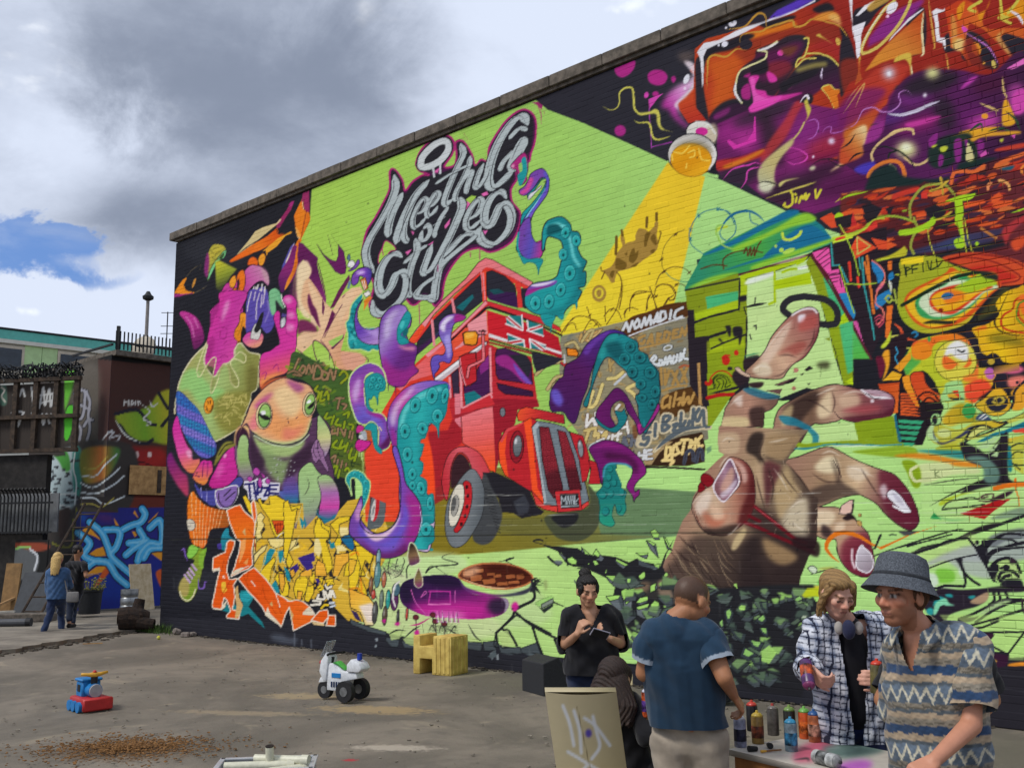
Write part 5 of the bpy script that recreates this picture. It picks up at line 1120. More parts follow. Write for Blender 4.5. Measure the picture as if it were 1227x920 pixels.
# yellow-green tags
YG='#a8d428'
MS('#9aa040',3,"470 620 465 540 500 470 560 410 640 395 700 400 760 460|490 620 520 680 600 690|490 860 470 810 480 760 510 700");MS('#c8a83a',2.6,"670 350 680 400 685 460|600 440 660 420 720 370|610 640 680 620 740 580")
S(YG,7,"405 720 500 705 600 660 620 635",t=0);S(YG,7,"700 510 800 490 860 480 905 460",t=1);S(YG,9,"790 500 795 580 790 650");S(YG,5.5,"800 660 815 740");P(YG,"760 770 800 755 828 770 825 815 775 820");E(YG,912,792,13,13)
MS('#c8c83a',1.2,"585 700 600 790 630 870|810 620 830 780 850 910|825 620 860 780 905 905");S(YG,2.4,"1135 590 1180 575 1240 555",t=3);S(YG,2,"0 500 60 470 195 443",t=1)
MS('#9ab038',2.6,"0 750 60 730 160 690 200 640 290 610 400 615 500 650|420 575 440 570");P('#c8cc30',"0 760 20 735 100 720 160 690 90 750 20 785");E(YG,0,620,20,34)
MS('#c8b03a',1.6,"115 740 120 850 200 800 115 740",sm=0);S('#e8905a',3.4,"985 430 990 400 1005 390");MS('#e8a860',3,"1060 370 1090 375 1120 395 1130 430",t=0)
S('#c07a3a',3,"940 690 1040 755");P('#c83a3a',"1090 690 1230 600 1230 640 1140 720 1110 800 1090 760",f=2,a=.8);P('#d8502c',"1140 780 1230 740 1230 800 1170 840",f=1.5)
# lower band: pink/black wedge, strips
z(820,250,5.1125)
Q('#2a2028',"780 250 900 205 1060 160 1240 110 1240 700 1140 920 1110 900 1000 620 900 420")
Q('#5a1c24',"770 285 800 270 900 420 1010 640 1120 880 1145 920 1100 920 1030 760 930 540 850 400")
Q('#f05aa8',"785 270 885 235 895 310 900 380 945 370 950 400 985 480 995 520 945 520 880 400 800 300")
MS('#3a1c30',1,"810 300 880 240|820 320 890 270|835 340 895 300|850 360 890 330|890 410 960 400 990 510|900 430 950 420 965 480|910 450 940 445|880 400 950 395",sm=0)
Q('#2a86c0',"945 520 1000 515 1050 640 1040 680 1010 640");Q('#d85aa0',"1030 690 1060 690 1090 800 1120 880 1080 790")
MS('#3aa0a0',2,"900 215 910 350 950 345|960 360 1000 450|1070 300 1080 370|1090 300 1100 470 1150 700 1165 800",sm=0);MS('#e07a30',3,"1120 290 1140 480 1160 640|1105 330 1130 440",sm=0);MS('#e84030',3,"1040 230 1050 300|1010 330 1020 440|1060 420 1070 480",sm=0)
MS('#a8c83a',1.6,"990 170 1040 290 1070 410|950 350 1000 520 1040 640|980 460 1100 465 1230 450",sm=0);Q('#c8e03a',"905 175 990 160 1040 155 1030 180 910 215");MS('#e04030',3,"930 190 980 175",sm=0);MS('#b8d040',2,"1110 120 1060 150 1000 160",)
Q('#e8502c',"1020 240 1060 165 1180 240 1060 300");MS('#c8c060',1.6,"1060 175 1060 280 1140 230 1060 175",sm=0);MQ('#e0502c',"1145 180 1240 200 1240 250 1190 250|830 60 900 25 930 50 1030 60 1080 100 1020 130 960 110 900 120");E('#a8d428',948,55,28,30);MQ('#2a2228',"920 60 1030 30 1060 90 1000 120 930 110|1090 40 1160 10 1180 60 1120 90");Q('#c83030',"1030 20 1060 100 1020 110");S('#b8c83a',1.6,"950 100 1000 160 1100 130 1160 70 1227 60")
z(1007,270,5.577)
MP('#2a80b8',"205 240 240 250 290 310 285 360 250 390 240 340 215 300|235 490 280 450 335 430 335 480 280 540 235 560|320 330 350 310 360 350 325 370",o='#1c2430',w=.7);P('#f070a0',"235 440 260 400 290 370 290 400 250 440",f=.4);S('#f08070',1.6,"210 235 260 270 295 320 290 380 250 430 235 520 280 560 290 620 250 660")
Q('#e8742a',"315 240 345 240 345 300 320 300");Q('#e8742a',"310 540 350 530 340 650 320 780 300 740");P('#c8d838',"310 760 340 700 330 780 290 820 270 810",f=.4);MS('#c84a60',1.4,"235 640 260 620 275 640 250 670 240 650|230 620 265 600 290 640 260 680",t=0);MS('#a8b848',2.2,"300 490 320 470 345 490 325 515 300 490|360 430 375 520|350 500 375 500|325 390 340 440");Q('#d8d8c8',"320 360 345 390 340 460 325 400")
S('#e05a34',3,"350 650 400 690 430 750 510 770",t=1);S('#c8c858',1.8,"340 745 390 740 430 810 460 820");MS('#2a78a0',2.4,"370 900 365 840 390 815|480 720 500 710 515 730 500 745");P('#e8a030',"280 870 310 830 330 880 310 920 290 920",f=.5)
# green-yellow eye blob
P('#a8a82c',"405 230 555 205 660 215 760 270 900 310 1060 310 1080 370 1060 400 960 480 860 640 720 700 560 720 440 660 385 560 385 440 400 330",g=("450 260 800 650",'#a8b828','#c8b430'))
Q('#f0d428',"405 225 555 205 555 250 405 265")
for s_,c_ in(("430 540 440 470 500 420 600 370 700 320 740 280 800 310 900 330 1040 360 1080 400 1000 470 900 580 780 660 620 690 500 650",'#e0581e'),("445 550 455 480 520 430 620 380 730 320 790 310 900 350 1040 400 980 470 880 560 760 640 620 680 520 640",'#f0c028'),("500 540 510 490 560 440 640 400 720 370 800 320 900 370 1050 400 960 450 880 540 760 610 640 630 540 610",'#3aa058'),("525 530 540 480 600 440 700 400 760 360 900 380 1060 410 960 450 860 540 740 600 620 610 560 570",'#d8e8c0'),("595 520 605 470 660 430 760 400 880 390 1020 410 960 440 860 520 760 590 680 590 620 560",'#d83a20'),("610 510 620 470 680 440 780 420 900 400 980 420 900 470 820 530 740 570 660 570",'#f2b41e'),("760 420 850 370 940 320 1000 350 1050 390 960 420 860 450",'#a8c828')):
 P(c_,s_,f=.5)
P('#f08020',"700 440 800 440 830 480 760 520 700 520",f=3);E('#2a6a98',715,472,40,22,-10);E('#8a2418',672,566,16,13)
S('#203020',4.2,"410 535 520 475 640 410 760 350 880 320 960 310");P('#26302a',"930 310 1000 310 1060 340 1060 370 1010 360 960 350",f=1);S('#222820',4.5,"550 655 620 645 720 650 780 640",f=.8,t=1)
MS('#243020',1.7,"425 265 440 340 440 280 470 290 435 310|480 270 480 320|480 270 520 260|485 295 515 290|550 250 555 310|580 240 590 290|610 240 600 300 640 280|640 230 650 280 680 240",sm=0);S('#a8c038',3,"250 235 340 210 420 165 440 170")
P('#c8c030',"220 235 330 200 400 160 430 140 440 200 340 220",f=.6);MS('#b8c838',1.6,"370 330 390 330",sm=0)
# red/orange arcs to the right
P('#d8502a',"680 220 780 190 900 180 1050 200 1230 260 1230 380 1180 400 1060 400 1060 340 1000 300 900 300 780 260",f=1,g=("700 220 1200 330",'#c84428','#d8542c'));MS('#8a2420',1.8,"700 240 860 215 1040 250 1190 330 1180 370 1080 390|720 225 900 195 1100 220 1240 280",t=0);P('#c83024',"860 290 1000 270 1120 310 1180 350 1060 380 1040 320",f=2)
P('#4a4a24',"1080 430 1130 420 1100 520 1000 600 900 640 960 560",f=4,a=.8)
P('#e8b41e',"880 690 980 660 1060 600 1040 520 1100 450 1180 420 1240 440 1240 900 960 860 920 760",g=("950 700 1200 700",'#f0c41e','#d8a41e'))
MS('#c83a1e',2.4,"1240 470 1170 500 1150 560 1090 600 1075 660 1120 700 1240 720|1240 480 1200 520 1190 600 1240 660",t=0);MP('#f07028',"890 700 960 670 980 690 920 700|1190 480 1240 470 1240 600 1210 580",f=1.5);MS('#5a8a2a',2,"1240 500 1190 530 1180 620 1240 680");P('#6a6420',"980 760 1060 720 1200 760 1240 800 1120 800",f=6,a=.7);MS('#2a2420',2,"1130 430 1070 560 1030 640 1060 700 1140 730 1240 740",t=1)
z(1027,390,6.135)
# second blob creature
P('#c8c82a',"345 290 370 200 430 120 540 80 700 60 800 100 860 180 890 300 960 320 1000 400 980 460 900 520 860 570 760 560 640 560 600 480 560 400 480 330 380 380",g=("380 150 900 500",'#c0cc30','#e8b428'))
P('#f0602a',"400 170 420 120 500 100 600 70 720 60 820 110 870 200 890 310 870 360 840 240 780 140 640 110 560 150 540 220 470 250 410 230",f=1,g=("420 150 880 280",'#f08020','#f07838'))
E('#f08a20',475,185,74,66,0,f=1);E('#4a9a4a',530,100,14,20,0);P('#58b04a',"340 300 370 200 420 250 470 260 400 330 370 370",f=1.5)
P('#d84a24',"390 400 400 355 440 338 490 350 505 420 560 480 610 510 600 570 520 600 480 560 430 500",o='#3a2020',w=1,g=("420 360 560 580",'#e06028'))
MS('#3a1c1c',2.2,"455 520 500 490 560 500 600 550|480 570 520 530 570 550 590 590|500 600 540 570",t=0)
E('#e0d44a',725,260,155,150,0,o='#5a5a28',w=1);P('#ecebe8',"640 230 670 150 740 110 810 150 820 220 800 260 730 240 690 210",f=2.5);P('#f0702a',"625 280 640 220 700 250 780 300 830 240 840 280 800 310 740 290 700 320 650 320",f=1);S('#2a2a2c',2,"740 180 770 195 790 185")
P('#f07a30',"780 380 860 350 890 310 880 400 800 410",f=1.5);P('#f05030',"790 450 900 390 970 420 980 470 900 530 860 570 790 520",f=2)
P('#a8dc88',"640 470 660 420 770 415 790 560 740 560 640 555 610 530",f=.6);Q('#e04428',"700 480 740 475 760 530 720 525");Q('#d8a830',"660 510 700 490 760 540 690 550");S('#24242a',2.6,"670 530 720 540 790 535",t=1)
# violet chain
S('#282430',8,"820 50 850 120 880 170 900 230 950 260");S('#282430',6,"950 250 1000 220 1040 250 1060 310");E('#c8a838',985,265,26,22);P('#282430',"1000 330 1080 320 1100 400 1120 450 1090 500 1010 440",f=.5);P('#c868b8',"935 340 970 310 1010 330 1000 390 960 390",f=1);MS('#e8a050',1.2,"1000 330 1015 370 985 410");P('#f06a90',"1080 310 1160 290 1230 320 1180 350 1100 350",f=3);P('#f08070',"1110 390 1230 370 1230 430 1130 460",f=3);E('#282430',1178,418,13,12)
P('#d8b430',"870 580 940 530 1000 470 1060 460 1110 520 1130 600 1060 660 980 660 900 620",o='#24242a',w=1,g=("900 600 1100 500",'#e8b028'));P('#2a2a36',"945 560 1000 520 1090 520 1110 580 1050 630 980 620");MS('#c8b040',2.6,"1010 540 1050 520 1080 550 1040 580 1000 560",t=0);P('#e8a42a',"1130 490 1230 430 1230 600 1140 620 1160 540",f=1)
S('#242430',3,"1240 400 1160 480 1150 560 1130 610",t=0)
# stripes, dark
Q('#241c22',"180 400 310 330 330 330 360 380 470 560 620 560 640 600 600 700 560 760 520 780 480 880 300 880 280 650 310 480")
Q('#f0b428',"190 405 260 335 330 360 310 400");Q('#f0a028',"270 310 390 190 400 240 320 340");Q('#c84a20',"155 430 310 420 300 640 262 650 276 560 180 500",g=("160 430 300 620",'#e8702a'));Q('#f09a28',"330 380 380 360 400 440 460 600 430 590 350 460")
for i_ in range(8):Q('#e8602a',[320,500+i_*20,430,498+i_*22,450+i_*3,506+i_*23,320,512+i_*21])
for i_ in range(5):Q('#3aa878',[300,690+i_*42,490-i_*16,700+i_*40,470-i_*16,726+i_*40,310,715+i_*40])
Q('#1f6a80',"268 660 285 650 330 880 300 890")
P('#6a1c34',"140 230 210 240 200 330 170 390 150 300",f=1);P('#2a1c24',"220 150 330 60 370 100 350 200 270 310 230 260",f=1);MS('#3a9ac0',1.6,"285 160 300 200 280 230 300 280");P('#f0a42a',"190 215 235 180 235 300 185 410 210 300",f=.5)
# right lower scribbles
P('#b8b43a',"520 800 560 720 600 700 640 740 760 760 880 700 1000 700 1100 710 990 760 900 790 820 830 700 880 580 870",g=("560 780 1000 720",'#c8cc48','#d8b82e'));P('#d8b02a',"620 700 700 600 780 570 860 620 880 700 760 720 680 740",f=3,g=("640 700 860 620",'#a89a20'));E('#3aa050',822,628,50,56)
P('#b8d898',"510 800 540 730 570 720 560 790 600 840 580 860",f=.6);P('#34345a',"560 770 570 830 640 860 760 800 820 750 870 740 800 800 700 850 600 870",f=1);E('#a8d888',580,690,40,46,0,o='#243030',w=.8);E('#26262a',572,692,20,34,0);E('#d0dc88',640,790,52,34,0,f=1)
P('#3a4a6a',"870 690 920 640 990 690 960 700",f=1);MS('#e8e8e0',1.4,"900 680 940 650|920 690 960 665")
P('#d8dc78',"790 830 900 740 990 750 900 790 830 840",o='#26302a',w=1.2);MS('#24242a',2.4,"800 840 840 760 900 735 960 740 1000 770|760 900 820 840 1000 770 1240 640|1000 700 1080 710 1240 640",t=0)
Q('#1f7a8a',"870 860 1000 790 1080 770 1240 700 1240 760 1100 790 940 850");MQ('#c8c850',"800 840 1000 780 1040 770 900 830|1100 700 1240 640 1240 680 1120 720");MQ('#b8dc90',"870 890 960 840 1060 790 920 890|950 920 1010 860 1030 850 980 920");Q('#e85038',"1140 770 1240 750 1240 790 1150 785");Q('#241c26',"1060 790 1110 800 1110 920 1030 920 1040 860");Q('#e0c03a',"1110 830 1240 800 1240 920 1110 920",g=("1120 830 1200 920",'#b8c848'));MS('#26302a',1.6,"1120 880 1170 850 1240 850|1120 900 1240 890",t=0)
MP('#b8b82e',"600 890 760 870 800 900 760 920 590 920",f=1);

# lamp
z(640,60,5.577)
E('#e0ddd4',1120,560,105,82,15,o='#26242a',w=1);E('#c8b89a',1185,570,40,80,10,f=3,a=.8);E('#d02a92',1120,545,42,28,0)
E('#d8d4cc',1058,700,165,140,0,o='#26242a',w=1.3,g=("930 600 1180 780",'#b8b4ac','#dcd8d0'))
E('#eba916',1050,735,138,112,5,o='#a8781a',w=1,g=("980 640 1100 840",'#e0960e','#eeb020'))
P('#8a7a50',"920 660 990 620 1080 610 1160 640 1190 690 1100 640 1000 640",f=4,a=.7)
MS('#f8d050',1.6,"930 680 990 690 1040 640|1030 690 1070 670 1070 710 1040 720|1100 660 1120 730 1170 740|1020 760 1015 790|920 700 925 740");MS('#e8e6e2',1.8,"1190 640 1210 700 1170 800|1080 480 1160 490 1210 560",f=.6)
# ---------------------------------------------------------------- bunker, hand, rocks, pit
z(820,250,5.1125)
# teal/green swoosh slab
Q('#2f8f6a',"0 490 120 270 640 10 760 40 850 110 900 180 900 215 780 260 560 330 340 400 130 450 10 500",g=("100 400 850 150",'#4aa84a','#1f7f88'))
MP('#1a6f96',"120 280 300 190 500 80 640 10 700 25 520 110 330 210 180 270|620 170 760 100 860 150 890 180 760 230 560 280 480 300|240 380 420 330 560 290 440 310",f=1)
MP('#94cc3a',"300 240 520 140 720 30 800 50 790 80 640 120 480 190 330 260|420 350 640 270 900 185 880 215 640 300 440 370|20 490 160 420 330 390 230 430",f=1.5);MS('#c8e048',3.2,"600 150 610 185 650 190 700 165 715 140|195 140 215 120 260 110",t=0)
MS('#1f6a90',3.2,"215 150 250 80 310 30 390 15 450 40 495 85",t=1);MS('#1f6a90',1.2,"260 200 310 150 310 80 270 20 210 5|215 150 230 180 260 200|400 30 410 80 450 100",t=0)
MS('#98c858',1.6,"195 160 200 110 240 100|200 160 230 220 300 250");MS('#5a3a1c',1.6,"100 370 180 345 260 350|240 370 240 310 300 270 400 255 480 270|365 275 380 240 390 290 405 235 410 290 430 235 430 290 450 230 470 200",t=0)
E('#b8e058',640,260,40,14,-20);E('#b8e058',595,255,14,14);E('#b8e058',560,230,8,10)
# olive pillar and door
Q('#8a9a1c',"5 500 330 395 345 440 390 440 385 880 440 900 300 920 160 1000 150 780 60 790 55 620 20 620")
MQ('#4ab878',"130 540 330 505 330 560 140 615");MQ('#b0c81c',"60 640 330 560 330 620 70 690|150 850 360 800 380 860 160 900|335 420 390 440 385 560 340 540",f=1)
Q('#2a222a',"20 620 58 620 60 790 150 780 160 920 130 920 30 900")
MS('#26222a',2.2,"5 500 340 430|60 695 175 655 335 615|140 795 250 760|170 855 300 800 380 770|340 440 335 620",t=0,sm=0)
MP('#26222a',"300 730 350 725 352 780 335 835 330 790 305 780|250 720 285 730 280 780 268 745|335 540 385 530 385 560 340 570|210 800 240 825 215 815",f=.8)
E('#c8301e',318,882,15,16);E('#c8301e',255,915,24,22);
Q('#c8e898',"385 430 560 385 740 320 765 300 830 560 890 780 930 880 960 920 380 920",g=("500 420 700 800",'#cce898','#c0e690'))
P('#e8f0e0',"385 440 540 385 545 410 390 465",f=1.5);Q('#eef4e8',"690 360 760 345 755 365 700 375")
Q('#b4cf14',"340 410 760 290 740 320 540 385 345 440");Q('#b4cf14',"555 440 770 390 780 460 560 495");MS('#b4cf14',3,"552 385 556 570 520 585|600 390 650 370 685 370|690 340 730 320",sm=0)
Q('#8a9a1c',"770 290 850 410 960 700 1040 920 920 920 880 720 800 470 745 330",g=("800 350 980 900",'#98b01c'))
Q('#48b880',"850 420 890 440 960 600 1110 880 1140 920 1000 920 960 720 900 600",f=.6,g=("880 450 1080 900",'#4cc07a','#58b84a'));Q('#b0d41c',"940 680 990 630 1010 690 950 720")
MS('#5a2430',2.4,"335 405 760 285|775 285 900 480 1020 700 1145 920",sm=0);Q('#c0a8a0',"520 345 720 285 750 290 640 330",a=.7)
MS('#2a2a2c',3.4,"365 605 440 590 505 578",t=1);MS('#26222a',1.6,"365 605 380 650|385 690 380 860|435 545 432 580|400 770 410 800|425 720 440 715 440 740",sm=0)
Q('#8a9a1c',"830 800 890 790 895 810 800 820");S('#24222a',1.4,"900 800 940 920")
# black ring
S('#2c2a30',8,"640 650 608 625 610 590 650 555 720 540 800 545 870 560 920 600 940 650 930 700 890 712 840 708",t=0);S('#2c2a30',2,"890 712 840 708")
z(820,360,6.135)
Q('#c6e894',"460 300 980 250 1070 300 1170 620 1160 700 900 640 700 720 480 700")
Q('#c6e894',"980 230 1060 210 1070 270 990 280");Q('#8fa41c',"1080 300 1240 250 1240 620 1170 620 1110 360");Q('#50bc78',"1140 180 1240 150 1240 520 1200 540 1150 260",f=1);Q('#c0dc1c',"1180 600 1240 560 1240 620")
Q('#90a41c',"165 380 440 330 450 520 440 620 360 680 200 920 170 920");Q('#a8bc1c',"165 300 430 250 440 350 165 400",f=1,a=.7)
Q('#2a222a',"20 130 72 65 80 270 155 262 170 480 165 650 185 780 130 760 40 620");Q('#c09458',"95 460 115 455 130 760 108 760")
MS('#262228',2,"75 165 190 120 320 90 400 65|160 275 240 245 310 225|195 355 290 310 440 255|460 120 455 330 440 500",sm=0);MP('#262228',"360 200 420 200 425 260 405 330 395 270 365 265|305 190 340 190 335 270 315 230|250 285 265 280 290 320",f=.8)
E('#c8281c',305,440,30,36,0);E('#c8281c',382,385,18,20,0);MS('#c8281c',1.5,"180 610 200 560 250 520 310 525 350 560|275 420 300 402 335 405");S('#c8281c',4,"160 605 180 615 205 590");S('#b82020',4.5,"170 715 260 695 360 690")
MS('#2c3a18',1.3,"180 655 230 640 215 590 240 560 280 560 310 590 300 640 340 620|240 650 260 610 235 585 265 572 290 600 275 650|220 640 210 580 250 545 310 560 335 600",t=0)
P('#30242a',"350 560 380 510 440 530 480 560 470 600 420 640 380 620",f=1);P('#30242a',"440 430 540 400 540 440 480 520 440 510",f=.8);E('#2c2a2a',335,500,20,14);S('#26222a',3,"170 690 300 660 440 625 440 600",t=1)
MS('#48986a',1.6,"440 410 500 395 560 385|440 425 540 410",t=1)
P('#4a4a30',"980 460 1060 450 1060 500 990 495",f=3.5,a=.9);S('#2a2a20',1,"1003 490 1003 560")
# red/black debris chips by the finger
MQ('#2a2226',"880 510 920 480 950 500 900 520|800 530 840 520 835 500 820 500|780 575 830 565 800 600 700 630 660 620|850 545 880 530 870 550|900 610 930 605 915 622");E('#c08070',820,512,18,18);E('#b87868',805,645,14,16)
z(780,520,6.135)
# ------------ giant hand
SOFT[0]=.55
HS,HM,HD,HR='#d8b494','#a8806a','#5a4038','#6a2834'
OLH='#2c2024'
def finger(poly,g,o=OLH,w=1.2):return P(HM,poly,o=o,w=w,g=g)
z(820,360,6.135)
m_=finger("590 370 640 270 720 170 800 95 880 55 940 50 985 85 995 160 980 260 940 340 880 420 800 470 750 530 720 570 640 578 540 572 480 560 450 520 520 450",("520 520 960 120",'#d8b090','#b07868','#9a5a58'))
K(m_)
P('#e8ccb4',"560 440 640 320 720 220 790 160 750 260 680 380 600 480",f=7,a=.85);P('#6a2c34',"740 560 820 460 920 360 990 200 1000 300 920 420 800 520",f=5,a=.9);P('#a04840',"680 400 760 380 820 400 900 330 860 300 760 340",f=7,a=.7);P('#f0e8f0',"840 110 890 105 880 150 840 160",f=4);P('#c05048',"860 140 960 100 980 180 900 220 840 220",f=8,a=.6);P('#e8d8b8',"500 510 560 460 620 470 640 540 560 560",f=5,a=.8)
S('#f4ecec',2.4,"790 110 860 70 940 60 975 90",f=.8)
K()
# index stump and palm top
z(820,360,6.135)
P('#3a2a2c',"470 610 580 600 560 640 500 640",f=1);MQ('#6a4a48',"660 620 800 570 720 620|590 660 720 650 700 690")
P('#d8b8a0',"370 500 400 490 430 520 480 545 480 565 420 545",o=OLH,w=.8)
m_=Q(HM,"300 790 360 700 420 660 440 640 560 680 700 700 680 760 640 800 590 820 580 930 270 930",o=OLH,w=1,g=("320 780 640 800",'#b88a74','#7a5a4c'));K(m_);P('#e0c8b8',"360 740 420 700 420 780",f=5);P('#d8c090',"280 860 460 860 460 930 280 930",f=5);P('#4a3430',"480 800 590 790 590 930 500 930",f=5);K()
P('#2a7088',"430 650 500 640 600 670 700 700 690 720 600 725 520 705 460 680",f=.8,a=.85)
# middle finger (upper right)
z(940,420,6.135)
m_=finger("-40 430 60 360 180 300 300 260 380 248 460 262 560 285 680 290 760 310 808 350 805 420 780 480 700 520 600 532 480 520 420 505 380 520 280 540 200 550 100 700 0 780 -60 700 -80 560",("0 450 760 400",'#7a5c48','#c09a80','#8a5050','#783a48'))
K(m_)
P('#3a2a26',"0 420 120 340 240 300 240 380 160 470 100 540 0 500",f=8,a=.85);P('#e8d0a8',"240 420 330 300 350 400 340 470 260 500",f=7,a=.9);P('#d8b898',"400 330 520 310 560 380 480 440 420 420",f=9,a=.8);P('#5a2030',"420 500 560 480 700 470 800 420 800 520 600 540",f=6,a=.9);P('#a84a50',"420 440 600 400 720 420 600 460",f=7,a=.8);P('#4a3434',"20 620 160 540 140 640 0 760",f=6,a=.9);P('#c8b080',"-20 460 60 400 40 520 -20 560",f=6,a=.8)
P('#f2ecf0',"550 280 580 285 650 330 740 335 800 355 760 355 660 355 600 330",f=1);P('#c0a0ac',"580 285 700 290 790 340 700 330 640 320",f=2);S('#2a1a22',1.2,"560 300 620 325 660 352 720 345",t=1);E('#f4e8ee',645,370,14,12,0,f=2)
MS('#3a2428',1.2,"360 440 400 490 440 510|280 540 400 510",t=1)
K()
P('#1f7f98',"-40 480 60 490 160 540 230 580 262 640 240 700 160 728 80 720 170 705 205 670 190 610 100 560 0 540",f=1,a=.85);MS('#d4ecc8',2,"200 560 255 620 250 700",a=.7)
Q('#8fa81e',"510 530 800 480 830 620 840 690 600 660 545 670",g=("520 600 830 560",'#88a41c'));Q('#c6e894',"200 560 300 545 400 525 505 530 545 670 260 670 255 620")
S('#8fa81e',5,"0 760 60 690 160 700 240 690 540 675 860 690",t=0,f=.6);MS('#2a9098',1.6,"70 720 200 715 320 690 500 690 700 695 860 690",t=0);S('#d8ecd0',2.2,"300 705 480 700 700 700",a=.8,t=1)
# ring finger
m_=finger("0 820 100 780 200 740 290 710 360 715 420 745 520 800 640 850 760 890 820 920 900 1010 950 1100 985 1200 985 1270 930 1320 850 1290 740 1200 680 1130 600 1080 540 1060 420 1080 300 1130 200 1150 100 1080 0 1000",("50 900 940 1250",'#a88868','#d8b890','#7a4848','#5a1c30'))
K(m_)
P('#f0e0b8',"220 860 300 780 380 790 400 880 300 900",f=8,a=.9);P('#4a3a34',"340 800 380 860 420 960 560 1060 420 1080 240 1130 180 1040 300 980 380 960",f=8,a=.8);P('#e8d4b8',"460 860 560 840 620 900 560 960 480 930",f=8,a=.8);P('#6a2034',"700 880 850 930 960 1120 980 1260 900 1310 800 1240 720 1120 700 1000",f=9,a=.8);P('#f0e8e8',"700 1010 740 980 760 1050 730 1090",f=6,a=.7);P('#3a2826',"20 860 60 1000 180 1100 120 1110 0 1000",f=6,a=.8)
MS('#3a2c2c',1.4,"350 790 400 880 420 940|300 1130 420 1085 540 1060",t=1)
P('#eceaf0',"750 1060 790 1020 850 1060 900 1130 930 1180 870 1170 800 1120",o='#4a1c2a',w=1);P('#c8c4d0',"790 1040 850 1080 880 1140 830 1110",f=1.5);Q('#f8f8fa',"790 1130 860 1160 940 1190 880 1190 800 1150")
K()
# little finger
z(920,560,6.135)
m_=finger("300 300 340 285 420 290 520 295 540 340 600 345 640 380 700 440 740 490 760 560 780 660 780 740 740 800 680 800 600 760 540 690 510 610 500 530 440 530 360 500 310 430",("320 350 740 760",'#b89878','#c8a080','#7a3a48','#6a2038'))
K(m_);P('#f0dcb8',"320 320 440 310 500 350 460 420 380 440 330 400",f=7,a=.8);P('#3a2a2c',"400 420 460 450 470 520 400 500",f=6,a=.9);P('#f0d8b8',"500 420 560 400 560 460 500 470",f=6,a=.7);P('#7a2438',"560 540 720 480 780 640 780 800 600 770 540 660",f=10,a=.8);S('#f0dce0',2.4,"620 600 620 680 640 740",f=1.2);P('#dcd4dc',"650 720 660 620 690 570 710 590 760 640 775 720 740 770 690 760",o='#f4f0f4',w=1.4,g=("660 600 760 740",'#9a8a94'));K()
Q('#e8c0ae',"525 340 540 280 600 240 630 235 615 330 570 345",o=OLH,w=.9);S(OLH,2,"630 240 620 330 590 340");P('#2a1c20',"550 370 610 340 650 380 620 380 580 390",f=.8)
MP('#c8a058',"655 390 685 395 690 430 660 420|665 340 685 340 685 360 668 358",o='#3a3020',w=.5)
# palm body
z(780,520,6.135)
m_=Q(HM,"490 60 500 130 540 150 480 200 420 260 370 300 360 380 310 460 290 560 230 640 190 740 150 860 100 930 60 1080 20 1180 -10 1230 120 1230 1080 1230 1100 1050 1160 900 1220 800 1227 470 1180 440 1100 320 990 210 1100 30 1160 -30 500 -60",g=("300 500 1000 900",'#b09472','#75604e','#463630'))
K(m_)
P('#c8aa88',"500 0 640 0 640 130 540 150 500 100",f=6);P('#2e2422',"740 0 830 0 800 140 840 200 870 300 860 420 820 300 780 180 700 120",f=6,a=.9);P('#a88a64',"850 20 1000 0 1100 20 980 190 860 200",f=8,a=.8);P('#5a4a40',"840 160 980 190 1060 60 1000 210 880 200",f=5,a=.8)
P('#c8a884',"760 240 840 200 860 300 830 480 790 480 770 360",f=9,a=.8);P('#c0a478',"900 380 960 300 1000 230 1060 360 1100 430 1010 560 940 620",f=9,a=.9);P('#5a2830',"830 220 930 220 950 260 880 440 850 540",f=8,a=.8);P('#d8c8a8',"1000 560 1100 470 1150 480 1160 640 1140 760 1040 740 960 660",f=10,a=.9);P('#3a2a28',"740 540 860 560 940 660 1000 760 900 760 740 700 700 620",f=10,a=.85)
P('#2a2022',"180 900 300 760 420 740 560 760 600 830 780 740 800 930 820 1230 0 1230 100 1000",f=14,a=.65);P('#2a2022',"700 780 1000 740 1227 800 1227 1230 700 1230",f=14,a=.6);P('#a88860',"820 770 900 790 1060 880 1060 930 960 960 860 900",f=9,a=.9);P('#d0b888',"590 840 620 760 680 690 700 720 660 800 620 850",f=3,a=.9)
for i_ in range(46):
 x_=60+PRNG.rand()*500;y_=720+PRNG.rand()*350
 S(['#8a7058','#3a2a26','#b09878','#241c1c'][i_%4],1.3,[x_,y_,x_+40+PRNG.randn()*10,y_+90,x_+110,y_+160],t=1,a=.6)
for i_ in range(60):
 x_=860+PRNG.rand()*360;y_=220+PRNG.rand()*560
 S(['#d8c0a0','#4a3834'][i_%2],.8,[x_,y_,x_+PRNG.randn()*20,y_+PRNG.randn()*20],a=.5)
K()
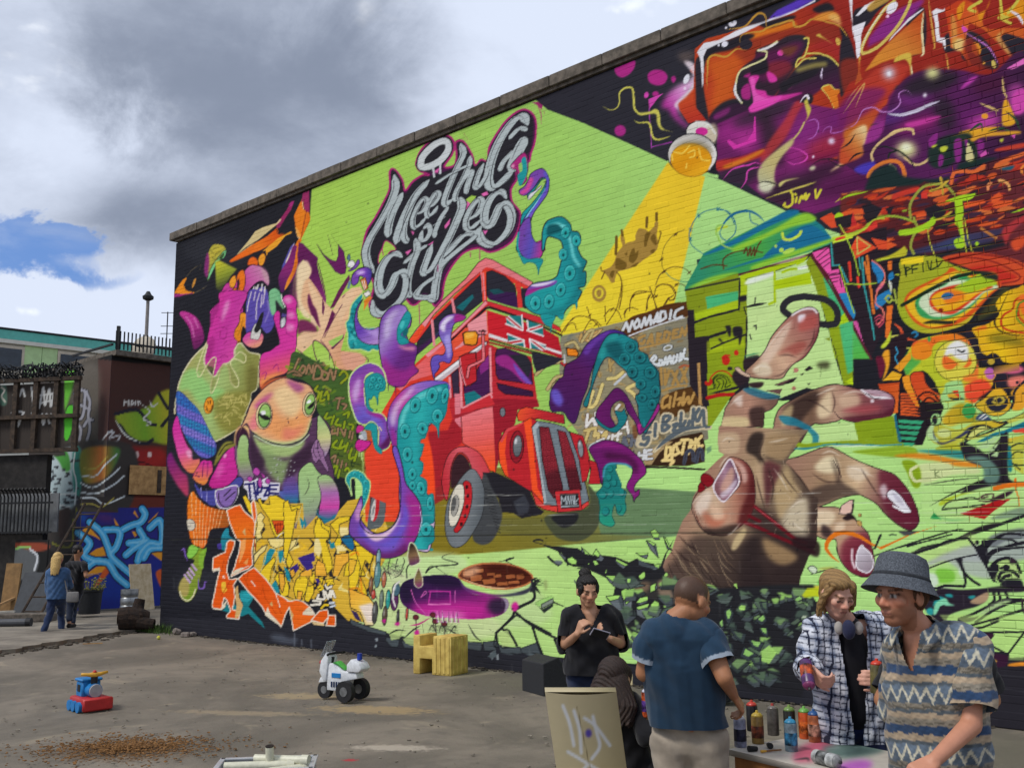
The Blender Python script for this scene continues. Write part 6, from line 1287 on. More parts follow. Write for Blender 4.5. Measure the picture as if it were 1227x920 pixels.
# thumb
m_=P(HM,"350 420 420 390 460 350 500 290 540 210 580 170 650 180 710 220 750 290 765 400 760 520 720 620 640 690 560 740 440 740 380 700 320 600 300 520",o='#3a2426',w=1,g=("330 500 760 450",'#d8b898','#b88068','#6a2a2a'))
K(m_)
P('#f0dcc8',"320 520 400 420 450 440 420 540 360 600",f=8,a=.9);P('#5a1e20',"660 560 720 420 740 280 780 400 740 600 640 700",f=8,a=.9);P('#c06a50',"380 560 480 620 560 560 520 680 420 680",f=10,a=.8);P('#e8c0a0',"440 520 520 560 540 620 460 620",f=8,a=.8);P('#3a2a26',"380 690 480 690 640 660 600 740 440 760",f=7,a=.9);P('#e0b8a8',"600 190 680 230 710 320 680 360 650 250",f=6,a=.8)
MS('#7a4438',1,"310 530 350 640 400 700|340 560 380 660",t=1)
K()
P('#8a5a60',"460 380 520 270 580 185 620 250 648 350 600 430 540 495 490 460",o='#ecdfe4',w=1.8,g=("480 380 640 340",'#b0889a','#6a4a60'));P('#d8a890',"510 400 560 290 600 240 610 320 560 420",f=5,a=.8);P('#e4d8e4',"510 440 560 400 630 330 620 380 560 450 520 470",f=4,a=.7);S('#3a2428',.9,"600 190 655 280 660 360 600 440 540 505",t=1)
MP('#8a1420',"365 320 385 290 430 300 465 345 420 390 370 350|350 380 370 355 400 400 350 430",o='#3a1014',w=.7)
MS('#701420',4,"760 530 860 610 960 690 1060 770 1140 800|720 600 800 640|690 650 800 690 900 740 1040 800 1200 870",t=0,f=.8);MS('#c84a50',1,"750 525 850 600 960 680|690 650 790 690|1110 840 1190 855",t=1)
P('#2c1a1e',"1060 760 1227 790 1227 900 1120 860 1040 810",f=4,a=.9)
# crisp creases and lights on the hand
MS('#f0e2cc',1.6,"300 520 340 470 400 425|560 740 600 720 660 650|500 250 540 190 575 165|900 250 960 330 1010 420|1010 560 1080 500 1140 490|520 60 560 30 620 40|860 60 930 50 1010 30|1040 640 1090 690 1130 700",t=1,f=.8,a=.75)
MS('#2a1c1c',1.5,"770 300 800 420 840 560|860 250 900 380 880 520|950 260 1000 340 1090 450|420 700 480 740 560 750|320 620 380 700 460 740|830 40 800 140 840 230|1000 210 1100 330 1180 440|200 740 280 820 380 860|170 840 260 920 360 960",t=1,f=.6,a=.8)
z(820,360,6.135);MS('#f4e6d6',1.6,"560 430 640 310 720 210 800 140|500 520 560 480 640 500|330 780 390 720 440 690",t=1,f=.8,a=.7);MS('#3a2020',1.3,"690 405 760 400 830 420|640 560 720 540 790 460|960 200 940 300 880 380",t=1,f=.6,a=.8)
z(940,420,6.135);MS('#f4e6d0',1.8,"230 330 320 290 380 270|430 320 520 300 600 320|270 760 340 740 420 780|460 850 560 880 660 930|620 330 660 360",t=1,f=.8,a=.75);MS('#2c1a1c',1.5,"60 400 150 360 260 400 340 460|350 300 370 380 350 460|200 900 300 960 420 960|360 760 400 860 400 960|560 860 620 960 700 1080",t=1,f=.6,a=.75)
SOFT[0]=.8

# ---- foreground of the mural: rocks, pit, manhole, plants, right-hand scribbles
z(920,560,6.135)
S('#e87a1c',5.5,"530 700 470 650 430 590 450 530 510 485 590 480 680 510 760 560 830 592",t=1);S('#e87a1c',3.4,"830 592 900 560 1040 495 1240 430",t=2,sm=0)
MS('#26242a',1.6,"780 650 950 590 1240 525|1050 640 1130 590 1240 570",t=0);Q('#26242a',"790 570 820 490 835 500 800 580");Q('#4a5650',"965 470 1060 465 1100 470 1040 500");E('#3a463a',918,496,30,10);E('#b4e888',918,502,20,6)
P('#d8c030',"280 880 430 870 430 920 250 920",f=2);MS('#2a2a2a',1.6,"300 790 400 760 520 730|280 880 430 850",t=1);P('#d8e8c8',"295 740 330 720 365 750 340 780",o='#26262a',w=1);P('#7ac860',"370 830 420 830 410 870 370 860",f=1);E('#c89830',430,740,60,6,-5,f=2,a=.7)
z(1027,520,6.135)
# orange haze stripe and pale panel
P('#c6e894',"340 195 900 220 940 320 1227 340 1227 560 900 640 500 600 470 420",f=4,a=.35)
P('#8fae1e',"0 120 300 90 420 100 440 150 300 170 0 140",f=1.2,a=.85);P('#e8861e',"270 160 420 140 560 150 700 180 800 200 910 215 900 245 720 235 600 200 440 180",f=3,a=.9);P('#1f7f86',"430 120 600 115 760 120 860 140 880 170 760 180 600 150",f=3,a=.85);P('#d8e0a0',"440 230 660 210 720 245 880 250 890 290 700 300 480 360",f=2,a=.9)
P('#8fae1e',"330 200 420 200 470 280 460 385 410 385 370 290",f=1.5);MS('#e0e6a8',3.4,"440 235 395 265 400 310 430 345 470 340",t=0);MS('#6a7a4a',1.2,"570 255 572 320|605 270 570 295 610 320",sm=0)
P('#2a242c',"760 60 880 100 960 140 1060 20 1110 0 1110 300 1150 350 1000 380 900 400 760 440 840 370 940 320 920 240 800 190",f=.8);P('#6a9080',"800 180 880 160 960 180 1040 260 1040 340 980 370 930 330 920 240",f=2,a=.9);MQ('#b8d89a',"870 105 960 60 1060 10 960 105|950 150 1050 50 1010 120|985 160 1040 115 1035 165");MQ('#c8c848',"1115 60 1227 20 1227 300 1160 260 1120 180",f=1);MS('#24302a',1.8,"1120 100 1180 70 1227 70|1120 170 1170 130 1227 135|1120 220 1227 230|1000 100 1200 260",t=0);P('#1f7a80',"1110 100 1130 100 1140 260 1110 260",f=1)
S('#2a2428',3.2,"530 530 640 470 760 410 900 350",t=3);S('#4a4a40',1.6,"460 380 700 340 900 318",t=1);S('#e8761c',5.5,"1010 400 1120 375 1230 370",t=0);S('#e8761c',3,"1165 330 1165 400 1190 480 1190 570",t=2);P('#b8c818',"615 490 760 440 900 420 980 410 760 450 620 525",f=1.5,a=.8)
MS('#2a262a',1.8,"625 550 670 500 760 480 840 465 890 480|625 555 800 535 940 515",t=0);MS('#5a4040',2,"890 480 930 450 1000 440 980 490 900 490|920 470 960 460",t=0);P('#3a2430',"970 490 1080 430 1150 410 1130 440 1040 490",f=.8);Q('#b41c20',"755 585 1020 490 1135 472 1000 570 935 625");Q('#3aa85a',"535 620 565 575 590 600 625 628");S('#8ac87a',2,"590 600 680 630 830 625",t=1,f=1)
P('#6a7a74',"980 620 1120 560 1227 540 1227 600 1100 620",f=3,a=.7)
MS('#26242a',2.2,"130 890 400 800 700 710 800 700",t=1);MS('#26242a',4,"390 885 520 830 620 810 740 770 840 730 1000 680 1227 600",t=0);S('#2a2428',6,"740 770 900 700 1050 650",t=1,f=1);P('#4a4a4c',"310 712 430 715 360 745 330 735",f=.5);S('#26262a',2.6,"175 740 130 840",sm=0)
P('#a8aeb0',"600 920 760 830 900 840 1000 760 1110 740 1227 720 1227 920",f=4,a=.85);P('#6e7278',"960 770 1050 720 1227 690 1227 760 1100 780 1000 830",f=3,a=.8)
MS('#24222a',2.8,"940 860 980 800 1040 750 1120 730 1227 740|820 765 880 860 930 900 1080 830 1227 790|950 900 1060 850 1227 830|1040 770 1130 775 1180 800",t=0);P('#24222a',"880 860 940 800 960 870 920 920 880 900",f=.6);E('#24222a',880,795,16,18);E('#24222a',940,800,24,22)
z(1087,640,8.764)
P('#c8e48a',"0 220 400 100 700 0 700 200 420 300 0 420",f=5,a=.6);P('#b4bab8',"170 310 420 200 640 120 780 130 860 340 880 460 700 440 600 400 560 380 400 280 250 330",f=4,a=.8)
MP('#8ad04a',"310 370 480 380 490 490 320 500|205 455 270 450 275 515 205 520",f=2);P('#dcebd8',"190 420 300 420 330 510 310 550 600 540 540 400 560 360 600 500 590 550 195 570",f=3,a=.9)
MS('#24222a',3.2,"195 575 330 560 400 540 560 545 605 540 605 440 570 330 540 270|40 215 200 160 300 130 430 70 620 40|640 40 720 140 780 250 860 380 910 490|570 330 600 400 680 480 760 530|830 270 860 200 960 150 1227 90|840 300 850 260 900 190",t=0);MS('#24222a',1.8,"0 130 240 60 470 0|190 370 400 290 580 240 730 215",t=0)
P('#24222a',"510 260 580 250 580 300 610 410 580 390 540 310",f=.5);Q('#24222a',"640 40 720 130 760 110 840 60 900 40 1040 0 900 90 820 180 830 290 900 440 960 520 880 470 780 250");E('#24222a',738,85,20,24);E('#24222a',812,80,36,26)
P('#c0e088',"880 320 960 260 1060 250 1150 290 1200 400 1200 480 960 490 900 420",f=1.5);MS('#24222a',4,"880 420 890 330 960 270 1060 250 1140 290 1190 400|960 470 980 410 1040 385 1110 390 1170 440|980 490 1030 440 1080 430|930 310 950 350 930 400",t=0);P('#24222a',"870 330 940 310 940 380 930 460 880 420",f=.8);E('#24222a',1040,345,40,30);E('#24222a',990,355,18,16);E('#3a2a34',1105,285,34,34);P('#24222a',"980 520 1020 480 1090 465 1190 470 1220 540 1180 580 1000 540",f=.8)
P('#2c2430',"180 740 320 575 560 580 760 570 1000 540 1227 540 1227 600 960 610 840 620 820 700 720 760 560 800 440 850 400 920 330 920 200 800",f=1);MP('#2a9a9a',"400 630 460 625 480 660 420 655|640 655 690 640 720 650 680 680|270 760 290 690 340 650 400 680 300 730|200 800 230 770 270 780 270 840 220 840",f=.8);P('#8adcb0',"300 720 400 670 440 720 500 745 420 750 340 780 300 840 275 830",f=1.2);E('#2c2430',385,785,54,44)
P('#b89878',"660 710 760 640 850 610 840 690 760 730",f=1.5);MS('#24222a',3.4,"540 890 700 830 880 740 1000 690 1200 680|720 920 900 800 1080 720 1227 690|890 920 1000 860 1227 790|910 600 910 700 860 740 900 740|960 600 980 690|1030 600 1060 670",t=0);P('#3a2c34',"540 880 700 870 760 850 680 910 560 920",f=1);P('#a8b890',"860 750 1000 690 1100 690 900 790 760 850",f=3,a=.6);Q('#3a2a34',"1190 680 1227 680 1227 860 1205 780")
z(1020,740,5.111)
Q('#bfe27e',"540 -20 1058 -20 1058 260 800 250 700 100 580 30",f=1,a=.55);MP('#3a1c34',"715 95 870 95 825 150 760 130|860 225 960 225 945 300 890 300",o='#24222a',w=.8);MS('#24222a',2.6,"655 15 720 50 900 0|670 70 800 60 900 20|715 95 860 210 960 220 1058 90|780 235 860 230|820 150 960 225|760 90 1058 85|660 20 680 60",t=0,sm=0);P('#e8902a',"970 280 1058 270 1058 295 970 295",f=1);P('#d8a848',"780 255 880 255 880 275 790 280",f=1);P('#a8d850',"800 280 880 285 875 305 810 300",f=.8)
Q('#2b2930',"780 305 890 305 960 295 1058 295 1058 920 780 920");MS('#4a4a50',.8,"820 340 1058 360|830 420 1058 450",a=.6)
# rocks and the crack in the ground
z(0,0,1);Q('#26262a','770 690 830 706 940 700 975 700 985 745 975 790 960 835 905 828 850 802 805 792 770 772 742 742 748 700',f=2.5)
z(620,600,6.135)
Q('#26262a',"180 325 300 335 440 345 500 380 560 400 640 400 720 410 820 450 880 420 900 440 1000 460 1050 480 1080 400 1150 280 1130 330 1100 380 1070 480 1100 560 1140 700 1100 740 1000 800 900 880 760 880 680 800 720 620 680 580 600 540 460 480 380 440 320 380")
P('#3c3a36',"830 600 960 590 1080 590 1150 750 1000 720 900 700",f=3,a=.8);P('#8a7058',"850 640 900 600 970 600 960 660 880 680",f=5,a=.8);P('#a08870',"1030 600 1090 580 1140 680 1150 760 1100 720 1050 700",f=4,a=.8)
LG,RG,RK='#b2e674','#6c7478','#4c5458'
def rock(top,side,s2=None):
 Q(RG,side,o='#232528',w=1,g=None)
 if s2:Q(RK,s2)
 Q(LG,top,o='#232528',w=.8)
rock("555 390 580 350 605 390 600 415","600 415 605 390 640 420 620 445 570 430");rock("350 430 400 410 440 440 430 465 400 470","300 370 360 420 400 470 350 440 310 390")
rock("720 420 820 470 790 480 730 445","720 420 730 445 800 480 780 500 740 470 715 440",None);rock("470 340 500 365 540 400 500 390","470 340 540 400 510 400 470 370")
rock("870 380 960 380 960 395 900 400","870 380 900 400 960 395 950 425 910 410");rock("945 290 980 295 1020 320 1000 330","945 290 1000 330 1040 420 980 360","1000 330 1020 320 1040 420");rock("1075 265 1090 270 1130 350 1110 340","1075 265 1110 340 1140 365 1100 350")
rock("975 225 1010 205 1040 240 1040 270 1000 270","1000 270 1040 270 1045 285 1010 285");rock("890 550 930 515 942 540 930 570 900 575","890 550 900 575 910 585");rock("995 470 1050 460 1040 500","995 470 1040 500 1000 510 980 490")
MQ(LG,"650 500 660 500 655 530 645 530|805 575 830 570 835 600 810 605|1075 545 1095 520 1110 545 1090 560|555 440 575 435 600 465 570 475|515 455 530 455 525 475",o='#232528',w=.6)
rock("640 545 720 550 725 600 700 590","640 545 700 590 725 600 720 625 680 600");rock("650 700 760 690 740 720 680 735","650 700 680 735 740 720 770 740 770 810 720 800","740 720 760 690 780 760 770 810");rock("760 660 800 640 840 680 845 720 800 760 770 700","770 700 800 760 845 720 840 790 790 810");rock("740 830 800 815 850 840 820 870 760 870","740 830 760 870 820 870 850 840 850 880 790 890")
rock("870 780 970 750 960 780 890 800","870 780 890 800 960 780 970 830 940 870 880 840","930 800 960 780 970 830 940 870");rock("980 760 1010 730 1045 750 1030 800 985 790","985 790 1030 800 1045 750 1050 800 1010 830");rock("900 710 960 700 960 730 900 750 870 750","870 750 900 750 960 730 955 745 900 765");rock("980 620 1020 600 1010 660 975 670","1010 660 1020 600 1030 640");rock("1075 740 1110 735 1105 785 1075 785","1075 785 1105 785 1100 800")
Q(RK,"890 430 980 470 1040 490 1000 500 890 470");MS('#232528',1.3,"120 285 190 290 150 280 215 310|240 395 230 420 270 455 325 455|710 400 800 395|420 490 490 500 430 470|770 620 775 680|800 630 840 650",t=1)
MS('#232528',2.4,"225 410 270 450 300 470 325 450|350 440 400 470 460 480|360 410 370 470",t=0);P(RG,"270 440 320 440 325 465 290 465",f=.6)
z(0,0,1)
for i_ in range(110):
 if i_<45:x_,y_=745+PRNG.rand()*75,690+PRNG.rand()*80
 else:x_,y_=848+PRNG.rand()*120,705+PRNG.rand()*115
 r_=4+PRNG.rand()*8;th_=np.sort(PRNG.rand(5))*6.28;q_=np.stack([x_+r_*1.3*np.cos(th_),y_+r_*.8*np.sin(th_)],1)
 Q(['#4c5458','#38403f','#5a6660'][i_%3],q_+np.array([1.5,3]),o='#1f2124',w=.7);Q(['#9ac86a','#5a7058','#7a9a64','#4a5a50'][i_%4],q_*.8+.2*np.array([x_,y_])-np.array([0,1]),f=.4)
z(620,600,6.135)
# small chips flying, left of woman
MQ('#55605c',"415 575 440 600 440 620 420 600");P('#a8d878',"135 745 240 700 260 720 170 770 150 770",f=.8,o='#6a8a4a',w=.5);Q('#8a9484',"175 760 260 715 265 745 180 790",o='#22262a',w=1);Q('#2a3030',"185 795 265 750 262 775 195 825 150 770");MS('#26262a',2,"270 745 365 785|115 575 205 610|120 620 160 680|125 615 180 580|120 640 125 730 0 790|150 590 165 570",t=2)
P('#9aa868',"195 590 215 585 220 630 205 660",f=2,a=.8)
# crack lines lower left of woman
z(580,670,6.135)
MS('#26282a',3,"230 385 330 470 470 550 560 590|355 490 390 600 430 700|225 380 200 430 110 520 90 540|230 370 360 295 370 230|90 540 100 620 130 660|140 515 200 560 240 630|520 590 560 690",t=0);Q('#26262a',"365 160 390 150 380 190 420 250 360 200");MS('#26282a',1.6,"370 185 460 185|380 180 420 140|30 510 90 540|510 320 610 355",t=1);P('#d02a92',"210 340 235 320 250 350 230 380 205 370",f=1.5)
Q(RK,"0 610 90 600 100 640 60 660 0 650");Q(RK,"110 620 150 650 250 650 270 690 200 700 130 690");Q('#5a6468',"270 650 380 610 420 690 400 720 280 690");Q('#6a7276',"40 690 90 660 80 700 60 740")
z(420,620,5.1125)
# ledge rocks along the plinth
for q_ in("0 620 90 660 220 700 215 720 120 700 0 650","220 730 300 750 290 790 250 790 215 750","310 750 410 790 400 800 330 795","680 755 805 765 800 815 690 800","810 760 895 755 890 810 820 815","900 760 930 800 1040 790 1050 830 920 830","1040 800 1140 765 1165 830 1050 830"):Q(RK,q_,o='#232528',w=.8)
MQ('#8a9296',"150 740 165 735 170 755 155 758|148 780 160 775 162 792 150 795|890 840 905 835 910 870 895 870");Q('#5a6468',"840 850 890 810 895 850 860 860")
for q_ in("230 690 340 690 300 740 250 750","320 740 400 690 440 720 400 790 340 770","900 700 960 690 1010 780 930 790","690 700 800 760 720 760 650 720"):Q('#c4dc8a',q_,a=.8)
MS('#24262a',1.8,"225 720 280 690 340 690|320 745 380 690 430 660|890 700 880 780 900 800|910 690 970 690 1010 780|580 670 660 720 730 760|720 650 760 720 805 760|440 650 450 720|330 660 300 740",t=1)
MS('#24262a',2.2,"1010 600 900 700|990 560 1120 500 1120 450|1015 595 1227 710|1110 650 1170 840",t=0);P('#d02a92',"985 540 1010 515 1030 545 1005 570",f=2)
# pit
m_=P('#2e1c46',"300 470 320 400 400 365 520 350 600 350 660 370 700 420 760 470 900 485 960 500 968 545 930 590 860 612 740 622 620 615 480 605 380 570 320 530",g=("500 360 600 620",'#5a1a60','#b02a8a'))
K(m_);P('#c82a96',"380 540 500 520 700 520 820 560 740 630 460 620",f=10,a=.9);P('#e87ac0',"470 590 600 570 700 590 660 630 480 620",f=9,a=.8);P('#241a34',"300 420 360 380 380 500 320 520",f=8,a=.9);P('#2a2438',"860 500 960 490 970 560 900 600 840 560",f=7,a=.9);P('#1f1630',"420 355 660 370 700 430 520 420",f=8,a=.8);P('#c8c0d0',"930 490 968 510 962 570 940 590 950 530",f=1.5,a=.7);K()
MS('#c83aa0',1.4,"480 450 612 452|490 450 478 530|610 455 612 530");MS('#f080c8',1.4,"478 530 612 530");MS('#d060b0',1,"370 440 400 520 460 590|440 480 465 460 455 450 430 490|640 450 640 520")
# manhole lid
P('#5a3a70',"665 370 700 420 800 455 900 470 1000 460 1090 430 1110 390 1110 430 1060 470 900 485 760 470 690 430",f=1,g=("680 420 1100 430",'#a02a8a','#4a4a58','#3a3a48'))
m_=P('#5a2418',"662 355 690 320 760 290 860 278 960 285 1050 310 1108 350 1110 385 1060 415 960 435 860 430 760 405 690 380",o='#c87a48',w=2);K(m_)
for(x_,y_,w_,h_)in((720,340,38,22),(790,325,30,16),(770,370,42,24),(850,390,46,22),(930,405,40,16),(900,355,30,16),(980,360,34,18),(1040,360,28,22),(1000,395,40,14),(860,345,30,12)):Q('#b86a3c',[x_-w_,y_-h_*.6,x_+w_*.8,y_-h_,x_+w_,y_+h_*.6,x_-w_*.8,y_+h_],o='#3a160e',w=1,a=.9)
P('#f0b890',"690 330 760 300 800 320 740 360 700 360",f=6,a=.8);P('#3a140c',"860 290 1040 310 1100 360 980 340 860 330",f=7,a=.8);K()
S('#f0c090',1.6,"680 370 780 410 900 432 975 428",t=1)
S('#2a2a34',3,"1110 385 1120 420 1105 450");MS('#24262a',2.4,"1115 380 1140 370 1150 390|1120 410 1190 410|1115 420 1165 470|1130 390 1160 375",t=2)
# cracks above
MS('#24262a',1.6,"630 210 560 245 660 283 510 300 460 340 500 295 590 350|900 270 960 260 1000 245 950 262 1020 300|1130 130 1160 135 1120 145 1227 175",t=1)
# spray cans / bulbs plant cluster
P('#3a2c22',"360 290 350 230 365 155 395 170 420 230 425 270 390 292",o='#d8e0b0',w=1.4,g=("370 170 400 290",'#8a6a4a','#5a2a5a'));P('#6a5a3a',"388 390 410 320 420 310 440 370 440 415 410 428",o='#d8d0b0',w=1,g=("400 320 425 420",'#8a7a4a','#8a3a70'));S('#24242a',1.4,"345 370 345 310 360 285")
for(x_,y_,w_,h_,c_)in((170,260,14,70,'#7aa0a8'),(165,350,20,80,'#5a8a8a'),(205,380,14,50,'#b86a4a'),(125,420,12,60,'#8a5a3a'),(140,470,14,30,'#c84a3a'),(190,500,12,60,'#6a7a6a'),(230,500,14,60,'#2a9a90'),(270,500,24,70,'#5a2a5a'),(280,440,24,40,'#4a6a78'),(210,600,14,60,'#5a4a3a'),(150,580,16,70,'#4a4a48'),(345,590,8,40,'#c84a3a'),(290,610,8,50,'#3a3a38')):
 E(c_,x_,y_,w_,h_,4,o='#24242a',w=.9);E('#dfe4e0',x_-w_*.3,y_-h_*.3,w_*.22,h_*.4,4,f=.8,a=.8)
S('#e8e4dc',1.8,"300 390 270 420 260 490 275 545");MS('#24242a',1.2,"250 380 230 320 240 260 245 250|270 330 285 260 290 250|310 320 330 270 320 240|190 290 220 330 260 350|330 300 300 350 260 370",t=1)
for i_ in range(40):S(['#3a2c3a','#6a3a5a','#4a5a4a','#24242a'][i_%4],1.4,[190+PRNG.rand()*140,270+PRNG.rand()*90,190+PRNG.rand()*140,265+PRNG.rand()*90],t=1,a=.9)
MP('#d02a92',"280 640 300 640 295 660 270 655|390 700 415 685 420 715 400 720|190 630 215 620 210 645",f=.8)
for(x_,y_)in((505,595),(520,635),(575,650),(400,610)):E('#6a2a30',x_,y_,18,16,0,o='#2a1820',w=.8);S('#3a2a30',1.2,[x_,y_+14,x_+3,y_+80])
MS('#c02a80',2,"490 610 420 650 360 660",t=1);MS('#24242a',1.3,"480 700 500 660 530 720|540 710 560 660 600 720|600 720 640 660 640 700|560 690 590 740|620 700 700 740|480 680 470 720",t=1)
for i_ in range(16):S(['#c86ab0','#e8e0e8','#6a2a5a'][i_%3],1,[530+i_*9,640,526+i_*9+PRNG.randn()*6,560+PRNG.rand()*40],t=2)
for i_ in range(50):S('#3a4030',1.1,[470+PRNG.rand()*200,660+PRNG.rand()*60,470+PRNG.rand()*200,640+PRNG.rand()*60],t=1,a=.5)
# chips at lower right dark field near table
z(740,670,6.817)
for q_ in("870 420 920 390 950 440 910 540 880 490","820 520 860 480 870 560 850 580","915 570 1050 610 1030 690 960 640","830 660 940 690 950 770 870 720","1060 650 1200 680 1160 750 1100 720","1000 790 1030 710 1150 780 1070 830","1080 800 1170 790 1180 860 1120 870","1120 500 1200 440 1220 500 1180 540","1150 560 1227 560 1227 640 1180 610","1160 350 1227 340 1227 450 1180 410"):
 v_=np.array([float(t)for t in q_.split()]).reshape(-1,2);Q('#3c4448',q_,o='#202226',w=.8);c_=v_.mean(0);Q('#9ad070' if PRNG.rand()>.4 else '#5a7058',(v_*.55+c_*.45-np.array([0,12])))
MQ(LG,"990 390 1010 375 1045 380 1040 415 1000 415|945 205 970 195 980 240|690 415 715 420 700 432|175 140 215 110 225 140 195 162|80 160 105 160 100 190 80 185")
Q(LG,"1170 750 1240 700 1300 760 1240 850 1180 830",a=.9);Q(LG,"700 830 730 840 760 900 700 900")
z(940,670,8.764)
for q_ in("110 480 200 460 240 500 210 530","80 410 160 380 190 420 130 445","0 390 40 400 30 450 0 440","50 680 140 610 170 640 110 690","100 730 260 640 270 670 140 740","20 790 80 740 100 770 40 810","165 600 235 590 235 640 175 640","270 550 320 540 330 580 290 590","215 400 300 430 300 500 250 470"):
 Q('#5a6a58',q_,o='#22262a',w=.8)
Q('#9ad070',"110 420 160 385 185 415 130 440");Q('#c8d8b8',"190 590 235 592 230 612 180 615")
Q('#c8d428',"180 380 240 300 430 295 440 400 300 390 210 400",f=1);Q(LG,"300 390 440 400 480 440 330 440")
# weathering: runs and faded spots
z(0,0,1)
for i_ in range(70):
 x_=200+PRNG.rand()*1040;y_=660+PRNG.rand()*160
 S('#d8dcd0',.7,[x_,y_,x_+.5,y_+6+PRNG.rand()*18],f=.6,a=.18)
for i_ in range(120):
 x_=200+PRNG.rand()*1040;y_=PRNG.rand()*860
 E('#1c1c1e',x_,y_,.6+PRNG.rand(),.6+PRNG.rand()*1.2,0,a=.5)
for yy_,al_ in((617,.12),(605,.1),(593,.12),(629,.14)):
 for i_ in range(60):
  x_=420+PRNG.rand()*800;S('#e8e8dc',.7,[x_,yy_-(x_-600)*.006,x_+20+PRNG.rand()*20,yy_-(x_-570)*.006],sm=0,a=al_*PRNG.rand()*2)
S('#2a2a24',1.2,"205 646.5 440 643.5 720 639 880 637.5 1130 636 1240 635.6",a=.75)

# sprayed chair back and table top
z(640,790,6.817)
Q('#d2c49e',"40 100 800 120 860 1000 160 1000",g=("200 400 700 500",'#c6b890'))
MS('#e6e8ea',4,"235 375 290 520 325 700|325 415 370 570 385 760|410 475 500 540 620 700|480 460 510 590 535 710 470 810|275 750 360 800 440 850 560 920|440 850 400 900",f=.6);E('#5a4ab0',445,600,26,34,0,f=2);S('#8a7c5c',1,"350 380 460 900")
z(860,820,6.135)
Q('#b9b2a6',"0 240 1400 240 1400 700 0 700");P('#c84a6a',"590 470 760 400 900 420 800 480 700 560 560 560",f=8,a=.8);P('#4a6a62',"760 470 900 420 1100 410 1227 470 1100 520 900 540",f=8,a=.8);P('#b04ab8',"900 580 1060 550 1140 580 1060 640 900 640",f=8,a=.8);P('#a82a2a',"740 400 950 390 960 410 800 420",f=3);MS('#d8e0dc',3,"800 470 900 460|1000 460 1100 450|850 530 940 520",f=1.5,t=1);MS('#3a2a30',2.4,"590 450 700 480|840 520 900 510|560 550 660 540 665 565",f=.8,t=1)
for i_ in range(60):S(['#c8506a','#8a8478','#5a5a58','#d8d4c8'][i_%4],2,[80+PRNG.rand()*900,430+PRNG.rand()*150,100+PRNG.rand()*900,430+PRNG.rand()*150],t=1,f=1,a=.12)

# ---------------------------------------------------------------- helpers
def lin(c):
 c=hx(c)if isinstance(c,str)else np.array(c,float)
 return np.where(c<=.04045,c/12.92,((c+.055)/1.055)**2.4)
MATS={}
def mat(name,col,rough=.7,var=.12,scale=30.,bump=0.0,bscale=None,metal=0.0,spec=.35,attr=None,col2=None,alpha=None,trans=0.0,bdist=.01,detail=5,sheen=0):
 """procedural material: base colour broken up by noise, optional second tone and relief"""
 if name in MATS:return MATS[name]
 m=bpy.data.materials.new(name);m.use_nodes=True;t=NT(m.node_tree)
 b=m.node_tree.nodes['Principled BSDF']
 co=t.n('ShaderNodeTexCoord').outputs['Object']
 if attr:
  an=t.n('ShaderNodeAttribute');an.attribute_name=attr;base=an.outputs['Color']
 else:
  c=lin(col);base=None
  c2=lin(col2)if col2 else c*(1-var*2)
 nz=t.noise(co,scale,detail,.6)
 if attr:
  k=t.n('ShaderNodeMapRange');t.l(nz,k.inputs[0]);k.inputs[1].default_value=.25;k.inputs[2].default_value=.75
  k.inputs[3].default_value=1-var;k.inputs[4].default_value=1+var
  s=t.n('ShaderNodeVectorMath',operation='SCALE');t.l(base,s.inputs[0]);t.l(k.outputs[0],s.inputs['Scale'])
  t.l(s.outputs[0],b.inputs['Base Color'])
 else:
  t.l(t.mix(t.ramp(nz,.3,.72),c2,np.minimum(c*(1+var*.6),1)),b.inputs['Base Color'])
 rr=t.n('ShaderNodeMapRange');t.l(nz,rr.inputs[0]);rr.inputs[3].default_value=max(0.02,rough-.08);rr.inputs[4].default_value=min(1,rough+.08)
 t.l(rr.outputs[0],b.inputs['Roughness'])
 b.inputs['Metallic'].default_value=metal;b.inputs['Specular IOR Level'].default_value=spec
 if trans:b.inputs['Transmission Weight'].default_value=trans
 if alpha is not None:b.inputs['Alpha'].default_value=alpha
 if sheen:b.inputs['Sheen Weight'].default_value=sheen
 if bump:
  bn=t.n('ShaderNodeBump');bn.inputs['Strength'].default_value=bump;bn.inputs['Distance'].default_value=bdist
  t.l(t.noise(co,bscale or scale*4,6,.65),bn.inputs['Height']);t.l(bn.outputs[0],b.inputs['Normal'])
 MATS[name]=m
 return m
def tag(o,label=None,cat=None,group=None,kind=None):
 if label:o['label']=label
 if cat:o['category']=cat
 if group:o['group']=group
 if kind:o['kind']=kind
 return o
def empty(name,loc=(0,0,0),rz=0,label=None,cat=None,group=None):
 o=bpy.data.objects.new(name,None);COL.objects.link(o);o.empty_display_size=.1
 o.location=loc;o.rotation_euler=(0,0,rz)
 return tag(o,label,cat,group)
def mesh_obj(name,verts,faces,m,parent=None,smooth=False):
 me=bpy.data.meshes.new(name);me.from_pydata([tuple(map(float,v))for v in verts],[],[tuple(map(int,f))for f in faces]);me.update()
 if m:me.materials.append(m)
 if smooth:me.polygons.foreach_set('use_smooth',[True]*len(me.polygons))
 o=bpy.data.objects.new(name,me);COL.objects.link(o);o.parent=parent
 return o
